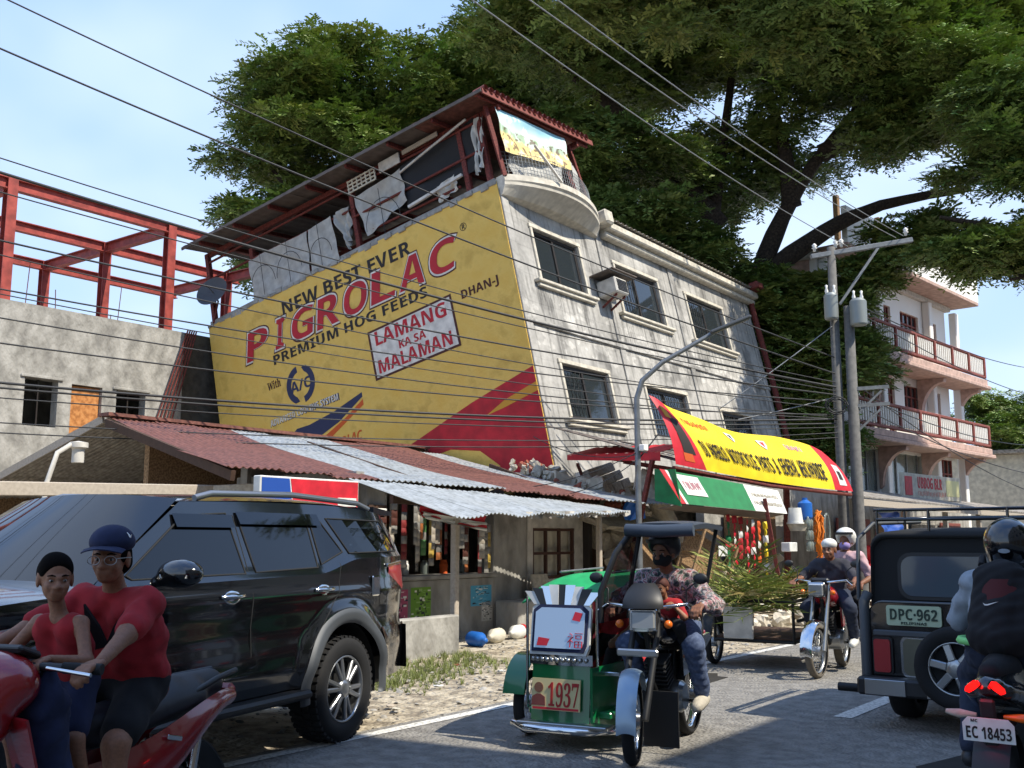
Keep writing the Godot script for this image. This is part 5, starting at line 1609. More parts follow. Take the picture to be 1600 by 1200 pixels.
# ---------- people: smooth bodies from joints ----------
# prims: ["c", a, b, ra, rb] tapered capsule, ["e", centre, basis, radii] ellipsoid, ["n", centre, radius] carved ball
func blob(s: SurfaceTool, prims: Array, cell: float, k: float, wrinkle := 0.0) -> void:
	var lo := Vector3.INF
	var hi := -Vector3.INF
	var boxes := []
	for p in prims:
		var a: Vector3
		var b: Vector3
		if p[0] == "c":
			var r: float = maxf(p[3], p[4]) + k * 3.0 + wrinkle
			a = p[1].min(p[2]) - Vector3.ONE * r
			b = p[1].max(p[2]) + Vector3.ONE * r
		else:
			var r: float = (p[3] as Vector3)[(p[3] as Vector3).max_axis_index()] + k * 3.0 + wrinkle if p[0] == "e" else p[2] + k * 3.0
			a = p[1] - Vector3.ONE * r
			b = p[1] + Vector3.ONE * r
		boxes.append([a, b])
		if p[0] != "n":
			lo = lo.min(a)
			hi = hi.max(b)
	lo -= Vector3.ONE * cell
	var nx := int((hi.x - lo.x) / cell) + 3
	var ny := int((hi.y - lo.y) / cell) + 3
	var nz := int((hi.z - lo.z) / cell) + 3
	var g := PackedFloat32Array()
	g.resize(nx * ny * nz)
	for q in prims.size():
		var p: Array = prims[q]
		var a: Vector3 = (boxes[q][0] - lo) / cell
		var b: Vector3 = (boxes[q][1] - lo) / cell
		var x1 := mini(int(b.x) + 1, nx - 1)
		var y1 := mini(int(b.y) + 1, ny - 1)
		var z1 := mini(int(b.z) + 1, nz - 1)
		var kind: String = p[0]
		var pa: Vector3 = p[1]
		var ab := Vector3.ZERO
		var l2 := 1.0
		var ra := 0.0
		var dr := 0.0
		var inv := Basis()
		var mr := 0.0
		if kind == "c":
			ab = p[2] - pa
			l2 = maxf(ab.length_squared(), 1e-9)
			ra = p[3]
			dr = p[4] - p[3]
		elif kind == "e":
			inv = (p[2] as Basis * Basis.from_scale(p[3])).inverse()
			mr = minf(p[3].x, minf(p[3].y, p[3].z))
		else: ra = p[2]
		for x in range(maxi(int(a.x), 0), x1):
			for y in range(maxi(int(a.y), 0), y1):
				var i := (x * ny + y) * nz
				for z in range(maxi(int(a.z), 0), z1):
					var v := lo + Vector3(x, y, z) * cell
					var d := 0.0
					if kind == "c":
						var t := clampf((v - pa).dot(ab) / l2, 0.0, 1.0)
						d = (v - pa - ab * t).length() - ra - dr * t
					elif kind == "e":
						var e := inv * (v - pa)
						var le := e.length()
						d = (le - 1.0) * mr * (0.6 + 0.4 * le)
					else: d = (v - pa).length() - ra
					if kind == "n":
						g[i + z] = 1.0 / (1.0 / maxf(g[i + z], 1e-6) + exp(-d / k))
					elif d < k * 4.0:
						if wrinkle > 0.0:
							d += wrinkle * (sin(v.y * 42.0 + 3.0 * sin(v.x * 15.0 + v.z * 11.0)) * sin(v.z * 17.0 + v.x * 12.0 + v.y * 8.0) + 0.6 * sin(v.y * 75.0 + v.x * 60.0 - v.z * 50.0) * sin(v.x * 21.0 - v.y * 15.0 + 1.0))
						g[i + z] += exp(-d / k)
	# surface nets
	var id := PackedInt32Array()
	id.resize(nx * ny * nz)
	id.fill(-1)
	var vs := PackedVector3Array()
	var off := [0, nz * ny, nz, nz * ny + nz, 1, nz * ny + 1, nz + 1, nz * ny + nz + 1]
	var edges := [[0, 1], [2, 3], [4, 5], [6, 7], [0, 2], [1, 3], [4, 6], [5, 7], [0, 4], [1, 5], [2, 6], [3, 7]]
	var cv := PackedFloat32Array()
	cv.resize(8)
	for x in nx - 1:
		for y in ny - 1:
			var i := (x * ny + y) * nz
			for z in nz - 1:
				var c := 0
				var j := i + z
				if g[j] > 1.0: c += 1
				if g[j + off[1]] > 1.0: c += 1
				if g[j + off[2]] > 1.0: c += 1
				if g[j + off[3]] > 1.0: c += 1
				if g[j + 1] > 1.0: c += 1
				if g[j + off[5]] > 1.0: c += 1
				if g[j + off[6]] > 1.0: c += 1
				if g[j + off[7]] > 1.0: c += 1
				if c == 0 or c == 8: continue
				for m in 8: cv[m] = clampf(log(maxf(g[j + off[m]], 1e-6)), -6.0, 6.0)
				var acc := Vector3.ZERO
				var n := 0
				for e in edges:
					var va := cv[e[0]]
					var vb := cv[e[1]]
					if (va > 0.0) == (vb > 0.0): continue
					var t := va / (va - vb)
					var A := Vector3(e[0] & 1, (e[0] >> 1) & 1, e[0] >> 2)
					var B := Vector3(e[1] & 1, (e[1] >> 1) & 1, e[1] >> 2)
					acc += A.lerp(B, t)
					n += 1
				id[j] = vs.size()
				vs.append(lo + (Vector3(x, y, z) + acc / n) * cell)
	s.set_smooth_group(0)
	var sx := ny * nz
	for x in range(1, nx - 1):
		for y in range(1, ny - 1):
			for z in range(1, nz - 1):
				var j := (x * ny + y) * nz + z
				if id[j] < 0: continue
				var f := g[j] > 1.0
				if f != (g[j + sx] > 1.0): face(s, vs, id[j], id[j - nz], id[j - nz - 1], id[j - 1], f)
				if f != (g[j + nz] > 1.0): face(s, vs, id[j], id[j - 1], id[j - 1 - sx], id[j - sx], f)
				if f != (g[j + 1] > 1.0): face(s, vs, id[j], id[j - sx], id[j - sx - nz], id[j - nz], f)
	s.set_smooth_group(-1)

func face(s: SurfaceTool, vs: PackedVector3Array, a: int, b: int, c: int, d: int, flip: bool) -> void:
	if a < 0 or b < 0 or c < 0 or d < 0: return
	if flip: quad(s, vs[a], vs[d], vs[c], vs[b])
	else: quad(s, vs[a], vs[b], vs[c], vs[d])

func ik(a: Vector3, b: Vector3, l1: float, l2: float, pole: Vector3) -> Vector3:
	var d := b - a
	var l := minf(d.length(), (l1 + l2) * 0.999)
	var n := d.normalized()
	var x := (l1 * l1 - l2 * l2 + l * l) / (2.0 * l)
	var h := sqrt(maxf(l1 * l1 - x * x, 0.0))
	var q := (pole - n * pole.dot(n)).normalized()
	return a + n * x + q * h

# five fingers closing round a bar; b: x along the fingers, y back of the hand, z to the thumb side
func hand_prims(w: Vector3, b: Basis, sc: float, curl: float, side: float) -> Array:
	var out := []
	for i in 4:
		var z := (0.03 - 0.02 * i) * side
		var k := w + b * V(0.085, 0.0, z) * sc
		out.append(["c", w + b * V(0.012, 0, z * 0.6) * sc, k, 0.0135 * sc, 0.0115 * sc])
		var ln: Array = [0.042, 0.047, 0.043, 0.033]
		var p := k
		var ang := curl * 0.6
		for j in 3:
			var q = p + b * V(cos(ang), -sin(ang), 0) * (ln[i] * sc * [1.0, 0.68, 0.5][j])
			out.append(["c", p, q, (0.0098 - 0.0008 * j) * sc, (0.0092 - 0.0008 * j) * sc])
			p = q
			ang += curl
	var t0 := w + b * V(0.03, -0.008, 0.03 * side) * sc
	var t1 := t0 + b * V(0.035, -0.018, 0.026 * side) * sc
	var t2 := t1 + b * V(0.03, -0.022, 0.0) * sc
	out.append(["c", t0, t1, 0.0135 * sc, 0.0115 * sc])
	out.append(["c", t1, t2, 0.011 * sc, 0.009 * sc])
	return out

# head at c with basis h: x towards the face, y up, z to the person's right; sc 1 = adult
func head_prims(c: Vector3, h: Basis, sc: float) -> Array:
	var e := func(x: float, y: float, z: float, rx: float, ry: float, rz: float) -> Array:
		return ["e", c + h * (V(x, y, z) * sc), h, V(rx, ry, rz) * sc]
	var out := [e.call(-0.012, 0.035, 0, 0.098, 0.088, 0.079), e.call(0.025, -0.035, 0, 0.07, 0.075, 0.062), e.call(0.06, -0.088, 0, 0.03, 0.022, 0.032), e.call(0.082, 0.012, 0, 0.016, 0.012, 0.045)]
	out.append(["c", c + h * V(0.094, 0.0, 0) * sc, c + h * V(0.108, -0.03, 0) * sc, 0.007 * sc, 0.013 * sc])
	for z in [-1, 1]:
		out.append(e.call(0.092, -0.034, 0.013 * z, 0.012, 0.008, 0.009))
		out.append(e.call(0.068, -0.03, 0.036 * z, 0.022, 0.022, 0.02))
		out.append(e.call(-0.008, -0.012, 0.08 * z, 0.02, 0.032, 0.009))
	out.append(["c", c + h * V(0.09, -0.057, -0.018) * sc, c + h * V(0.09, -0.057, 0.018) * sc, 0.0075 * sc, 0.0075 * sc])
	out.append(["c", c + h * V(0.087, -0.068, -0.015) * sc, c + h * V(0.087, -0.068, 0.015) * sc, 0.0085 * sc, 0.0085 * sc])
	for z in [-1, 1]: out.append(["n", c + h * V(0.104, -0.002, 0.032 * z) * sc, 0.014 * sc])
	return out

func face_details(p: Node3D, c: Vector3, h: Basis, sc: float) -> void:
	for z in [-1, 1]:
		var eye := S()
		ball(eye, c + h * V(0.0795, -0.002, 0.031 * z) * sc, V(0.0115, 0.0085, 0.0125) * sc, 10)
		var e := part(p, "eye", eye, M.eye_white)
		var ir := S()
		ball(ir, c + h * V(0.0852, -0.002, 0.031 * z) * sc, V(0.0068, 0.0072, 0.0078) * sc, 8)
		part(e, "iris", ir, M.eye)
		var brow := S()
		tube(brow, [c + h * V(0.094, 0.021, 0.014 * z) * sc, c + h * V(0.092, 0.026, 0.032 * z) * sc, c + h * V(0.078, 0.021, 0.052 * z) * sc], [0.003 * sc, 0.0045 * sc, 0.002 * sc], 6)
		part(p, "eyebrow", brow, M.hair)
	var lips := S()
	tube(lips, [c + h * V(0.086, -0.0625, -0.024) * sc, c + h * V(0.0975, -0.061, 0) * sc, c + h * V(0.086, -0.0625, 0.024) * sc], [0.002 * sc, 0.0045 * sc, 0.002 * sc], 6)
	part(p, "lips", lips, M.lip)

# o: seat, chest (neck base), head, face (basis), hands [l, r], feet [l, r], scale, skin, shirt, pants, sleeve 0..2, pant 0 shorts / 1 long, knee, cell
func person(n: String, label: String, xf: Transform3D, o: Dictionary) -> Node3D:
	var t := thing(n, label, "person", xf)
	var sc: float = o.get("scale", 1.0)
	var hs: float = o.get("head_scale", sc)
	var cell: float = o.get("cell", 0.016)
	var fat: float = o.get("fat", 1.0)
	var pel: Vector3 = o.seat
	var neck: Vector3 = o.chest
	var hc: Vector3 = o.head
	var hb: Basis = o.face
	var across: Vector3 = o.get("across", V(0, 0, 1))
	var sh := []
	var el := []
	var wr := []
	var hp := []
	var kn := []
	var an := []
	for i in 2:
		var g := -1.0 if i == 0 else 1.0
		var s0 := neck + across * g * 0.175 * sc * sqrt(fat) - UP * 0.055 * sc
		sh.append(s0)
		wr.append(o.hands[i])
		el.append(ik(s0, o.hands[i], 0.285 * sc, 0.255 * sc, o.get("elbow", V(-0.5, -0.8, 0)) + across * g * 0.7))
		var h0 := pel + across * g * 0.088 * sc
		hp.append(h0)
		an.append(o.feet[i])
		kn.append(ik(h0, o.feet[i], 0.43 * sc, 0.42 * sc, o.get("knee", V(0.9, 0.5, 0)) + across * g * 0.25))
	var mid := pel.lerp(neck, 0.5)
	var torso := func(x: float) -> Array:
		var q := []
		for g in [-1.0, 1.0]:
			q.append(["c", pel + across * g * 0.07 * sc, mid + across * g * 0.07 * sc * fat, (0.105 * fat + x) * sc, (0.1 * fat + x) * sc])
			q.append(["c", mid + across * g * 0.07 * sc * fat, neck + across * g * 0.1 * sc - UP * 0.1 * sc, (0.1 * fat + x) * sc, (0.085 + x) * sc])
			if x > 0.0 and o.get("sleeve", 1.0) <= 0.0: q.append(["c", neck + across * g * 0.06 * sc - UP * 0.05 * sc, neck + across * g * 0.085 * sc - UP * 0.06 * sc, (0.045 + x) * sc, (0.05 + x) * sc])
			else: q.append(["c", neck - UP * 0.045 * sc, neck + across * g * 0.165 * sc * sqrt(fat) - UP * 0.055 * sc, (0.055 + x) * sc, (0.058 + x) * sc])
		return q
	# skin
	var s := S()
	var skin: Array = torso.call(-0.012)
	skin.append(["c", neck - UP * 0.03 * sc, hc - UP * 0.06 * hs - hb.x * 0.02 * sc, 0.052 * sc, 0.05 * sc])
	for i in 2:
		skin.append(["c", sh[i], el[i], 0.048 * sc * sqrt(fat), 0.04 * sc])
		skin.append(["c", el[i], wr[i], 0.041 * sc, 0.027 * sc])
		skin.append(["c", hp[i], kn[i], 0.082 * sc, 0.055 * sc])
		skin.append(["c", kn[i], an[i], 0.055 * sc, 0.035 * sc])
		var ft: Vector3 = o.get("toe", V(1, -0.1, 0)).normalized()
		skin.append(["c", an[i] - UP * 0.02 * sc, an[i] + ft * 0.14 * sc - UP * 0.05 * sc, 0.034 * sc, 0.028 * sc])
	blob(s, skin, cell, 0.014 * sc)
	blob(s, head_prims(hc, hb, hs), o.get("head_cell", 0.0055), 0.007 * hs)
	for i in 2:
		if o.get("no_hands", false): break
		var hd: Basis = o.grip[i]
		blob(s, hand_prims(wr[i], hd, sc, o.get("curl", 0.75), 1.0 if i == 0 else -1.0), 0.0055 if cell < 0.017 else 0.008, 0.004)
	part(t, "body", s, o.get("skin", M.skin_brown))
	if not o.get("faceless", false): face_details(t, hc, hb, hs)
	# shirt
	var cl: Array = torso.call(0.012)
	var slv: float = o.get("sleeve", 1.0)
	for i in 2:
		if slv <= 0.0: break
		var u := clampf(slv, 0, 1)
		cl.append(["c", sh[i], sh[i].lerp(el[i], u * (0.85 if slv <= 1.0 else 1.0)), 0.068 * sc * sqrt(fat), 0.064 * sc])
		if slv > 1.0: cl.append(["c", el[i], el[i].lerp(wr[i], (slv - 1.0) * 0.96), 0.06 * sc, 0.044 * sc])
	s = S()
	blob(s, cl, cell, 0.014 * sc, 0.0085 * sc)
	part(t, "shirt", s, o.shirt)
	# trousers
	cl = []
	for i in 2:
		cl.append(["c", pel + across * (0.05 * sc * (-1.0 if i == 0 else 1.0)), hp[i], 0.118 * sc * fat, 0.115 * sc])
		cl.append(["c", hp[i], kn[i].lerp(hp[i], 0.0 if o.get("pant", 1) else 0.22), 0.105 * sc, 0.078 * sc if o.get("pant", 1) else 0.09 * sc])
		if o.get("pant", 1): cl.append(["c", kn[i], kn[i].lerp(an[i], 0.95), 0.077 * sc, 0.058 * sc])
	s = S()
	blob(s, cl, cell, 0.014 * sc, 0.0055 * sc)
	part(t, "trousers", s, o.pants)
	# shoes
	if o.has("shoe"):
		for i in 2:
			s = S()
			var ft: Vector3 = o.get("toe", V(1, -0.1, 0)).normalized()
			blob(s, [["c", an[i] - UP * 0.035 * sc, an[i] + ft * 0.16 * sc - UP * 0.06 * sc, 0.046 * sc, 0.04 * sc], ["c", an[i] - ft * 0.05 * sc - UP * 0.05 * sc, an[i] + ft * 0.1 * sc - UP * 0.055 * sc, 0.042 * sc, 0.043 * sc]], 0.014, 0.01)
			part(t, "shoe", s, o.shoe)
	return t

func cropped_hair(t: Node3D, c: Vector3, h: Basis, sc: float, mat: Material) -> void:
	var s := S()
	blob(s, [["e", c + h * V(-0.016, 0.040, 0) * sc, h, V(0.102, 0.090, 0.083) * sc], ["e", c + h * V(-0.05, 0.0, 0) * sc, h, V(0.062, 0.07, 0.077) * sc], ["n", c + h * V(0.135, -0.025, 0) * sc, 0.1 * sc], ["n", c + h * V(0.03, -0.07, 0.09) * sc, 0.065 * sc], ["n", c + h * V(0.03, -0.07, -0.09) * sc, 0.065 * sc]], 0.006, 0.006, 0.002)
	part(t, "hair", s, mat)

# full helmet: shell, visor
func helmet(t: Node3D, c: Vector3, h: Basis, mat: Material, full: bool) -> void:
	var s := S()
	if full:
		blob(s, [["e", c + h * V(-0.01, 0.03, 0), h, V(0.142, 0.135, 0.125)], ["e", c + h * V(0.03, -0.055, 0), h, V(0.118, 0.085, 0.108)], ["n", c + h * V(0.17, 0.0, 0), 0.09]], 0.008, 0.012)
	else:
		blob(s, [["e", c + h * V(-0.015, 0.06, 0), h, V(0.135, 0.1, 0.115)], ["e", c + h * V(-0.05, 0.02, 0), h, V(0.095, 0.1, 0.112)], ["n", c + h * V(0.13, -0.03, 0), 0.1]], 0.008, 0.01)
	var o := part(t, "helmet", s, mat)
	var v := S()
	sheet(v, func(u: float, w: float) -> Vector3:
		var a := lerpf(-1.15, 1.15, u)
		return c + h * V(0.128 * cos(a) + 0.008, lerpf(-0.035, 0.055, w) if full else lerpf(0.07, 0.1, w), 0.122 * sin(a)), 14, 4)
	part(o, "visor", v, M.suv_glass if full else M.black_plastic)

# ---------- wheels ----------
# axle along z, centre c
func wheel(t: Node3D, n: String, c: Vector3, R: float, w: float, style: String, tyre: Material, rim: Material, turn := 0.0, knobby := false) -> Node3D:
	var o := Node3D.new()
	o.name = n
	t.add_child(o, true)
	o.transform = Transform3D(Basis(UP, turn), c)
	var A := Transform3D(Basis(V(1, 0, 0), V(0, 0, 1), V(0, -1, 0)), Vector3.ZERO)
	var car := style == "alloy" or style == "steel"
	var ri := R * (0.62 if car else 0.80)
	var h := w * 0.5
	var prof := [Vector2(ri, -h * 0.8), Vector2(ri * 1.06, -h * 0.95), Vector2(lerpf(ri, R, 0.6), -h * 1.02), Vector2(R * 0.965, -h * 0.9), Vector2(R * 0.995, -h * 0.55), Vector2(R, 0), Vector2(R * 0.995, h * 0.55), Vector2(R * 0.965, h * 0.9), Vector2(lerpf(ri, R, 0.6), h * 1.02), Vector2(ri * 1.06, h * 0.95), Vector2(ri, h * 0.8)]
	if not car:
		prof = []
		for i in 13:
			var a := -PI * 0.95 / 2 - PI * 0.12 + (PI * 1.19) * i / 12.0
			prof.append(Vector2(lerpf(ri, R, 0.45) + (R - lerpf(ri, R, 0.45)) * cos(a), h * sin(a)))
	var ty := part(o, "tyre", lathem(prof, 48, A, false), tyre)
	if knobby:
		var s := S()
		for i in 44:
			var a := TAU * i / 44.0
			for j in 4:
				var z := (-0.72 + 0.48 * j) * h
				var rr := R * (0.985 if j == 0 or j == 3 else 1.004)
				box(s, V(rr * cos(a + 0.04 * (j % 2)), rr * sin(a + 0.04 * (j % 2)), z), V(0.018, R * 0.085, h * 0.36), Basis(V(0, 0, 1), a + 0.04 * (j % 2)))
		part(ty, "tread", s, tyre)
	if car:
		part(o, "rim", lathem([Vector2(ri, -h * 0.8), Vector2(ri * 0.97, -h * 0.5), Vector2(ri * 0.9, 0), Vector2(ri * 0.9, h * 0.2)], 40, A, false), rim)
		part(o, "barrel", lathem([Vector2(ri * 0.93, -h * 0.3), Vector2(0.03, -h * 0.1)], 32, A, false), M.black_matte)
		part(o, "rim_lip", lathem([Vector2(ri * 1.03, -h * 0.86), Vector2(ri * 1.01, -h * 0.93), Vector2(ri * 0.965, -h * 0.88), Vector2(ri * 0.95, -h * 0.7)], 40, A, false), rim)
		var ns := 6
		for i in ns:
			var s := S()
			var a := TAU * i / ns + 0.2
			for g in ([-1, 1] if style == "alloy" else [0]):
				var wd := 0.034 if style == "alloy" else 0.06
				var r0 := 0.06
				var p0 := V(r0 * cos(a + 0.16 * g), r0 * sin(a + 0.16 * g), -h * 0.80)
				var a1 = a + (0.17 if style == "alloy" else 0.0) * g
				var p1 := V(ri * 0.97 * cos(a1), ri * 0.97 * sin(a1), -h * 0.72)
				bar(s, p0, p1, wd, 0.035, 0.008, V(0, 0, 1))
			part(o, "spoke", s, rim)
		part(o, "hub_cap", lathem([Vector2(0.075, -h * 0.7), Vector2(0.07, -h * 0.9), Vector2(0.03, -h * 0.96), Vector2(0, -h * 0.96)], 16, A, false), rim)
	else:
		part(o, "rim", lathem([Vector2(ri * 1.01, -h * 0.55), Vector2(ri * 0.97, -h * 0.6), Vector2(ri * 0.93, 0), Vector2(ri * 0.97, h * 0.6), Vector2(ri * 1.01, h * 0.55)], 40, A, false), rim)
		var s := S()
		if style == "wire":
			for i in 24:
				var a := TAU * i / 24.0
				var g := 1 if i % 2 else -1
				tube(s, [V(0.035 * cos(a + 0.9 * g), 0.035 * sin(a + 0.9 * g), 0.03 * g), V(ri * 0.95 * cos(a), ri * 0.95 * sin(a), 0)], 0.0028, 4, false)
			part(o, "spokes", s, M.steel)
		else:
			for i in 5:
				var a := TAU * i / 5.0
				bar(s, V(0.03 * cos(a), 0.03 * sin(a), 0), V(ri * 0.95 * cos(a), ri * 0.95 * sin(a), 0), 0.035, 0.03, 0.006, V(0, 0, 1))
			part(o, "spokes", s, rim)
		part(o, "hub", lathem([Vector2(0, -0.055), Vector2(0.05, -0.055), Vector2(0.06, -0.03), Vector2(0.06, 0.03), Vector2(0.05, 0.055), Vector2(0, 0.055)], 20, A), M.steel)
	return o

# ---------- black sport utility vehicle; x forward, y up, z to its right; origin under the rear axle centre ----------
func suv() -> void:
	var fx := V(-0.405, 0, 0.914).normalized()
	var right := fx.cross(UP)
	var contact := V(-1.33, 0, -8.0)
	var t := thing("parked_suv", "black sport utility vehicle with grey wheel arches standing on the verge", "car", Transform3D(Basis(fx, UP, right), contact + right * 0.84))
	var WB := 2.745
	var RW := 0.385
	var arch := 0.475
	var belt := func(x: float) -> float:
		var b := 1.235 - 0.012 * (x - 1.0)
		return b + 0.10 * smoothstep(0.35, -0.25, x)
	var half := func(x: float, y: float) -> float:
		var w := 0.915
		var b: float = belt.call(x)
		w -= 0.02 * pow(clampf((y - 0.75) / 0.5, 0, 1), 2.0)
		if y > b: w -= (y - b) * 0.40 + 0.012
		w += 0.012 * exp(-pow((y - 1.10 - 0.03 * x * 0.3) / 0.035, 2.0))
		w -= 0.022 * exp(-pow((y - 0.86) / 0.11, 2.0))
		w -= 0.05 * clampf((0.6 - y) / 0.2, 0, 1)
		w -= 0.16 * pow(clampf((x - 2.55) / 1.1, 0, 1), 2.0) + 0.15 * pow(clampf((-0.45 - x) / 0.65, 0, 1), 2.0)
		for xc in [0.0, WB]:
			var r: float = Vector2(x - xc, y - 0.40).length()
			w += 0.045 * smoothstep(0.68, 0.56, r)
		return w
	var ybot := func(x: float) -> float:
		var y := 0.46
		if x < -0.5: y = 0.46 + 0.10 * smoothstep(-0.5, -1.1, x)
		for xc in [0.0, WB]:
			var d: float = absf(x - xc)
			if d < arch: y = maxf(y, 0.40 + sqrt(arch * arch - d * d))
		return y
	var ytop := func(x: float) -> float:
		if x > 2.45: return 1.21 - 0.10 * pow((x - 2.45) / 1.2, 1.4)
		return belt.call(x)
	for g in [-1.0, 1.0]:
		var body := S()
		var xs := []
		var x := -1.08
		while x < 3.62:
			xs.append(x)
			x += 0.025
		sheet(body, func(u: float, v: float) -> Vector3:
			var xx: float = xs[int(round(u * (xs.size() - 1)))]
			var y := lerpf(ybot.call(xx), ytop.call(xx), v)
			return V(xx, y, g * half.call(xx, y)), xs.size() - 1, 22)
		part(t, "body_side", body, M.suv_paint)
		# upper side with pillars
		var top := func(x2: float) -> float: return 1.735 + 0.035 * sin(clampf((x2 + 0.9) / 2.6, 0, 1) * PI) - 0.03 * smoothstep(0.0, -0.9, x2)
		var fr := func(y: float) -> float: return lerpf(2.52, 1.62, clampf((y - 1.2) / 0.53, 0, 1.05))
		var bk := func(y: float) -> float: return lerpf(-1.05, -0.80, clampf((y - 1.32) / 0.40, 0, 1))
		var up := S()
		sheet(up, func(u: float, v: float) -> Vector3:
			var y0 := lerpf(1.2, 1.735, v)
			var xx := lerpf(bk.call(y0), fr.call(y0), u)
			var y := lerpf(belt.call(xx), top.call(xx), v)
			return V(xx, y, g * half.call(xx, y)), 60, 10)
		part(t, "upper_side", up, M.suv_paint)
		# panes
		var pane := func(n: String, pts: Array, mat: Material, o: float) -> void:
			var s := S()
			var poly := PackedVector2Array(pts)
			var ix := Geometry2D.triangulate_polygon(poly)
			for i in range(0, ix.size(), 3):
				var q := [poly[ix[i]], poly[ix[i + 1]], poly[ix[i + 2]]]
				for a in 4:
					for b in 4 - a:
						var f := func(i2: int, j2: int) -> Vector3:
							var w: Vector2 = q[0] + (q[1] - q[0]) * (i2 / 4.0) + (q[2] - q[0]) * (j2 / 4.0)
							return V(w.x, w.y, g * (half.call(w.x, w.y) + o))
						tri(s, f.call(a, b), f.call(a + 1, b), f.call(a, b + 1))
						if b < 3 - a: tri(s, f.call(a + 1, b), f.call(a + 1, b + 1), f.call(a, b + 1))
			part(t, n, s, mat)
			var rim := []
			for i in poly.size() + 1:
				for j in 6:
					var w2: Vector2 = poly[i % poly.size()].lerp(poly[(i + 1) % poly.size()], j / 6.0)
					rim.append(V(w2.x, w2.y, g * (half.call(w2.x, w2.y) + o)))
			part(t, "window_seal", tubem(rim, 0.007, 6, false), M.black_matte)
		pane.call("side_window", [Vector2(1.16, 1.27), Vector2(2.18, 1.265), Vector2(2.22, 1.29), Vector2(1.62, 1.645), Vector2(1.2, 1.67)], M.suv_glass, 0.002)
		pane.call("side_window", [Vector2(0.32, 1.29), Vector2(1.05, 1.275), Vector2(1.09, 1.67), Vector2(0.30, 1.67)], M.suv_glass, 0.002)
		pane.call("side_window", [Vector2(-0.02, 1.40), Vector2(0.27, 1.31), Vector2(0.26, 1.66), Vector2(0.16, 1.66)], M.suv_glass, 0.002)
		pane.call("side_window", [Vector2(-0.93, 1.40), Vector2(-0.10, 1.39), Vector2(0.06, 1.655), Vector2(-0.72, 1.645)], M.suv_glass, 0.002)
		# rain visors
		for q in [[1.16, 1.72, 1.66], [0.16, 1.1, 1.685]]:
			part(t, "rain_visor", sheetm(func(u: float, v: float) -> Vector3:
				var xx := lerpf(q[0], q[1], u)
				var y: float = q[2] - 0.085 * v
				return V(xx, y, g * (half.call(xx, y) + 0.012 + 0.015 * v)), 12, 2), M.suv_glass)
		# narrow dark strips stand in for the shaded grooves between the doors
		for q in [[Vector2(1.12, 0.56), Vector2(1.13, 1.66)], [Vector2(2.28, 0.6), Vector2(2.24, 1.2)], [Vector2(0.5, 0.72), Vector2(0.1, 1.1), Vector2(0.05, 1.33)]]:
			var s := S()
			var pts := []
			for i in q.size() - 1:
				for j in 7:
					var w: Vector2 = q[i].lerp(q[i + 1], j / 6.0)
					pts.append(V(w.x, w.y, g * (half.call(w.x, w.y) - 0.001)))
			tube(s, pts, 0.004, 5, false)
			part(t, "door_gap_shade", s, M.black_matte)
		# handles
		for xh in [1.34, 0.30]:
			var yy := 1.13
			var z: float = half.call(xh, yy)
			var hd := part(t, "door_handle", tubem([V(xh - 0.11, yy, g * (z + 0.004)), V(xh - 0.07, yy + 0.004, g * (z + 0.035)), V(xh + 0.07, yy, g * (z + 0.035)), V(xh + 0.11, yy, g * (z + 0.004))], [0.013, 0.016, 0.016, 0.013], 8), M.chrome)
			var cup := S()
			ball(cup, V(xh, yy - 0.005, g * (z + 0.001)), V(0.085, 0.045, 0.008), 16)
			part(hd, "handle_cup", cup, M.chrome)
		part(t, "fuel_lid" if g < 0 else "trim_lid", bx(V(0.11, 0.16, 0.024), 0.011, V(-0.42, 1.13, g * (half.call(-0.42, 1.13) + 0.006))), M.chrome, I)
		# wheel arch cladding
		for xc in [0.0, WB]:
			var cl := S()
			sheet(cl, func(u: float, v: float) -> Vector3:
				var a := lerpf(-0.12, PI + (0.30 if xc == 0.0 else 0.12), u)
				var r := lerpf(arch - 0.004, arch + 0.105, v)
				var xx: float = xc + r * cos(a)
				var yy: float = maxf(0.40 + r * sin(a), 0.3)
				return V(xx, yy, g * (half.call(xx, maxf(yy, 0.47)) + 0.022 * (1.0 - pow(absf(v * 2.0 - 1.0), 4.0)) + 0.002)), 40, 6)
			part(t, "wheel_arch", cl, M.suv_cladding)
			var well := S()
			sheet(well, func(u: float, v: float) -> Vector3:
				var a := lerpf(-0.2, PI + 0.2, u)
				return V(xc + (arch + 0.002) * cos(a), 0.40 + (arch + 0.002) * sin(a), g * lerpf(0.89, 0.45, v)), 24, 1)
			part(t, "wheel_well", well, M.black_matte)
		# sill step
		part(t, "side_step", barm(V(0.52, 0.42, g * 0.93), V(2.2, 0.42, g * 0.93), 0.14, 0.06, 0.02), M.black_plastic)
		# lamps
		var tl := S()
		sheet(tl, func(u: float, v: float) -> Vector3:
			var xx := lerpf(-1.09, -0.66, u)
			var y := lerpf(1.06 + 0.16 * u, 1.30 - 0.02 * u, v)
			return V(xx, y, g * (half.call(xx, y) + 0.012 * sin(PI * v))), 14, 6)
		part(t, "tail_lamp", tl, M.red_lens)
		part(t, "lamp_trim", barm(V(-1.0, 1.305, g * (half.call(-1.0, 1.3) + 0.01)), V(-0.62, 1.285, g * (half.call(-0.62, 1.28) + 0.012)), 0.02, 0.025, 0.004), M.chrome)
		var hl := S()
		sheet(hl, func(u: float, v: float) -> Vector3:
			var xx := lerpf(2.98, 3.55, u)
			var y := lerpf(0.93 - 0.05 * u, 1.06 - 0.06 * u, v)
			return V(xx, y, g * (half.call(xx, y) + 0.01)), 10, 4)
		part(t, "headlamp", hl, M.clear_lens)
		# mirror
		var mr := S()
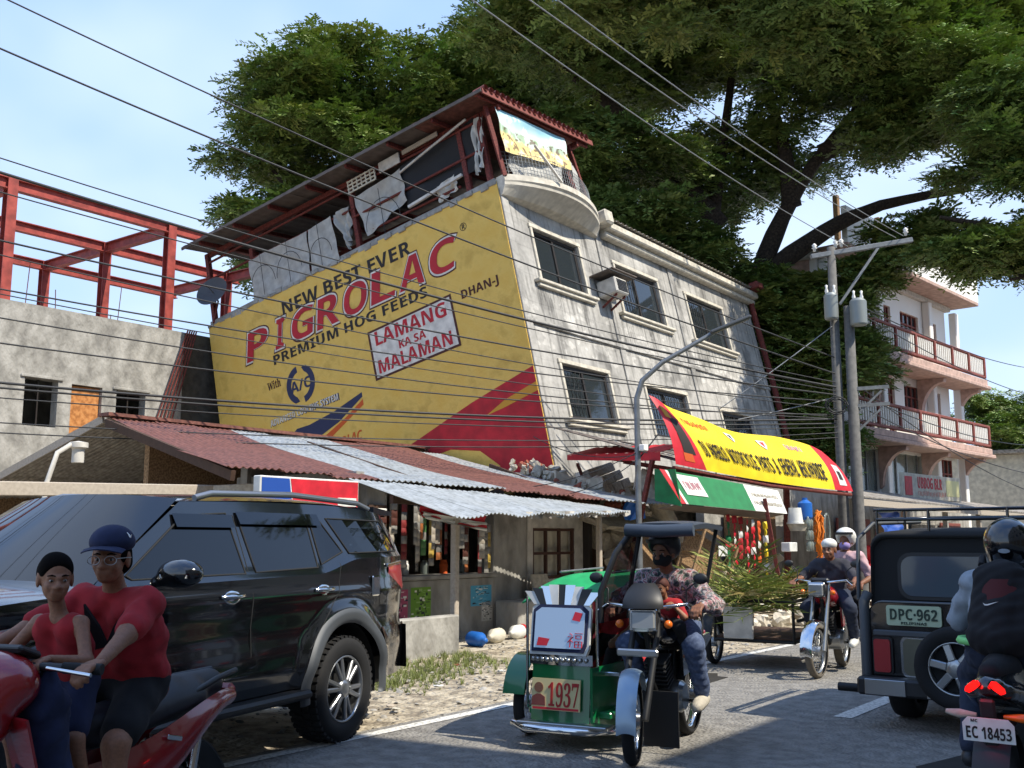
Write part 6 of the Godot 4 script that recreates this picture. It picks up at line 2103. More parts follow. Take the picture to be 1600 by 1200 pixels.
		blob(mr, [["e", V(2.02, 1.30, g * 1.08), Basis(), V(0.10, 0.085, 0.15)], ["c", V(2.06, 1.25, g * 0.93), V(2.02, 1.27, g * 1.0), 0.03, 0.035]], 0.012, 0.01)
		var mi := part(t, "mirror", mr, M.suv_paint)
		part(mi, "indicator", barm(V(2.10, 1.285, g * 1.0), V(2.08, 1.285, g * 1.19), 0.02, 0.025, 0.004), M.chrome)
		# roof rail
		part(t, "roof_rail", tubem([V(1.45, 1.765, g * 0.66), V(1.3, 1.80, g * 0.665), V(0.4, 1.825, g * 0.665), V(-0.5, 1.79, g * 0.665), V(-0.68, 1.75, g * 0.66)], 0.022, 8), M.alloy)
	# roof, glass, bonnet, ends
	var roof_y := func(x2: float) -> float: return 1.735 + 0.035 * sin(clampf((x2 + 0.9) / 2.6, 0, 1) * PI) - 0.03 * smoothstep(0.0, -0.9, x2)
	var s := S()
	sheet(s, func(u: float, v: float) -> Vector3:
		var xx := lerpf(-0.9, 1.64, u)
		var e: float = half.call(xx, 1.735)
		var z := lerpf(-1, 1, v)
		return V(xx, roof_y.call(xx) + 0.055 * (1.0 - pow(absf(z), 2.6)), z * e), 30, 24)
	part(t, "roof", s, M.suv_paint)
	part(t, "spoiler", extrm([Vector2(-0.80, 1.77), Vector2(-1.10, 1.735), Vector2(-1.12, 1.70), Vector2(-0.82, 1.70)], -0.64, 0.64), M.suv_paint)
	s = S()
	sheet(s, func(u: float, v: float) -> Vector3:
		var z := lerpf(-1, 1, u)
		var e := lerpf(0.86, 0.68, v)
		return V(lerpf(2.52, 1.63, v) + 0.10 * (1.0 - z * z), lerpf(1.2, 1.755, v) + 0.035 * (1.0 - z * z) * v, z * e), 20, 10)
	part(t, "windscreen", s, M.suv_glass)
	s = S()
	sheet(s, func(u: float, v: float) -> Vector3:
		var xx := lerpf(2.45, 3.62, u)
		var z := lerpf(-1, 1, v)
		return V(xx + 0.08 * (1.0 - z * z) * u, ytop.call(xx) + 0.06 * (1.0 - pow(absf(z), 3.0)) - 0.03 * pow(u, 6.0), z * half.call(xx, ytop.call(xx))), 24, 24)
	part(t, "bonnet", s, M.suv_paint)
	s = S()
	sheet(s, func(u: float, v: float) -> Vector3:
		var z := lerpf(-1, 1, u)
		var y := lerpf(0.42, 1.12, v)
		return V(3.62 + 0.10 * (1.0 - z * z) - 0.06 * v, y, z * half.call(3.6, y)), 20, 10)
	part(t, "front_bumper", s, M.suv_paint)
	part(t, "grille", bx(V(0.06, 0.28, 0.9), 0.02, V(3.68, 0.9, 0)), M.black_plastic)
	for k in 4: part(t, "grille_bar", bx(V(0.02, 0.03, 0.86), 0.005, V(3.715, 0.8 + 0.07 * k, 0)), M.chrome)
	s = S()
	sheet(s, func(u: float, v: float) -> Vector3:
		var z := lerpf(-1, 1, u)
		var y := lerpf(0.55, 1.34, v)
		return V(-1.08 - 0.05 * (1.0 - z * z) + 0.02 * v, y, z * half.call(-1.07, y)), 20, 10)
	part(t, "tailgate", s, M.suv_paint)
	s = S()
	sheet(s, func(u: float, v: float) -> Vector3:
		var z := lerpf(-1, 1, u)
		return V(lerpf(-1.06, -0.83, v) - 0.04 * (1.0 - z * z), lerpf(1.34, 1.72, v), z * lerpf(0.74, 0.62, v)), 16, 6)
	part(t, "rear_window", s, M.suv_glass)
	s = S()
	sheet(s, func(u: float, v: float) -> Vector3:
		var a := lerpf(-1, 1, u)
		var y := lerpf(0.42, 0.78, v)
		var z := a * 0.82
		return V(-1.17 + 0.07 * pow(absf(a), 4.0) + 0.02 * v, y, z), 24, 6)
	part(t, "rear_bumper", s, M.suv_paint)
	for g in [-1.0, 1.0]:
		part(t, "bumper_corner", sheetm(func(u: float, v: float) -> Vector3:
			var xx := lerpf(-1.12, -0.52, u)
			var y := lerpf(0.40, 0.80, v)
			return V(xx, y, g * (half.call(xx, maxf(y, 0.5)) + 0.012)), 10, 5), M.suv_paint)
	part(t, "underbody", bx(V(4.3, 0.25, 1.5), 0.03, V(1.25, 0.45, 0)), M.black_matte)
	for xc in [0.0, WB]:
		for g in [-1, 1]: wheel(t, "wheel", V(xc, RW, 0.80 * g), RW, 0.27, "alloy", M.rubber, M.alloy, 0.0 if g < 0 else PI, true)

# ---------- owner-built jeep seen from behind; the street frame is its frame ----------
func jeep() -> void:
	var t := thing("black_jeep", "black jeep seen from behind with spare wheel and roof rack", "jeep", RT * at(2.75, 0, 3.93))
	var W := 0.80
	var prof := []
	# rear outline with rounded shoulders
	var ring := func(x: float, w: float, y0: float, y1: float, rad: float) -> Array:
		var q := [V(x, y0, -w), V(x, y0, w)]
		for i in 7:
			var a := PI / 2 * i / 6.0
			q.append(V(x, y1 - rad + rad * sin(a), w - 0.03 - rad + rad * cos(a)))
		for i in 7:
			var a := PI / 2 + PI / 2 * i / 6.0
			q.append(V(x, y1 - rad + rad * sin(a), -(w - 0.03 - rad) + rad * cos(a)))
		return q
	var s := S()
	loft(s, [ring.call(0.05, W * 0.96, 0.55, 1.50, 0.12), ring.call(0.0, W * 0.98, 0.53, 1.52, 0.13), ring.call(0.05, W, 0.5, 1.56, 0.14), ring.call(1.0, W, 0.5, 1.60, 0.14), ring.call(1.9, W, 0.5, 1.56, 0.14)], true, true)
	part(t, "canvas_body", s, M.black_matte)
	s = S()
	loft(s, [ring.call(-0.02, W * 1.0, 0.36, 1.0, 0.1), ring.call(-0.04, W * 1.02, 0.34, 0.98, 0.1), ring.call(0.1, W * 1.03, 0.34, 0.98, 0.1), ring.call(1.9, W * 1.03, 0.34, 0.98, 0.08)], true, true)
	part(t, "tub", s, M.black_paint)
	part(t, "bonnet", bx(V(1.1, 0.4, 1.1), 0.06, V(2.4, 0.75, 0)), M.black_paint)
	part(t, "windscreen", bx(V(0.05, 0.5, 1.4), 0.01, V(1.93, 1.25, 0)), M.suv_glass)
	for g in [-1, 1]: part(t, "front_fender", bx(V(0.9, 0.2, 0.3), 0.06, V(2.4, 0.7, 0.68 * g)), M.black_paint)
	# rear window with rounded corners
	var rr := func(cx: float, cy: float, w: float, h: float, r: float) -> Array:
		var q := []
		for c in 4:
			var ox: float = [1, -1, -1, 1][c]
			var oy: float = [1, 1, -1, -1][c]
			for i in 6:
				var a := PI / 2 * c + PI / 2 * i / 5.0
				q.append(Vector2(cx + ox * (w / 2 - r) + r * cos(a), cy + oy * (h / 2 - r) + r * sin(a)))
		return q
	# face frame: seen from behind, right is +z
	var F := Basis(V(0, 0, 1), UP, V(-1, 0, 0))
	var rear := func(n: String, poly: Array, z0: float, z1: float, mat: Material, p: Node3D = t) -> MeshInstance3D:
		return part(p, n, extrm(poly, z0, z1, Transform3D(F, Vector3.ZERO)), mat)
	rear.call("rear_window", rr.call(-0.02, 1.2, 0.98, 0.32, 0.09), -0.005, 0.012, mk(C("56626b"), 0.06, 0.2))  # blue-grey colour stands in for the sky mirrored in the pane
	rear.call("window_seal", rr.call(-0.02, 1.2, 1.04, 0.38, 0.11), -0.03, 0.004, M.black_plastic)
	# plate
	var pl: MeshInstance3D = rear.call("number_plate", rr.call(-0.42, 0.885, 0.43, 0.16, 0.02), 0.03, 0.05, mk(C("aebd9f"), 0.5))
	words(pl, "lettering", "DPC·962", mk(C("22352a"), 0.6), F * V(-0.42, 0.895, 0.05), 0.37, 0.09, F, "Droid Sans", 0, 0.006)
	words(pl, "lettering", "PILIPINAS", mk(C("22352a"), 0.6), F * V(-0.42, 0.825, 0.05), 0.2, 0.022, F, "Droid Sans", 0, 0.006)
	# lamps
	for g in [-1.0, 1.0]:
		rear.call("tail_lamp", rr.call(g * 0.68, 0.56, 0.13, 0.26, 0.02), 0.03, 0.07, M.red_lens)
		rear.call("lamp_frame", rr.call(g * 0.68, 0.56, 0.16, 0.3, 0.03), 0.0, 0.045, M.black_plastic)
		var cf: MeshInstance3D = rear.call("lamp_panel", rr.call(g * 0.40, 0.56, 0.27, 0.33, 0.06), 0.03, 0.05, M.chrome)
		rear.call("panel_face", rr.call(g * 0.40, 0.56, 0.23, 0.29, 0.05), 0.05, 0.056, mk(C("6b6a5c"), 0.25, 0.4), cf)
		part(cf, "round_lamp", lathem([Vector2(0.05, 0), Vector2(0.05, 0.02), Vector2(0.03, 0.035), Vector2(0, 0.04)], 16, Transform3D(Basis(UP, V(-1, 0, 0), V(0, 0, 1)), F * V(g * 0.36, 0.6, 0.055)), false), M.clear_lens)
		# corner bar rising past the body and the mud flap
		part(t, "corner_bar", tubem([V(-0.03, 0.32, g * 0.82), V(-0.03, 0.98, g * 0.82), V(0.02, 1.05, g * 0.80)], 0.045, 8), M.suv_cladding)
	rear.call("wreath_sticker", rr.call(-0.08, 0.9, 0.12, 0.1, 0.04), 0.025, 0.03, M.grey_cloth)
	# bumper
	var bm := part(t, "bumper", bx(V(0.16, 0.14, 1.7), 0.02, V(-0.14, 0.33, 0)), M.black_plastic)
	for k in 3: part(bm, "tread_plate", bx(V(0.02, 0.12, 0.32), 0.004, V(-0.225, 0.33, -0.62 + 0.48 * k)), M.steel)
	part(t, "exhaust", lathem([Vector2(0.035, 0), Vector2(0.035, 0.25), Vector2(0.028, 0.25)], 12, Transform3D(Basis(V(1, 0, 0), V(0, 0, 1), V(0, -1, 0)), V(-0.15, 0.3, -1.02))), M.iron)
	# rear face panel line
	part(t, "rear_panel", bx(V(0.03, 0.05, 1.5), 0.01, V(-0.045, 0.74, 0)), M.suv_cladding)
	# spare wheel
	var sp := Node3D.new()
	sp.name = "spare_wheel"
	t.add_child(sp, true)
	sp.transform = Transform3D(Basis(UP, PI / 2), V(-0.22, 0.52, -0.06))
	wheel(sp, "wheel", Vector3.ZERO, 0.315, 0.2, "steel", M.rubber, M.steel, 0.0)
	# roof rack
	var rk := part(t, "roof_rack", tubem([V(0.1, 1.66, -0.72), V(0.1, 1.66, 0.72), V(1.7, 1.7, 0.72), V(1.7, 1.7, -0.72), V(0.1, 1.66, -0.72)], 0.016, 6), M.black_paint)
	part(rk, "upper_rail", tubem([V(0.1, 1.74, -0.74), V(0.1, 1.74, 0.74), V(1.7, 1.78, 0.74), V(1.7, 1.78, -0.74), V(0.1, 1.74, -0.74)], 0.014, 6), M.black_paint)
	for q in [[0.1, -0.72], [0.1, -0.3], [0.1, 0.3], [0.1, 0.72], [0.9, -0.72], [1.7, -0.72], [0.9, 0.72], [1.7, 0.72]]: part(rk, "stay", tubem([V(q[0], 1.52, q[1]), V(q[0], 1.75, q[1])], 0.012, 6), M.black_paint)
	part(t, "side_pipe", tubem([V(0.0, 1.0, -0.87), V(0.02, 1.5, -0.86), V(0.25, 1.63, -0.8), V(1.6, 1.66, -0.78)], 0.018, 6), M.suv_cladding)
	for x in [0.55, 2.55]:
		for g in [-1, 1]: wheel(t, "wheel", V(x, 0.33, 0.66 * g), 0.33, 0.2, "steel", M.rubber, M.alloy_dark, 0.0 if g < 0 else PI)

# ---------- motorcycles ----------
# x forward, y up, z to the right; origin under the front axle; wheelbase behind it
func motorbike(t: Node3D, o: Dictionary) -> void:
	var wb: float = o.get("wb", 1.24)
	var R: float = o.get("R", 0.29)
	var st: float = o.get("steer", 0.0)
	var pm: Material = o.paint
	wheel(t, "front_wheel", V(0, R, 0), R, o.get("tw", 0.085), o.get("style", "wire"), o.get("tyre", M.rubber), o.get("rim", M.chrome), st)
	wheel(t, "rear_wheel", V(-wb, R, 0), R, 0.1, o.get("style", "wire"), o.get("tyre", M.rubber), o.get("rim", M.chrome))
	var FB := Basis(UP, st)
	var head := V(-0.30, 0.92, 0)
	for g in [-1, 1]:
		part(t, "fork_leg", tubem([FB * V(0, R, 0.085 * g), head + FB * V(0.02, -0.08, 0.085 * g), head + FB * V(-0.03, 0.08, 0.085 * g)], [0.026, 0.022, 0.02], 10), o.get("fork", M.steel))
	# mudguards
	var fen := func(n: String, c: Vector3, b: Basis, r: float, a0: float, a1: float, w: float, mat: Material) -> void:
		part(t, n, slab(func(u: float, v: float) -> Vector3:
			var a := lerpf(a0, a1, u)
			var z := lerpf(-1, 1, v)
			return c + b * V(r * cos(a), r * sin(a) - 0.02 * z * z, w * z), 16, 6, 0.004), mat)
	fen.call("front_mudguard", V(0, R, 0), FB, R + 0.045, deg_to_rad(-5), deg_to_rad(150), 0.065, o.get("fender", pm))
	fen.call("rear_mudguard", V(-wb, R, 0), Basis(), R + 0.06, deg_to_rad(30), deg_to_rad(190), 0.075, M.black_plastic)
	# headlamp
	var hl := head + FB * V(0.1, 0.02, 0)
	var s := S()
	blob(s, [["e", hl + FB * V(-0.03, 0, 0), FB, V(0.09, 0.095, 0.105)]], 0.015, 0.01)
	var lamp := part(t, "headlamp", s, o.get("lamp_shell", M.black_plastic))
	part(lamp, "lens", bx(V(0.03, 0.13, 0.17), 0.013), M.clear_lens, Transform3D(FB, hl + FB * V(0.055, 0, 0)))
	part(lamp, "bezel", bx(V(0.025, 0.155, 0.2), 0.01), M.chrome, Transform3D(FB, hl + FB * V(0.045, 0, 0)))
	if o.get("fairing", false):
		var fs := S()
		sheet(fs, func(u: float, v: float) -> Vector3:
			var a := lerpf(-1.2, 1.2, u)
			return hl + FB * V(0.02 + 0.07 * cos(a) - 0.14 * v * v, 0.08 + 0.17 * v, 0.155 * sin(a) * sqrt(maxf(1.0 - 0.75 * v * v, 0.05))), 16, 8)
		part(t, "fairing", fs, M.black_plastic)
	for g in [-1, 1]:
		part(t, "indicator", ballm(hl + FB * V(0.0, -0.03, 0.17 * g), V(0.035, 0.03, 0.03), 10), M.amber_lens)
	# bars
	var bars := []
	for q in [[-0.34, 0.98, -0.12], [-0.28, 1.02, -0.06], [-0.10, 1.0, 0.02], [0.10, 1.0, 0.02], [0.28, 1.02, -0.06], [0.34, 0.98, -0.12]]: bars.append(V(-0.33, 0, 0) + FB * V(q[2] + 0.03, q[1] + 0.02, q[0]))
	part(t, "handlebar", tubem(bars, 0.013, 8), M.chrome)
	for g in [0, 5]:
		var inner: Vector3 = bars[1] if g == 0 else bars[4]
		part(t, "grip", tubem([bars[g], bars[g].lerp(inner, 0.95)], 0.019, 8), M.rubber)
		part(t, "lever", tubem([bars[g].lerp(inner, 0.9) + V(0.02, 0, 0), bars[g] + V(0.07, -0.01, 0)], 0.006, 6), M.chrome)
		if o.get("mirrors", true):
			var mp: Vector3 = inner + V(-0.02, 0.18, (-0.1 if g == 0 else 0.1))
			var ms := part(t, "mirror_stalk", tubem([inner, inner + V(0, 0.1, 0), mp], 0.006, 6), M.black_plastic)
			part(ms, "mirror", ballm(mp, V(0.018, 0.04, 0.055), 12), M.black_plastic)
	part(t, "instrument", bx(V(0.09, 0.07, 0.2), 0.02, V(-0.30, 1.03, 0)), M.black_plastic)
	# frame
	for q in [[head, V(-0.42, 0.48, 0), V(-0.6, 0.32, 0), V(-0.9, 0.34, 0)], [head, V(-0.55, 0.78, 0), V(-0.95, 0.72, 0), V(-1.4, 0.74, 0)], [V(-0.9, 0.34, 0), V(-0.95, 0.72, 0)]]:
		part(t, "frame_tube", tubem(q, 0.022, 8), M.iron)
	for g in [-1, 1]:
		part(t, "swing_arm", tubem([V(-0.86, 0.36, 0.08 * g), V(-wb, R, 0.085 * g)], 0.02, 8), M.iron)
		part(t, "shock", tubem([V(-wb + 0.02, R + 0.04, 0.12 * g), V(-wb + 0.1, 0.68, 0.12 * g)], [0.028, 0.032], 10), M.chrome)
	# tank, seat, side covers, tail
	s = S()
	blob(s, [["e", V(-0.52, 0.86, 0), Basis(V(0, 0, 1), deg_to_rad(12)), V(0.25, 0.12, 0.13)], ["e", V(-0.68, 0.80, 0), Basis(), V(0.15, 0.08, 0.1)]], 0.018, 0.02)
	part(t, "tank", s, pm)
	s = S()
	blob(s, [["c", V(-0.8, 0.77, 0), V(-1.15, 0.79, 0), 0.085, 0.095], ["c", V(-1.15, 0.79, 0), V(-1.48, 0.83, 0), 0.095, 0.075], ["c", V(-0.9, 0.75, -0.05), V(-1.3, 0.78, -0.05), 0.075, 0.075], ["c", V(-0.9, 0.75, 0.05), V(-1.3, 0.78, 0.05), 0.075, 0.075]], 0.02, 0.02)
	part(t, "saddle", s, M.black_cloth)
	for g in [-1, 1]: part(t, "side_cover", extrm([Vector2(-0.75, 0.5), Vector2(-0.72, 0.72), Vector2(-1.45, 0.76), Vector2(-1.5, 0.72), Vector2(-1.0, 0.52)], -0.012, 0.012, at(0, 0, 0.12 * g)), pm)
	part(t, "tail_lamp", bx(V(0.06, 0.07, 0.14), 0.015, V(-1.53, 0.74, 0)), M.red_lens)
	# engine
	var eng := part(t, "engine", lathem([Vector2(0, -0.15), Vector2(0.09, -0.15), Vector2(0.115, -0.12), Vector2(0.115, 0.12), Vector2(0.09, 0.15), Vector2(0, 0.15)], 20, Transform3D(Basis(V(1, 0, 0), V(0, 0, 1), V(0, -1, 0)), V(-0.72, 0.36, 0))), M.steel)
	s = S()
	for i in 7: box(s, V(-0.6 + 0.012 * i, 0.46 + 0.03 * i, 0), V(0.15, 0.012, 0.16), Basis(V(0, 0, 1), -0.4))
	box(s, V(-0.565, 0.55, 0), V(0.1, 0.2, 0.1), Basis(V(0, 0, 1), -0.4))
	part(eng, "cylinder_fins", s, M.alloy_dark)
	part(t, "exhaust", tubem([V(-0.5, 0.5, 0.05), V(-0.42, 0.4, 0.1), V(-0.55, 0.26, 0.13), V(-0.95, 0.26, 0.15), V(-1.0, 0.27, 0.15), V(-1.5, 0.36, 0.16)], [0.02, 0.02, 0.02, 0.022, 0.042, 0.04], 10), M.chrome)
	for g in [-1, 1]: part(t, "foot_peg", tubem([V(-0.82, 0.32, 0.08 * g), V(-0.82, 0.32, 0.24 * g)], 0.013, 6), M.rubber)
	if o.get("crash_bar", false): part(t, "crash_bar", tubem([V(-0.45, 0.5, -0.1), V(-0.42, 0.5, -0.28), V(-0.5, 0.3, -0.28), V(-0.62, 0.26, -0.1)], 0.012, 6), M.chrome)

func grips(t := 0.0) -> Array:
	var f := Basis(UP, t)
	return [f * Basis(V(1, -0.15, 0).normalized(), V(0.15, 1, 0).normalized(), V(0, 0, 1)), f * Basis(V(1, -0.15, 0).normalized(), V(0.15, 1, 0).normalized(), V(0, 0, 1))]

func facing(yaw: float, nod := 0.0, roll := 0.0) -> Basis:
	return Basis(UP, deg_to_rad(yaw)) * Basis(V(0, 0, 1), deg_to_rad(-nod)) * Basis(V(1, 0, 0), deg_to_rad(roll))

# ---------- passenger tricycle coming towards the camera ----------
func near_tricycle() -> void:
	var xf := RT * Transform3D(Basis(V(-1, 0, 0), UP, V(0, 0, -1)).rotated(UP, 0.178), V(0.24, 0, 2.33))
	var t := thing("passenger_tricycle", "green passenger tricycle numbered 1937 with dark canopy over its driver", "tricycle", xf)
	motorbike(t, {"paint": M.black_paint, "steer": 0.22, "fender": mk(C("8fa3b4"), 0.25, 0.3), "fairing": true, "style": "wire", "rim": M.chrome, "fork": M.black_plastic})
	# front number plate bar and mud flap
	part(t, "front_rack", bx(V(0.03, 0.05, 0.3), 0.01, V(-0.12, 0.72, 0)), M.steel)
	part(t, "mud_flap", bx(V(0.015, 0.38, 0.26), 0.0, V(-0.42, 0.24, -0.06)), M.black_matte)
	# driver's canopy
	part(t, "driver_roof", slab(func(u: float, v: float) -> Vector3: return V(lerpf(-0.42, -1.22, u), 1.58 + 0.02 * sin(PI * u) - 0.02 * pow(absf(v * 2.0 - 1.0), 3.0), lerpf(-0.32, 0.17, v)), 16, 12, 0.035), mk(C("39414c"), 0.45))
	part(t, "roof_edge", tubem([V(-0.43, 1.565, -0.33), V(-0.40, 1.555, -0.08), V(-0.43, 1.565, 0.18)], 0.048, 10), mk(C("39414c"), 0.45))
	# dark side screen with its curved frame between driver and sidecar
	part(t, "screen_frame", tubem([V(-0.45, 1.54, 0.16), V(-0.36, 1.40, 0.24), V(-0.28, 1.12, 0.33), V(-0.3, 0.9, 0.34)], 0.024, 8), M.black_plastic)
	part(t, "screen_frame", tubem([V(-0.6, 1.54, 0.14), V(-0.57, 1.2, 0.2), V(-0.55, 0.92, 0.22)], 0.018, 8), M.black_plastic)
	part(t, "side_screen", sheetm(func(u: float, v: float) -> Vector3: return V(-0.3, 0.9, 0.34).lerp(V(-0.45, 1.54, 0.16), v).lerp(V(-0.55, 0.92, 0.22).lerp(V(-0.6, 1.54, 0.14), v), u) + V(0.08 * sin(PI * v) * (1.0 - u), 0, 0.03 * sin(PI * v) * (1.0 - u)), 4, 10), glass(C("2a1618"), 0.75))
	part(t, "roof_post", tubem([V(-1.2, 0.8, 0.12), V(-1.2, 1.58, 0.15)], 0.016, 6), M.black_plastic)
	part(t, "roof_post", tubem([V(-1.2, 0.8, -0.12), V(-1.2, 1.58, -0.28)], 0.016, 6), M.black_plastic)
	# sidecar: narrow nose, wider body behind
	var x0 := -0.30
	var z0 := 0.42
	var z1 := 0.88
	var zb := 0.98
	part(t, "sidecar_floor", bx(V(1.5, 0.05, 0.66), 0.01, V(x0 - 0.8, 0.24, 0.62)), M.green_paint)
	# raked front: lower green panel, upper screen
	part(t, "front_panel", slab(func(u: float, v: float) -> Vector3: return V(x0 + 0.06 - 0.05 * v + 0.04 * sin(PI * u), lerpf(0.14, 0.60, v), lerpf(z0, z1, u)), 10, 4, 0.02), M.green_paint)
	part(t, "inner_panel", slab(func(u: float, v: float) -> Vector3: return V(x0 + 0.05 - 0.62 * u, lerpf(0.14, 0.58, v), z0 - 0.01 - 0.06 * u), 4, 3, 0.02), M.green_paint)
	part(t, "chrome_band", slab(func(u: float, v: float) -> Vector3: return V(x0 + 0.075 - 0.05 + 0.04 * sin(PI * u), lerpf(0.59, 0.665, v), lerpf(z0 - 0.02, z1 + 0.02, u)), 16, 2, 0.02), M.chrome)
	for i in 11: part(t, "band_stud", ballm(V(x0 + 0.05 + 0.04 * sin(PI * i / 10.0), 0.628, lerpf(z0 + 0.02, z1 - 0.02, i / 10.0)), V(0.012, 0.018, 0.018), 8), M.steel)
	var hexa := [Vector2(-0.215, -0.17), Vector2(0.2, -0.17), Vector2(0.22, -0.12), Vector2(0.22, 0.13), Vector2(0.17, 0.17), Vector2(-0.17, 0.17), Vector2(-0.22, 0.13)]
	var fb := Transform3D(Basis(V(0, 0, -1), V(-0.2, 0.98, 0), V(1, 0.2, 0)).orthonormalized(), V(x0 + 0.03, 0.85, (z0 + z1) / 2))
	part(t, "screen_surround", extrm(hexa.map(func(q: Vector2) -> Vector2: return q * Vector2(1.08, 1.12)), -0.03, 0.0, fb), M.white_vinyl)
	part(t, "screen_rim", extrm(hexa, 0.0, 0.012, fb), M.navy_cloth)
	part(t, "windscreen", extrm(hexa.map(func(q: Vector2) -> Vector2: return q * Vector2(0.9, 0.86)), 0.012, 0.02, fb), mk(C("a7b6c4"), 0.05, 0.35))  # pale colour carries the whitish reflection on the glass
	var st := S()
	for q in [[-0.04, 0.045, -0.02, 0.03], [-0.055, 0.02, -0.015, 0.02], [-0.015, 0.02, -0.055, -0.02], [-0.035, 0.01, -0.035, -0.055], [-0.03, -0.005, -0.012, -0.02], [0.0, 0.045, 0.06, 0.045], [0.008, 0.03, 0.05, 0.03], [0.008, 0.008, 0.05, 0.008], [0.008, 0.03, 0.008, 0.008], [0.05, 0.03, 0.05, 0.008], [0.002, -0.012, 0.058, -0.012], [0.002, -0.055, 0.058, -0.055], [0.002, -0.012, 0.002, -0.055], [0.058, -0.012, 0.058, -0.055], [0.002, -0.033, 0.058, -0.033], [0.03, -0.012, 0.03, -0.055]]:
		bar(st, V(q[0], q[1], 0), V(q[2], q[3], 0), 0.011, 0.003)
	part(t, "lettering", st, M.red_vinyl, fb * at(0.13, -0.08, 0.023))
	part(t, "sticker", extrm([Vector2(-0.17, -0.13), Vector2(-0.09, -0.13), Vector2(-0.07, -0.08), Vector2(-0.16, -0.07)], 0.021, 0.024, fb), M.red_vinyl)
	part(t, "sticker", extrm([Vector2(0.1, 0.06), Vector2(0.16, 0.05), Vector2(0.18, 0.11), Vector2(0.12, 0.12)], 0.021, 0.024, fb), M.red_vinyl)
	# fan visor in white, black and chrome blades
	for i in 9:
		var a := lerpf(-0.95, 0.95, i / 8.0)
		part(t, "visor_blade", extrm([Vector2(0.05 * i - 0.225, 0), Vector2(0.05 * i - 0.175, 0), Vector2(0.05 * i - 0.165 + 0.08 * sin(a), 0.13 * cos(a) + 0.02), Vector2(0.05 * i - 0.245 + 0.08 * sin(a), 0.13 * cos(a) + 0.02)], 0.0 + 0.004 * (i % 2), 0.006 + 0.004 * (i % 2), Transform3D(fb.basis, fb * V(0, 0.17, 0.0))), [M.white_vinyl, M.black_plastic, M.chrome][i % 3])
	# plate with portrait
	var pb := Transform3D(Basis(V(0, 0, -1), V(-0.1, 1, 0), V(1, 0.1, 0)).orthonormalized(), V(x0 + 0.118, 0.39, (z0 + z1) / 2))
	var pl := part(t, "number_plate", extrm([Vector2(-0.19, -0.11), Vector2(0.19, -0.11), Vector2(0.19, 0.11), Vector2(-0.19, 0.11)], -0.012, 0.0, pb), mk(C("cfc08a"), 0.6))
	words(pl, "lettering", "1937", mk(C("a5201c"), 0.6), pb * V(0.06, 0.0, 0.0), 0.24, 0.17, pb.basis, "Droid Serif", 0, 0.005)
	part(pl, "portrait", extrm([Vector2(-0.19, -0.08), Vector2(-0.08, -0.08), Vector2(-0.085, -0.02), Vector2(-0.12, 0.0), Vector2(-0.15, 0.0), Vector2(-0.185, -0.02)], 0.0, 0.004, pb), M.maroon)
	part(pl, "portrait", lathem([Vector2(0, 0.005), Vector2(0.036, 0.005), Vector2(0.036, 0)], 14, Transform3D(pb.basis * Basis(V(1, 0, 0), PI / 2), pb * V(-0.135, 0.045, 0))), M.skin_brown)
	part(pl, "plate_strip", extrm([Vector2(-0.18, -0.105), Vector2(0.18, -0.105), Vector2(0.18, -0.09), Vector2(-0.18, -0.09)], 0.0, 0.003, pb), M.red_vinyl)
	# bumper step with chrome tread
	part(t, "bumper", tubem([V(x0 - 0.1, 0.15, 0.18), V(x0 + 0.14, 0.15, z0 - 0.02), V(x0 + 0.17, 0.15, z1 - 0.02), V(x0 + 0.02, 0.15, z1 + 0.16)], 0.03, 8), M.chrome)
	part(t, "step", bx(V(0.16, 0.02, 0.7), 0.005, V(x0 + 0.08, 0.185, 0.6)), M.steel)
	part(t, "side_step", bx(V(0.5, 0.03, 0.12), 0.005, V(x0 - 0.4, 0.52, z0 - 0.1)), M.chrome)
	# roof: green tarpaulin on hoops
	var c0 := 0.36
	part(t, "canopy", slab(func(u: float, v: float) -> Vector3: return V(lerpf(x0 - 0.1, x0 - 1.5, u), 1.08 + 0.14 * sin(clampf(u * 2.2, 0, 1) * PI / 2) - 0.07 * pow(absf(v * 2.0 - 1.0), 2.5), lerpf(c0, zb + 0.04, v)), 14, 12, 0.012), M.green_tarp)
	part(t, "canopy_valance", slab(func(u: float, v: float) -> Vector3: return V(lerpf(x0 - 0.25, x0 - 1.45, u), 1.1 + 0.06 * sin(clampf(u * 2.2, 0, 1) * PI / 2) - 0.12 * v, c0 - 0.005), 10, 3, 0.006), mk(C("7fb0a0"), 0.7))
	for q in [[x0 - 0.1, c0 + 0.05], [x0 - 1.4, c0 + 0.02], [x0 - 0.1, zb], [x0 - 1.4, zb]]: part(t, "canopy_post", tubem([V(q[0], 0.25, q[1]), V(q[0], 1.08, q[1])], 0.012, 6), M.chrome)
	part(t, "canopy_rail", tubem([V(x0 - 0.5, 1.24, c0 + 0.08), V(x0 - 1.4, 1.25, c0 + 0.08)], 0.01, 6), M.galv)
	part(t, "canopy_rail", tubem([V(x0 - 0.5, 1.24, zb - 0.1), V(x0 - 1.4, 1.25, zb - 0.1)], 0.01, 6), M.galv)
	part(t, "bench", bx(V(0.5, 0.12, 0.62), 0.03, V(x0 - 1.1, 0.52, 0.66)), M.red_cloth)
	part(t, "bench_back", bx(V(0.1, 0.5, 0.62), 0.03, V(x0 - 1.4, 0.8, 0.66)), M.red_cloth)
	part(t, "back_panel", bx(V(0.03, 0.75, 0.66), 0.005, V(x0 - 1.48, 0.6, 0.66)), M.green_paint)
	part(t, "outer_panel", bx(V(1.2, 0.35, 0.03), 0.005, V(x0 - 0.85, 0.42, zb)), M.green_paint)
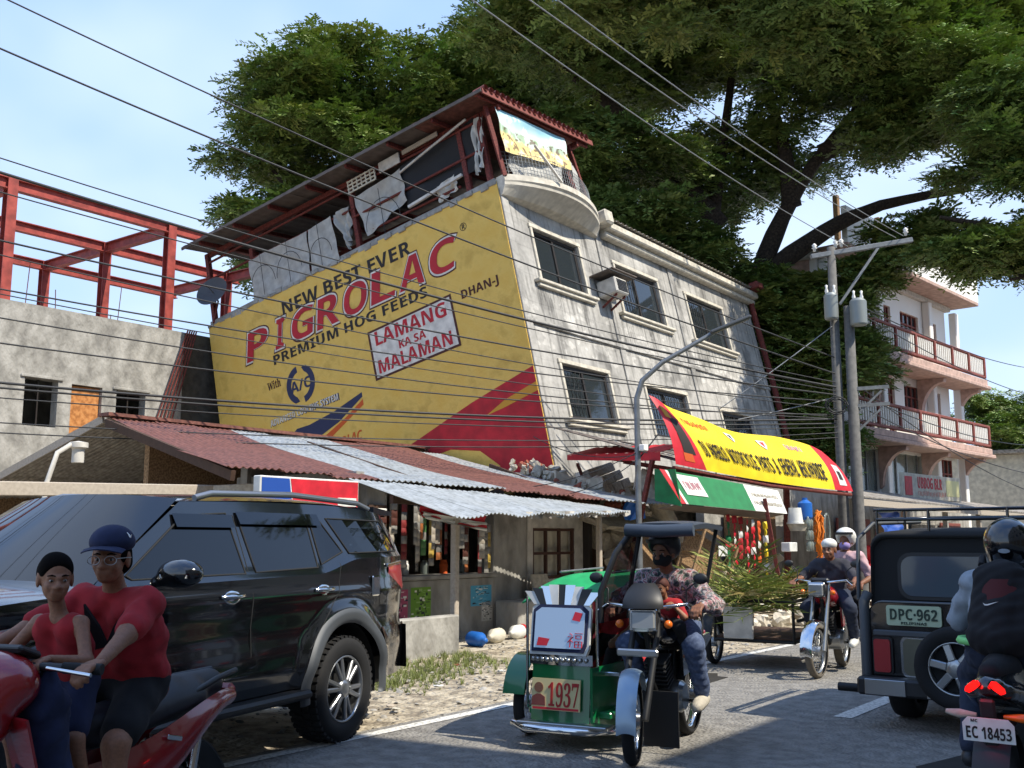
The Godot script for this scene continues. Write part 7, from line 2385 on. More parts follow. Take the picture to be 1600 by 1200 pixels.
	wheel(t, "sidecar_wheel", V(x0 - 0.4, 0.24, zb + 0.12), 0.24, 0.09, "wire", M.rubber, M.chrome)
	part(t, "sidecar_mudguard", slab(func(u: float, v: float) -> Vector3:
		var a := lerpf(deg_to_rad(10), deg_to_rad(175), u)
		return V(x0 - 0.4 + 0.30 * cos(a), 0.28 + 0.33 * sin(a), zb + 0.03 + 0.18 * v), 14, 4, 0.01), M.green_paint)
	part(t, "link_tube", tubem([V(-0.7, 0.35, 0.1), V(-0.8, 0.28, z0 + 0.05)], 0.02, 6), M.iron)
	part(t, "link_tube", tubem([V(-1.3, 0.45, 0.1), V(-1.3, 0.28, z0 + 0.05)], 0.02, 6), M.iron)
	# driver
	var sh := V(-0.95, 0.84, 0)
	var d := person("person", "tricycle driver in multicoloured printed shirt and blue jeans under a dark canopy", xf, {
		"seat": sh, "chest": V(-0.82, 1.25, 0), "head": V(-0.73, 1.40, 0), "face": facing(-8, 6), "hands": [V(-0.48, 1.03, -0.35), V(-0.50, 1.03, 0.30)], "grip": grips(),
		"feet": [V(-0.78, 0.38, -0.26), V(-0.78, 0.38, 0.2)], "skin": M.skin_brown, "shirt": M.print_cloth, "pants": M.denim, "sleeve": 1.9, "shoe": M.rubble, "fat": 1.12, "faceless": true, "elbow": V(-0.4, -0.6, 0)})
	var fh := V(-0.73, 1.40, 0)
	face_details(d, fh, facing(-8, 6), 1.0)
	helmet(d, fh + V(0, 0.01, 0), facing(-8, 6), M.black_plastic, false)
	var mask := S()
	blob(mask, [["e", fh + V(0.03, -0.052, 0), facing(-8, 6), V(0.078, 0.06, 0.07)]], 0.009, 0.006)
	part(d, "face_mask", mask, M.black_cloth)
	# passengers in the sidecar
	var p := person("person", "sidecar passenger in dark red top sitting on the tricycle bench", xf, {
		"seat": V(x0 - 1.05, 0.66, 0.62), "chest": V(x0 - 1.12, 1.0, 0.62), "head": V(x0 - 1.08, 1.13, 0.62), "face": facing(0), "hands": [V(x0 - 0.75, 0.72, 0.5), V(x0 - 0.75, 0.72, 0.74)], "grip": grips(),
		"feet": [V(x0 - 0.45, 0.34, 0.54), V(x0 - 0.45, 0.34, 0.72)], "skin": M.skin_brown, "shirt": M.red_cloth, "pants": M.black_cloth, "scale": 0.85, "cell": 0.02, "shoe": M.white_vinyl, "head_cell": 0.008})
	cropped_hair(p, V(x0 - 1.08, 1.13, 0.62), facing(0), 0.9, M.hair)
	# small child carried before the driver
	var c := person("person", "small child with brown hair sitting before the tricycle driver", xf, {
		"seat": V(-0.68, 0.88, -0.03), "chest": V(-0.64, 1.06, -0.03), "head": V(-0.59, 1.145, -0.03), "face": facing(-10, 14), "hands": [V(-0.52, 1.04, -0.12), V(-0.52, 1.04, 0.08)], "grip": grips(),
		"feet": [V(-0.62, 0.7, -0.2), V(-0.62, 0.7, 0.14)], "skin": M.skin_tan, "shirt": M.red_cloth, "pants": M.black_cloth, "scale": 0.55, "cell": 0.016, "head_cell": 0.0055})
	cropped_hair(c, V(-0.59, 1.145, -0.03), facing(-10, 14), 0.57, M.mural_brown)

# ---------- cargo tricycle with palm fronds ----------
func cargo_tricycle() -> void:
	var xf := RT * Transform3D(Basis(V(-1, 0, 0), UP, V(0, 0, -1)).rotated(UP, 0.12), V(5.2, 0, 1.75))
	var t := thing("cargo_tricycle", "red motorcycle with open cargo sidecar carrying palm fronds", "tricycle", xf)
	motorbike(t, {"paint": M.red_paint, "steer": -0.1, "fender": M.chrome, "tyre": M.tyre_dusty, "mirrors": true, "rim": M.steel})
	var z0 := 0.36
	var z1 := 1.3
	var x0 := -0.45
	for q in [[V(x0, 0.32, z0), V(x0, 0.32, z1)], [V(x0 - 1.5, 0.32, z0), V(x0 - 1.5, 0.32, z1)], [V(x0, 0.32, z0), V(x0 - 1.5, 0.32, z0)], [V(x0, 0.32, z1), V(x0 - 1.5, 0.32, z1)], [V(x0, 0.78, z0), V(x0, 0.78, z1)], [V(x0, 0.78, z0), V(x0 - 1.5, 0.78, z0)], [V(x0, 0.78, z1), V(x0 - 1.5, 0.78, z1)], [V(x0 - 0.2, 0.55, z0), V(x0 - 1.5, 0.55, z0)]]:
		part(t, "rail", tubem(q, 0.022, 6), M.iron)
	for q in [[x0, z0], [x0, z1], [x0 - 0.75, z0], [x0 - 1.5, z0], [x0 - 1.5, z1], [x0 - 0.75, z1]]: part(t, "upright", tubem([V(q[0], 0.3, q[1]), V(q[0], 0.82, q[1])], 0.018, 6), M.iron)
	part(t, "cargo_floor", bx(V(1.5, 0.03, z1 - z0), 0.005, V(x0 - 0.75, 0.35, (z0 + z1) / 2)), M.wood_dark)
	part(t, "front_board", bx(V(0.03, 0.36, 0.36), 0.01, V(x0 + 0.04, 0.52, z1 - 0.3)), M.white_paint)
	part(t, "link_tube", tubem([V(-0.6, 0.34, 0.08), V(-0.65, 0.32, z0)], 0.02, 6), M.iron)
	part(t, "link_tube", tubem([V(-1.3, 0.4, 0.08), V(-1.3, 0.32, z0)], 0.02, 6), M.iron)
	wheel(t, "sidecar_wheel", V(x0 - 0.3, 0.26, z1 + 0.12), 0.26, 0.09, "wire", M.rubber, M.steel)
	part(t, "sidecar_mudguard", slab(func(u: float, v: float) -> Vector3:
		var a := lerpf(deg_to_rad(20), deg_to_rad(165), u)
		return V(x0 - 0.3 + 0.32 * cos(a), 0.27 + 0.32 * sin(a), z1 + 0.05 + 0.15 * v), 10, 3, 0.01), M.iron)
	# load of fronds: each frond a rib with leaflets
	var heap := thing("palm_fronds", "heap of cut green palm fronds loaded on the cargo sidecar", "fronds", xf)
	for k in 60:
		var rx := rf(0.0, 1.0)
		var base := V(x0 - 0.1 - 1.1 * rx, 0.62 + rf(0, 0.25), lerpf(z0 + 0.1, z1 - 0.05, rng.randf()))
		if k < 16: base = V(x0 + 0.02, 0.78 + rf(0, 0.1), z1 - 0.36 + rf(-0.06, 0.06))
		var az := rf(0, TAU)
		var el := rf(0.05, 0.8)
		var dir := V(cos(az) * cos(el), sin(el), sin(az) * cos(el))
		if k < 16: dir = V(0.35 + rf(-0.2, 0.4), rf(-0.1, 0.8), rf(-1.3, 1.3)).normalized()
		var ln := rf(0.5, 1.0)
		var s := S()
		var col: Color = [Color(0.2, 0.25, 0.05), Color(0.32, 0.34, 0.09), Color(0.14, 0.19, 0.04), Color(0.36, 0.3, 0.12)][k % 4]
		var side := dir.cross(UP).normalized()
		s.set_smooth_group(-1)
		for j in 8:
			var f := j / 7.0
			var p := base + dir * ln * f - UP * 0.25 * f * f * ln
			for g in [-1.0, 1.0]:
				s.set_color(col * rf(0.75, 1.25))
				var l = (side * g + dir * 0.9 - UP * 0.2 + V(rf(-0.2, 0.2), rf(-0.2, 0.3), rf(-0.2, 0.2))).normalized() * ln * 0.55 * (1.05 - 0.6 * f)
				var w := dir * 0.013
				tri(s, p - w, p + w, p + l)
				s.set_color(col * rf(0.75, 1.25))
				tri(s, p - w + UP * 0.004, p + l * 0.5 + UP * 0.016, p + l)
		s.set_color(col)
		tube(s, [base, base + dir * ln * 0.5 - UP * 0.06 * ln, base + dir * ln - UP * 0.25 * ln], [0.008, 0.006, 0.002], 4)
		part(heap, "frond", s, M.palm)
	# driver and passenger
	var hc := V(-0.80, 1.37, 0)
	var d := person("person", "tricycle driver in dark T-shirt and white cap before the palm load", xf, {
		"seat": V(-0.93, 0.86, 0), "chest": V(-0.86, 1.25, 0), "head": hc, "face": facing(-6), "hands": [V(-0.46, 1.02, -0.33), V(-0.46, 1.02, 0.33)], "grip": grips(),
		"feet": [V(-0.80, 0.38, -0.24), V(-0.80, 0.38, 0.2)], "skin": M.skin_brown, "shirt": M.charcoal_cloth, "pants": M.denim_dark, "sleeve": 1.0, "shoe": M.white_vinyl, "scale": 0.95, "head_cell": 0.006})
	var cap := S()
	blob(cap, [["e", hc + V(-0.01, 0.068, 0), Basis(), V(0.105, 0.07, 0.09)]], 0.01, 0.008)
	part(d, "cap", cap, M.white_vinyl)
	var pc := V(-1.22, 1.47, -0.1)
	var p := person("person", "pillion passenger in pale printed shirt with helmet and lilac face mask", xf, {
		"seat": V(-1.28, 0.92, -0.02), "chest": V(-1.24, 1.34, -0.07), "head": pc, "face": facing(-4), "hands": [V(-1.02, 0.98, -0.3), V(-1.0, 0.98, 0.15)], "grip": grips(),
		"feet": [V(-1.1, 0.42, -0.3), V(-1.1, 0.42, 0.24)], "skin": M.skin_brown, "shirt": M.pink_cloth, "pants": M.black_cloth, "sleeve": 1.0, "shoe": M.grey_cloth, "scale": 0.97, "head_cell": 0.008, "faceless": true})
	helmet(p, pc + V(0, 0.01, 0), facing(-4), M.white_vinyl, false)
	var mk2 := S()
	blob(mk2, [["e", pc + V(0.05, -0.05, 0), facing(-4), V(0.065, 0.055, 0.065)]], 0.009, 0.006)
	part(p, "face_mask", mk2, mk(C("8f7fb4"), 0.9))

# ---------- red scooter with man and boy ----------
func red_scooter() -> void:
	var fx := V(-0.33, 0, 0.944).normalized()
	var right := fx.cross(UP)
	# origin under the rear axle
	var xf := Transform3D(Basis(fx, UP, right), V(-1.55, 0, -4.76))
	var t := thing("red_scooter", "dark red scooter with black seat passing the black car", "scooter", xf)
	wheel(t, "rear_wheel", V(0, 0.28, 0), 0.28, 0.1, "cast", M.rubber, M.alloy_dark)
	wheel(t, "front_wheel", V(1.24, 0.28, 0), 0.28, 0.09, "cast", M.rubber, M.alloy_dark, 0.1)
	# tail fairing
	for g in [-1.0, 1.0]:
		part(t, "side_fairing", slab(func(u: float, v: float) -> Vector3:
			var x := lerpf(-0.38, 0.62, u)
			var lo := lerpf(0.72, 0.36, smoothstep(0.0, 0.9, u))
			var hi := lerpf(0.80, 0.62, smoothstep(0.1, 1.0, u))
			return V(x, lerpf(lo, hi, v), g * (0.06 + 0.09 * sin(PI * clampf(u * 0.9 + 0.08, 0, 1)) + 0.025 * sin(PI * v))), 20, 8, 0.01), M.red_paint)
		part(t, "fairing_badge", bx(V(0.1, 0.02, 0.008), 0.003), M.chrome, Transform3D(eul(0, 0, 14), V(0.16, 0.66, g * 0.172)))
		part(t, "grab_rail", tubem([V(0.0, 0.8, g * 0.1), V(-0.2, 0.86, g * 0.12), V(-0.42, 0.87, g * 0.07)], 0.014, 8), M.black_plastic)
		part(t, "shock", tubem([V(0, 0.3, g * 0.12), V(-0.06, 0.62, g * 0.12)], 0.025, 8), M.chrome)
	part(t, "tail_lamp", bx(V(0.06, 0.06, 0.16), 0.02, V(-0.4, 0.78, 0)), M.red_lens)
	part(t, "rear_mudguard", slab(func(u: float, v: float) -> Vector3: return V(-0.1 - 0.36 * u, 0.6 - 0.34 * u * u, lerpf(-0.07, 0.07, v)), 8, 3, 0.008), M.black_plastic)
	var s := S()
	blob(s, [["c", V(-0.3, 0.82, 0), V(0.05, 0.80, 0), 0.07, 0.085], ["c", V(0.05, 0.80, 0), V(0.5, 0.74, 0), 0.085, 0.075], ["c", V(-0.1, 0.79, -0.06), V(0.45, 0.74, -0.05), 0.065, 0.06], ["c", V(-0.1, 0.79, 0.06), V(0.45, 0.74, 0.05), 0.065, 0.06]], 0.016, 0.02)
	part(t, "saddle", s, mk(C("23262c"), 0.5))
	part(t, "belly", bx(V(0.7, 0.2, 0.2), 0.05, V(0.45, 0.36, 0)), M.black_plastic)
	part(t, "engine", lathem([Vector2(0, -0.12), Vector2(0.1, -0.12), Vector2(0.12, -0.08), Vector2(0.12, 0.1), Vector2(0, 0.12)], 18, Transform3D(Basis(V(1, 0, 0), V(0, 0, 1), V(0, -1, 0)), V(0.5, 0.3, 0))), M.steel)
	part(t, "exhaust", tubem([V(0.5, 0.25, 0.12), V(0.1, 0.24, 0.16), V(-0.35, 0.34, 0.17)], [0.02, 0.04, 0.045], 10), M.black_plastic)
	# leg shields and front cowl
	for g in [-1.0, 1.0]:
		part(t, "leg_shield", slab(func(u: float, v: float) -> Vector3: return V(lerpf(0.78, 1.0, v) + 0.06 * u, lerpf(0.34, 0.88, v), g * lerpf(0.06, 0.2 + 0.04 * v, u)), 8, 8, 0.01), M.red_paint)
	s = S()
	blob(s, [["e", V(1.0, 0.98, 0), Basis(V(0, 0, 1), -0.4), V(0.13, 0.12, 0.19)], ["e", V(1.08, 0.88, 0), Basis(V(0, 0, 1), -0.6), V(0.1, 0.13, 0.15)]], 0.014, 0.02)
	var cowl := part(t, "handlebar_cowl", s, M.red_paint)
	part(cowl, "headlamp", ballm(V(1.13, 0.96, 0), V(0.05, 0.08, 0.14), 16), M.clear_lens)
	part(t, "instrument", bx(V(0.12, 0.03, 0.22), 0.012), M.black_plastic, Transform3D(eul(0, 0, 20), V(0.93, 1.09, 0)))
	part(t, "front_fork", tubem([V(1.24, 0.28, 0.07), V(1.08, 0.82, 0.06)], 0.022, 8), M.black_plastic)
	part(t, "front_fork", tubem([V(1.24, 0.28, -0.07), V(1.08, 0.82, -0.06)], 0.022, 8), M.black_plastic)
	part(t, "front_mudguard", slab(func(u: float, v: float) -> Vector3:
		var a := lerpf(deg_to_rad(0), deg_to_rad(150), u)
		return V(1.24 + 0.32 * cos(a), 0.28 + 0.32 * sin(a), lerpf(-0.07, 0.07, v)), 14, 4, 0.008), M.red_paint)
	part(t, "handlebar", tubem([V(0.86, 1.03, -0.34), V(0.92, 1.04, -0.12), V(0.92, 1.04, 0.12), V(0.86, 1.03, 0.34)], 0.016, 8), M.black_plastic)
	for g in [-1.0, 1.0]:
		part(t, "grip", tubem([V(0.85, 1.03, 0.36 * g), V(0.89, 1.035, 0.22 * g)], 0.021, 8), M.rubber)
		part(t, "lever", tubem([V(0.95, 1.04, 0.2 * g), V(0.93, 1.02, 0.38 * g)], 0.008, 6), M.chrome)
	# dark bag hanging inside the leg shield
	s = S()
	blob(s, [["c", V(0.87, 0.88, -0.12), V(0.85, 0.52, -0.13), 0.08, 0.11], ["c", V(0.88, 1.03, -0.14), V(0.87, 0.85, -0.13), 0.03, 0.07]], 0.016, 0.02, 0.01)
	solo("hanging_bag", "dark blue bag hanging from the red scooter's handlebar", "bag", s, M.navy_cloth, xf)
	# man
	var hb := facing(22, 2)
	var hc := V(0.44, 1.42, -0.02)
	var m := person("person", "man in red eagle T-shirt and navy cap riding the red scooter", xf, {
		"seat": V(0.26, 0.90, 0), "chest": V(0.37, 1.285, 0), "head": hc, "face": hb, "hands": [V(0.80, 1.05, -0.31), V(0.80, 1.05, 0.31)], "grip": grips(),
		"feet": [V(0.62, 0.34, -0.26), V(0.62, 0.34, 0.26)], "skin": M.skin_tan, "shirt": M.red_cloth, "pants": M.black_cloth, "sleeve": 1.0, "pant": 0, "fat": 1.16, "cell": 0.013, "head_cell": 0.0045, "shoe": M.black_plastic, "scale": 0.89})
	cropped_hair(m, hc - V(0.006, 0.015, 0), hb, 0.9, M.hair)
	var cap := S()
	blob(cap, [["e", hc + hb * V(-0.012, 0.078, 0), hb, V(0.099, 0.062, 0.083)], ["e", hc + hb * V(-0.015, 0.06, 0), hb, V(0.098, 0.042, 0.084)]], 0.008, 0.008)
	var co := part(m, "cap", cap, M.navy_cloth)
	part(co, "brim", slab(func(u: float, v: float) -> Vector3:
		var a := lerpf(-1.25, 1.25, u)
		return hc + hb * V(lerpf(0.075, 0.075 + 0.08 * cos(a * 0.8), v), 0.052 - 0.012 * v - 0.018 * sin(a) * sin(a), 0.088 * sin(a) * (1.0 - 0.05 * v)), 14, 5, 0.005), M.navy_cloth)
	# white tick on the cap's left side
	part(co, "tick_mark", extrm([Vector2(-0.035, 0.004), Vector2(-0.026, -0.010), Vector2(-0.010, -0.010), Vector2(0.04, 0.010), Vector2(-0.012, -0.003), Vector2(-0.024, -0.003)], 0.0, 0.003, Transform3D(hb * Basis(V(-0.85, 0, 0.53), UP, V(-0.53, 0, -0.85)), hc + hb * V(0.052, 0.098, -0.088))), M.white_vinyl)
	# glasses
	var gl := S()
	for z in [-1, 1]:
		var pts := []
		for j in 15: pts.append(hc + hb * V(0.104, -0.004 + 0.018 * sin(TAU * j / 14.0), 0.034 * z + 0.025 * cos(TAU * j / 14.0)))
		tube(gl, pts, 0.0016, 5, false)
		tube(gl, [hc + hb * V(0.1, 0.004, 0.058 * z), hc + hb * V(0.0, 0.004, 0.085 * z)], 0.0018, 5, false)
	part(m, "glasses", gl, M.steel)
	# dark eagle print on the shirt front
	var sb := Transform3D(Basis(V(0.35, 0, 0.94), V(0.18, 0.98, -0.05), V(0.92, -0.18, -0.34)).orthonormalized(), V(0.47, 1.15, -0.05))
	part(m, "shirt_print", extrm([Vector2(0, -0.07), Vector2(-0.03, 0.0), Vector2(-0.09, 0.09), Vector2(-0.085, 0.03), Vector2(-0.05, -0.05), Vector2(-0.06, -0.1), Vector2(0.0, -0.085), Vector2(0.06, -0.1), Vector2(0.05, -0.05), Vector2(0.085, 0.03), Vector2(0.09, 0.09), Vector2(0.03, 0.0)], 0.0, 0.02, sb), M.black_cloth)
	# boy
	var bb := facing(52, 4)
	var bc := V(0.70, 1.345, 0.02)
	var b := person("person", "young boy in red sleeveless top sitting in front on the scooter", xf, {
		"seat": V(0.58, 0.94, 0.02), "chest": V(0.66, 1.205, 0.02), "head": bc, "face": bb, "hands": [V(0.86, 1.06, -0.12), V(0.88, 1.06, 0.17)], "grip": grips(),
		"feet": [V(0.66, 0.5, -0.17), V(0.66, 0.5, 0.17)], "skin": M.skin_tan, "shirt": M.red_cloth, "pants": M.navy_cloth, "sleeve": 0.0, "pant": 0, "scale": 0.6, "head_scale": 0.78, "cell": 0.011, "head_cell": 0.0045})
	cropped_hair(b, bc + V(0, 0.004, 0), bb, 0.79, M.hair)

# ---------- motorcycle following the jeep, seen from behind ----------
func following_motorcycle() -> void:
	var fx := V(0.58, 0, -0.81).normalized()
	var right := fx.cross(UP)
	var xf := Transform3D(Basis(fx, UP, right), V(2.44, 0, -5.3))
	var t := thing("tail_motorcycle", "black motorcycle with glowing red tail lamps seen from behind", "motorcycle", xf)
	wheel(t, "rear_wheel", V(0, 0.29, 0), 0.29, 0.12, "cast", M.rubber, M.alloy_dark)
	wheel(t, "front_wheel", V(1.28, 0.29, 0), 0.29, 0.1, "cast", M.rubber, M.alloy_dark)
	var s := S()
	blob(s, [["c", V(-0.28, 0.80, 0), V(0.15, 0.78, 0), 0.05, 0.11], ["c", V(0.15, 0.78, 0), V(0.7, 0.72, 0), 0.12, 0.12], ["e", V(0.75, 0.82, 0), Basis(), V(0.28, 0.14, 0.15)], ["c", V(-0.22, 0.77, -0.08), V(0.2, 0.68, -0.12), 0.035, 0.06], ["c", V(-0.22, 0.77, 0.08), V(0.2, 0.68, 0.12), 0.035, 0.06]], 0.016, 0.02)
	part(t, "body_cowl", s, M.black_paint)
	s = S()
	blob(s, [["c", V(-0.2, 0.86, 0), V(0.1, 0.84, 0), 0.05, 0.08], ["c", V(0.1, 0.83, 0), V(0.55, 0.79, 0), 0.09, 0.08]], 0.016, 0.02)
	part(t, "saddle", s, M.black_cloth)
	# lit tail lamps
	var lit := mk(C("d01010"), 0.2)
	lit.emission_enabled = true
	lit.emission = C("ff1408")
	lit.emission_energy_multiplier = 0.8
	for g in [-1.0, 1.0]:
		var tl := part(t, "tail_lamp", extrm([Vector2(0.02, 0.012), Vector2(0.03, 0.03), Vector2(0.05, 0.03), Vector2(0.085, 0.0), Vector2(0.09, -0.02), Vector2(0.07, -0.028), Vector2(0.045, -0.012)], 0.0, 0.02, Transform3D(Basis(V(0, 0, g), UP, V(-1, 0, 0)), V(-0.315, 0.80, 0))), lit)
		var l := OmniLight3D.new()
		l.name = "tail_light_glow"
		l.light_color = Color(1.0, 0.08, 0.04)
		l.light_energy = 0.008
		l.light_size = 0.03
		l.omni_range = 3.0
		l.omni_attenuation = 2.0
		l.shadow_enabled = true
		tl.add_child(l)
		l.position = V(-0.37, 0.80, 0.055 * g)
		part(t, "indicator", tubem([V(-0.25, 0.66, 0.06 * g), V(-0.25, 0.66, 0.14 * g), V(-0.25, 0.665, 0.2 * g)], [0.01, 0.022, 0.012], 8), M.amber_lens if g > 0 else M.rubble)
		part(t, "swing_arm", tubem([V(0, 0.29, 0.1 * g), V(0.5, 0.36, 0.1 * g)], 0.025, 8), M.iron)
		part(t, "foot_peg", tubem([V(0.5, 0.32, 0.1 * g), V(0.5, 0.32, 0.27 * g)], 0.014, 6), M.rubber)
	# plate on its hanger
	part(t, "plate_hanger", bx(V(0.03, 0.3, 0.07), 0.01), M.black_plastic, Transform3D(eul(0, 0, 14), V(-0.27, 0.60, 0)))
	var F := Transform3D(Basis(V(0, 0, 1), V(-0.14, 0.99, 0), V(-0.99, -0.14, 0)).orthonormalized(), V(-0.31, 0.60, 0.0))
	var pl := part(t, "number_plate", extrm([Vector2(-0.115, -0.055), Vector2(0.115, -0.055), Vector2(0.115, 0.03), Vector2(0.09, 0.058), Vector2(-0.09, 0.058), Vector2(-0.115, 0.03)], -0.004, 0.0, F), M.white_vinyl)
	words(pl, "lettering", "EC 18453", M.mural_black, F * V(0, -0.012, 0.0), 0.2, 0.058, F.basis, "Droid Sans", 0, 0.003)
	words(pl, "lettering", "MC", M.mural_black, F * V(-0.06, 0.044, 0.0), 0.03, 0.014, F.basis, "Droid Sans", 0, 0.003)
	part(t, "rear_mudguard", slab(func(u: float, v: float) -> Vector3:
		var a := lerpf(deg_to_rad(60), deg_to_rad(185), u)
		return V(0.36 * cos(a), 0.29 + 0.34 * sin(a) - 0.02 * pow(v * 2.0 - 1.0, 2.0), lerpf(-0.08, 0.08, v)), 12, 5, 0.008), M.black_plastic)
	part(t, "exhaust", tubem([V(0.6, 0.25, 0.12), V(0.2, 0.26, 0.16), V(-0.2, 0.4, 0.18)], [0.02, 0.045, 0.05], 12), M.iron)
	part(t, "engine", bx(V(0.35, 0.3, 0.3), 0.05, V(0.72, 0.42, 0)), M.iron)
	part(t, "handlebar", tubem([V(0.95, 1.0, -0.36), V(1.02, 1.02, -0.1), V(1.02, 1.02, 0.1), V(0.95, 1.0, 0.36)], 0.014, 8), M.black_plastic)
	part(t, "front_fork", tubem([V(1.28, 0.29, 0.08), V(1.05, 0.95, 0.07)], 0.024, 8), M.iron)
	part(t, "front_fork", tubem([V(1.28, 0.29, -0.08), V(1.05, 0.95, -0.07)], 0.024, 8), M.iron)
	var hc := V(0.52, 1.44, 0.0)
	var m := person("person", "motorcyclist in grey jacket and black helmet wearing a black backpack", xf, {
		"seat": V(0.3, 0.93, 0), "chest": V(0.47, 1.31, 0), "head": hc, "face": facing(0, 6), "hands": [V(0.88, 1.03, -0.33), V(0.88, 1.03, 0.33)], "grip": grips(),
		"feet": [V(0.5, 0.36, -0.26), V(0.5, 0.36, 0.26)], "skin": M.skin_brown, "shirt": M.grey_cloth, "pants": M.denim_dark, "sleeve": 1.9, "shoe": M.black_plastic, "fat": 1.05, "faceless": true, "head_cell": 0.009, "elbow": V(-0.5, -1.4, 0)})
	helmet(m, hc + V(-0.005, 0.01, 0), facing(0, 6), M.black_paint, true)
	part(m, "helmet_badge", lathem([Vector2(0.03, 0), Vector2(0.03, 0.004), Vector2(0, 0.004)], 14, Transform3D(Basis(V(0, 0, 1), V(-1, 0.1, 0), V(0, 0.4, 0)), hc + V(-0.147, -0.005, 0))), M.grey_cloth)
	# reflective belt
	var belt := []
	for j in 25: belt.append(V(0.28 + 0.155 * cos(TAU * j / 24.0), 0.965, 0.23 * sin(TAU * j / 24.0)))
	part(m, "reflective_band", tubem(belt, 0.022, 6, false), mk(C("7fd07a"), 0.5))
	s = S()
	blob(s, [["c", V(0.16, 1.0, -0.07), V(0.27, 1.28, -0.06), 0.1, 0.085], ["c", V(0.16, 1.0, 0.07), V(0.27, 1.28, 0.06), 0.1, 0.085], ["c", V(0.1, 1.0, 0.0), V(0.14, 1.1, 0.0), 0.09, 0.08], ["c", V(0.15, 1.0, 0.0), V(0.26, 1.3, 0.0), 0.105, 0.09]], 0.012, 0.014, 0.006)
	var bp := thing("backpack", "black backpack with dark red panel on the motorcyclist's back", "backpack", xf)
	part(bp, "bag", s, M.black_cloth)
	part(bp, "panel", slab(func(u: float, v: float) -> Vector3: return V(0.085 + 0.075 * v + 0.035 * pow(u * 2.0 - 1.0, 2.0), 1.12 + 0.17 * v, lerpf(-0.08, 0.08, u)), 8, 4, 0.008), mk(C("4a1a1c"), 0.9))
	part(bp, "tick_mark", extrm([Vector2(-0.035, 0.004), Vector2(-0.026, -0.010), Vector2(-0.010, -0.010), Vector2(0.04, 0.012), Vector2(-0.012, -0.003), Vector2(-0.024, -0.003)], 0.0, 0.003, Transform3D(Basis(V(0, 0, 1), V(0.3, 0.95, 0), V(-0.95, 0.3, 0)).orthonormalized(), V(0.075, 1.17, -0.03))), M.white_vinyl)
	for g in [-1.0, 1.0]: part(bp, "strap", tubem([V(0.28, 1.36, 0.1 * g), V(0.42, 1.40, 0.12 * g), V(0.53, 1.3, 0.13 * g), V(0.45, 1.12, 0.17 * g), V(0.22, 1.02, 0.16 * g)], 0.018, 6), M.black_cloth)

# ---------- traffic behind ----------
func far_traffic() -> void:
	var xf := RT * Transform3D(Basis(V(-1, 0, 0), UP, V(0, 0, -1)), V(10.2, 0, 2.0))
	var t := thing("far_tricycle", "green roofed tricycle waiting behind the palm load rider", "tricycle", xf)
	part(t, "canopy", slab(func(u: float, v: float) -> Vector3: return V(-0.2 - 1.4 * u, 1.5 + 0.08 * sin(PI * u) - 0.08 * pow(absf(v * 2.0 - 1.0), 2.5), lerpf(-0.3, 1.2, v)), 10, 10, 0.02), M.green_tarp)
	part(t, "front_panel", slab(func(u: float, v: float) -> Vector3: return V(-0.2 - 0.05 * v, lerpf(0.2, 0.85, v), lerpf(-0.2, 0.85, u)), 6, 4, 0.02), M.green_paint)
	part(t, "windscreen", bx(V(0.03, 0.5, 1.0), 0.005, V(-0.26, 1.14, 0.33)), M.suv_glass)
	for z in [-0.2, 0.85]: part(t, "post", tubem([V(-0.25, 0.3, z), V(-0.3, 1.5, z)], 0.02, 6), M.iron)
	part(t, "floor", bx(V(1.4, 0.05, 1.05), 0.01, V(-0.9, 0.3, 0.33)), M.iron)
	wheel(t, "front_wheel", V(0.1, 0.28, -0.5), 0.28, 0.09, "wire", M.rubber, M.steel)
	wheel(t, "sidecar_wheel", V(-0.6, 0.26, 0.98), 0.26, 0.09, "wire", M.rubber, M.steel)
	part(t, "fork", tubem([V(0.1, 0.28, -0.5), V(-0.15, 0.95, -0.5)], 0.03, 8), M.iron)
	part(t, "headlamp", ballm(V(-0.02, 0.92, -0.5), V(0.07, 0.08, 0.08), 12), M.clear_lens)
	part(t, "handlebar", tubem([V(-0.25, 1.02, -0.82), V(-0.15, 1.0, -0.5), V(-0.25, 1.02, -0.18)], 0.015, 6), M.chrome)
	part(t, "tank", ballm(V(-0.45, 0.85, -0.5), V(0.25, 0.12, 0.13), 12), M.black_paint)

# ---------- poles, lamps and overhead wires ----------
const WIRES := [[9.53, 5.22, 0.01], [8.76, 4.88, 0.012], [7.19, 4.7, 0.008], [6.98, 4.6, 0.018], [6.65, 4.52, 0.008], [5.96, 4.44, 0.012], [5.77, 4.14, 0.008], [5.3, 4.3, 0.01], [5.24, 3.98, 0.007], [4.89, 3.94, 0.009], [4.54, 4.03, 0.01], [3.95, 3.94, 0.016], [3.87, 3.85, 0.013], [3.71, 3.77, 0.008], [3.39, 3.66, 0.008], [3.24, 3.56, 0.008]]

func cable(a: Vector3, b: Vector3, sag: float, r: float) -> SurfaceTool:
	var pts := []
	for i in 33:
		var t := i / 32.0
		pts.append(a.lerp(b, t) - UP * sag * 4.0 * t * (1.0 - t))
	return tubem(pts, r, 6, false)

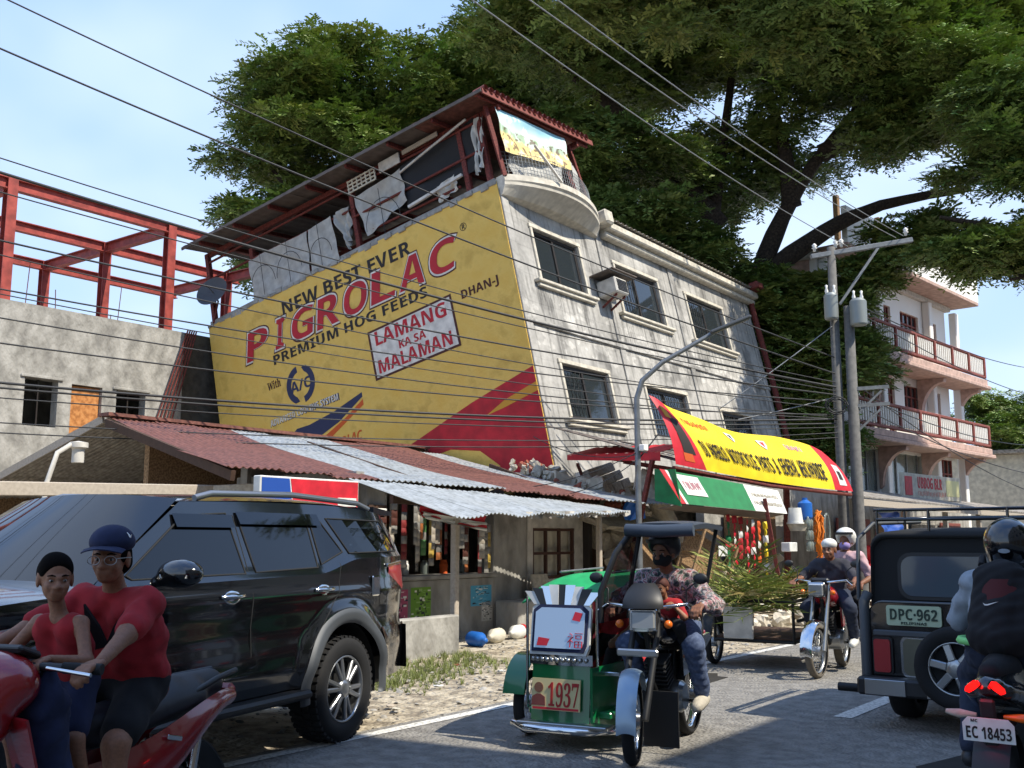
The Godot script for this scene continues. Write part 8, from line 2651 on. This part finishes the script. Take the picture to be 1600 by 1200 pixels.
func poles_and_wires() -> void:
	var P := V(6.75, 0, -21.0)
	var t := thing("utility_pole", "tall grey utility pole with crossarm and two grey transformers", "pole", at(P.x, 0, P.z))
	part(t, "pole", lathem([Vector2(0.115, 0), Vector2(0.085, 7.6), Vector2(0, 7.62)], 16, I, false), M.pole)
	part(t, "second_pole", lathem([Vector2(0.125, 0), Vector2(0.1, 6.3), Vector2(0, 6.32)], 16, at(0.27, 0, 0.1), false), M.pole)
	part(t, "crossarm", barm(V(-0.45, 7.38, 0.05), V(1.75, 7.78, -0.05), 0.1, 0.1, 0.01), M.galv)
	part(t, "brace", barm(V(0.1, 6.35, 0.08), V(1.0, 7.6, 0.0), 0.05, 0.05), M.galv)
	for q in [-0.35, 0.1, 0.22, 1.6]:
		part(t, "insulator", lathem([Vector2(0.0, 0.0), Vector2(0.03, 0.0), Vector2(0.03, 0.05), Vector2(0.06, 0.07), Vector2(0.03, 0.1), Vector2(0.055, 0.13), Vector2(0.02, 0.17), Vector2(0, 0.18)], 12, at(q, 7.49 + (q + 0.45) * 0.18, 0.0), false), M.white)
	for q in [[-0.12, 6.0, 0.2, 0.14], [0.4, 5.85, 0.32, 0.17]]:
		var b := part(t, "transformer", lathem([Vector2(0, 0), Vector2(q[3] * 0.9, 0), Vector2(q[3], 0.03), Vector2(q[3], 0.5), Vector2(q[3] * 0.7, 0.56), Vector2(0, 0.57)], 20, at(q[0], q[1], q[2])), mk(C("858b8a"), 0.5, 0.3))
		for g in [-0.08, 0.08]: part(b, "bushing", lathem([Vector2(0.025, 0), Vector2(0.04, 0.06), Vector2(0.02, 0.12), Vector2(0.03, 0.18), Vector2(0, 0.2)], 8, at(q[0] + g, q[1] + 0.54, q[2]), false), M.white)
		part(b, "hanger", bx(V(0.1, 0.1, 0.25), 0.01, V(q[0] + (0.1 if q[0] < 0 else -0.05), q[1] + 0.35, q[2] - 0.2)), M.galv)
	for y in [4.55, 4.2]:
		part(t, "lower_arm", barm(V(0.3, y, 0.15), V(1.0, y + 0.05, 0.15), 0.07, 0.07), M.galv)
		part(t, "lower_brace", barm(V(0.35, y - 0.5, 0.15), V(0.85, y - 0.03, 0.15), 0.04, 0.04), M.galv)
	var cl := S()
	for i in 5:
		var pts := []
		var rr := rf(0.15, 0.3)
		for j in 17: pts.append(V(-0.1 + rr * cos(TAU * j / 16.0), 4.2 + rr * 0.8 * sin(TAU * j / 16.0), 0.2 + rf(-0.04, 0.04)))
		tube(cl, pts, 0.01, 5, false)
	part(t, "cable_loops", cl, M.wire)
	# street lamp
	var lp := thing("street_lamp", "slim grey street lamp with curved arm before the yellow banner", "street lamp", RT * at(8.42, 0, -2.29))
	part(lp, "pole", tubem([V(0, 0, 0), V(0, 3.75, 0), V(0.05, 4.05, 0.08), V(0.25, 4.35, 0.35), V(0.78, 4.85, 1.02)], [0.052, 0.046, 0.044, 0.04, 0.036], 12), M.galv)
	part(lp, "lamp_head", barm(V(0.74, 4.84, 0.97), V(1.16, 5.12, 1.5), 0.2, 0.06, 0.02), mk(C("4a4d50"), 0.5, 0.3))
	part(lp, "meter_box", bx(V(0.14, 0.1, 0.1), 0.01, V(0.02, 2.95, 0.1)), M.white)
	for q in [[V(0, 2.7, 0), V(-0.5, 2.25, 0.2)], [V(0, 2.75, 0), V(0.35, 3.2, 0.2)]]: part(lp, "stay", tubem(q, 0.012, 5), M.wire)
	# service drops from the lamp
	for q in [[V(8.42, 2.8, -2.25), V(7.6, 2.2, -3.6)], [V(8.42, 2.85, -2.25), V(9.6, 3.4, -5.2)], [V(8.42, 2.9, -2.25), V(6.9, 2.3, -4.2)]]:
		solo("service_drop", "thin slack service wire falling from the street lamp to the stores", "wire", cable(q[0], q[1], 0.18, 0.008), M.wire, RT, "service wires by the street lamp")
	# span along the street
	for w in WIRES:
		var a := V(-7.286, w[0], -14.0)
		var b := V(6.72, w[1], -20.95)
		var far := a + (a - b) * 0.35
		solo("overhead_wire", "dark overhead wire crossing before the yellow wall to the utility pole", "wire", cable(far, b, 0.35 + 0.012 * (int(w[0] * 100) % 7), w[2] * 1.25), M.wire, I, "overhead wires along the street")
	# pole-top wires coming over the street
	for q in [[V(0.46, 7.42, -11.5), V(7.11, 7.62, -21)], [V(1.23, 7.59, -11.5), V(8.3, 7.85, -21)], [V(1.05, 7.5, -11.5), V(8.14, 7.82, -21.02)]]:
		solo("pole_top_wire", "pale wire running from the utility pole top over the street", "wire", cable(q[0] + (q[0] - q[1]) * 0.5, q[1], 0.25, 0.008), M.wire_grey, I, "pole top wires")
	for q in [[V(7.1, 6.44, -21), V(18.27, 7.87, -36)], [V(7.1, 6.3, -21), V(18.3, 6.9, -36)], [V(7.3, 4.4, -21), V(17.06, 4.92, -34)], [V(7.4, 4.1, -21), V(17.5, 3.9, -34)], [V(7.3, 4.55, -21), V(17.06, 3.4, -34)]]:
		solo("far_wire", "dark wire running from the utility pole past the white balcony building", "wire", cable(q[0], q[1] + (q[1] - q[0]) * 0.4, 0.4, 0.012), M.wire, I, "wires beyond the utility pole")
	# guy wires
	for q in [[V(6.7, 5.9, -20.95), V(4.2, 4.1, -20.6)], [V(6.7, 4.4, -20.95), V(4.6, 3.9, -20.7)]]:
		solo("guy_wire", "pale stay wire slanting from the utility pole toward the leaning building", "wire", cable(q[0], q[1], 0.02, 0.012), M.wire_grey, I, "stay wires")
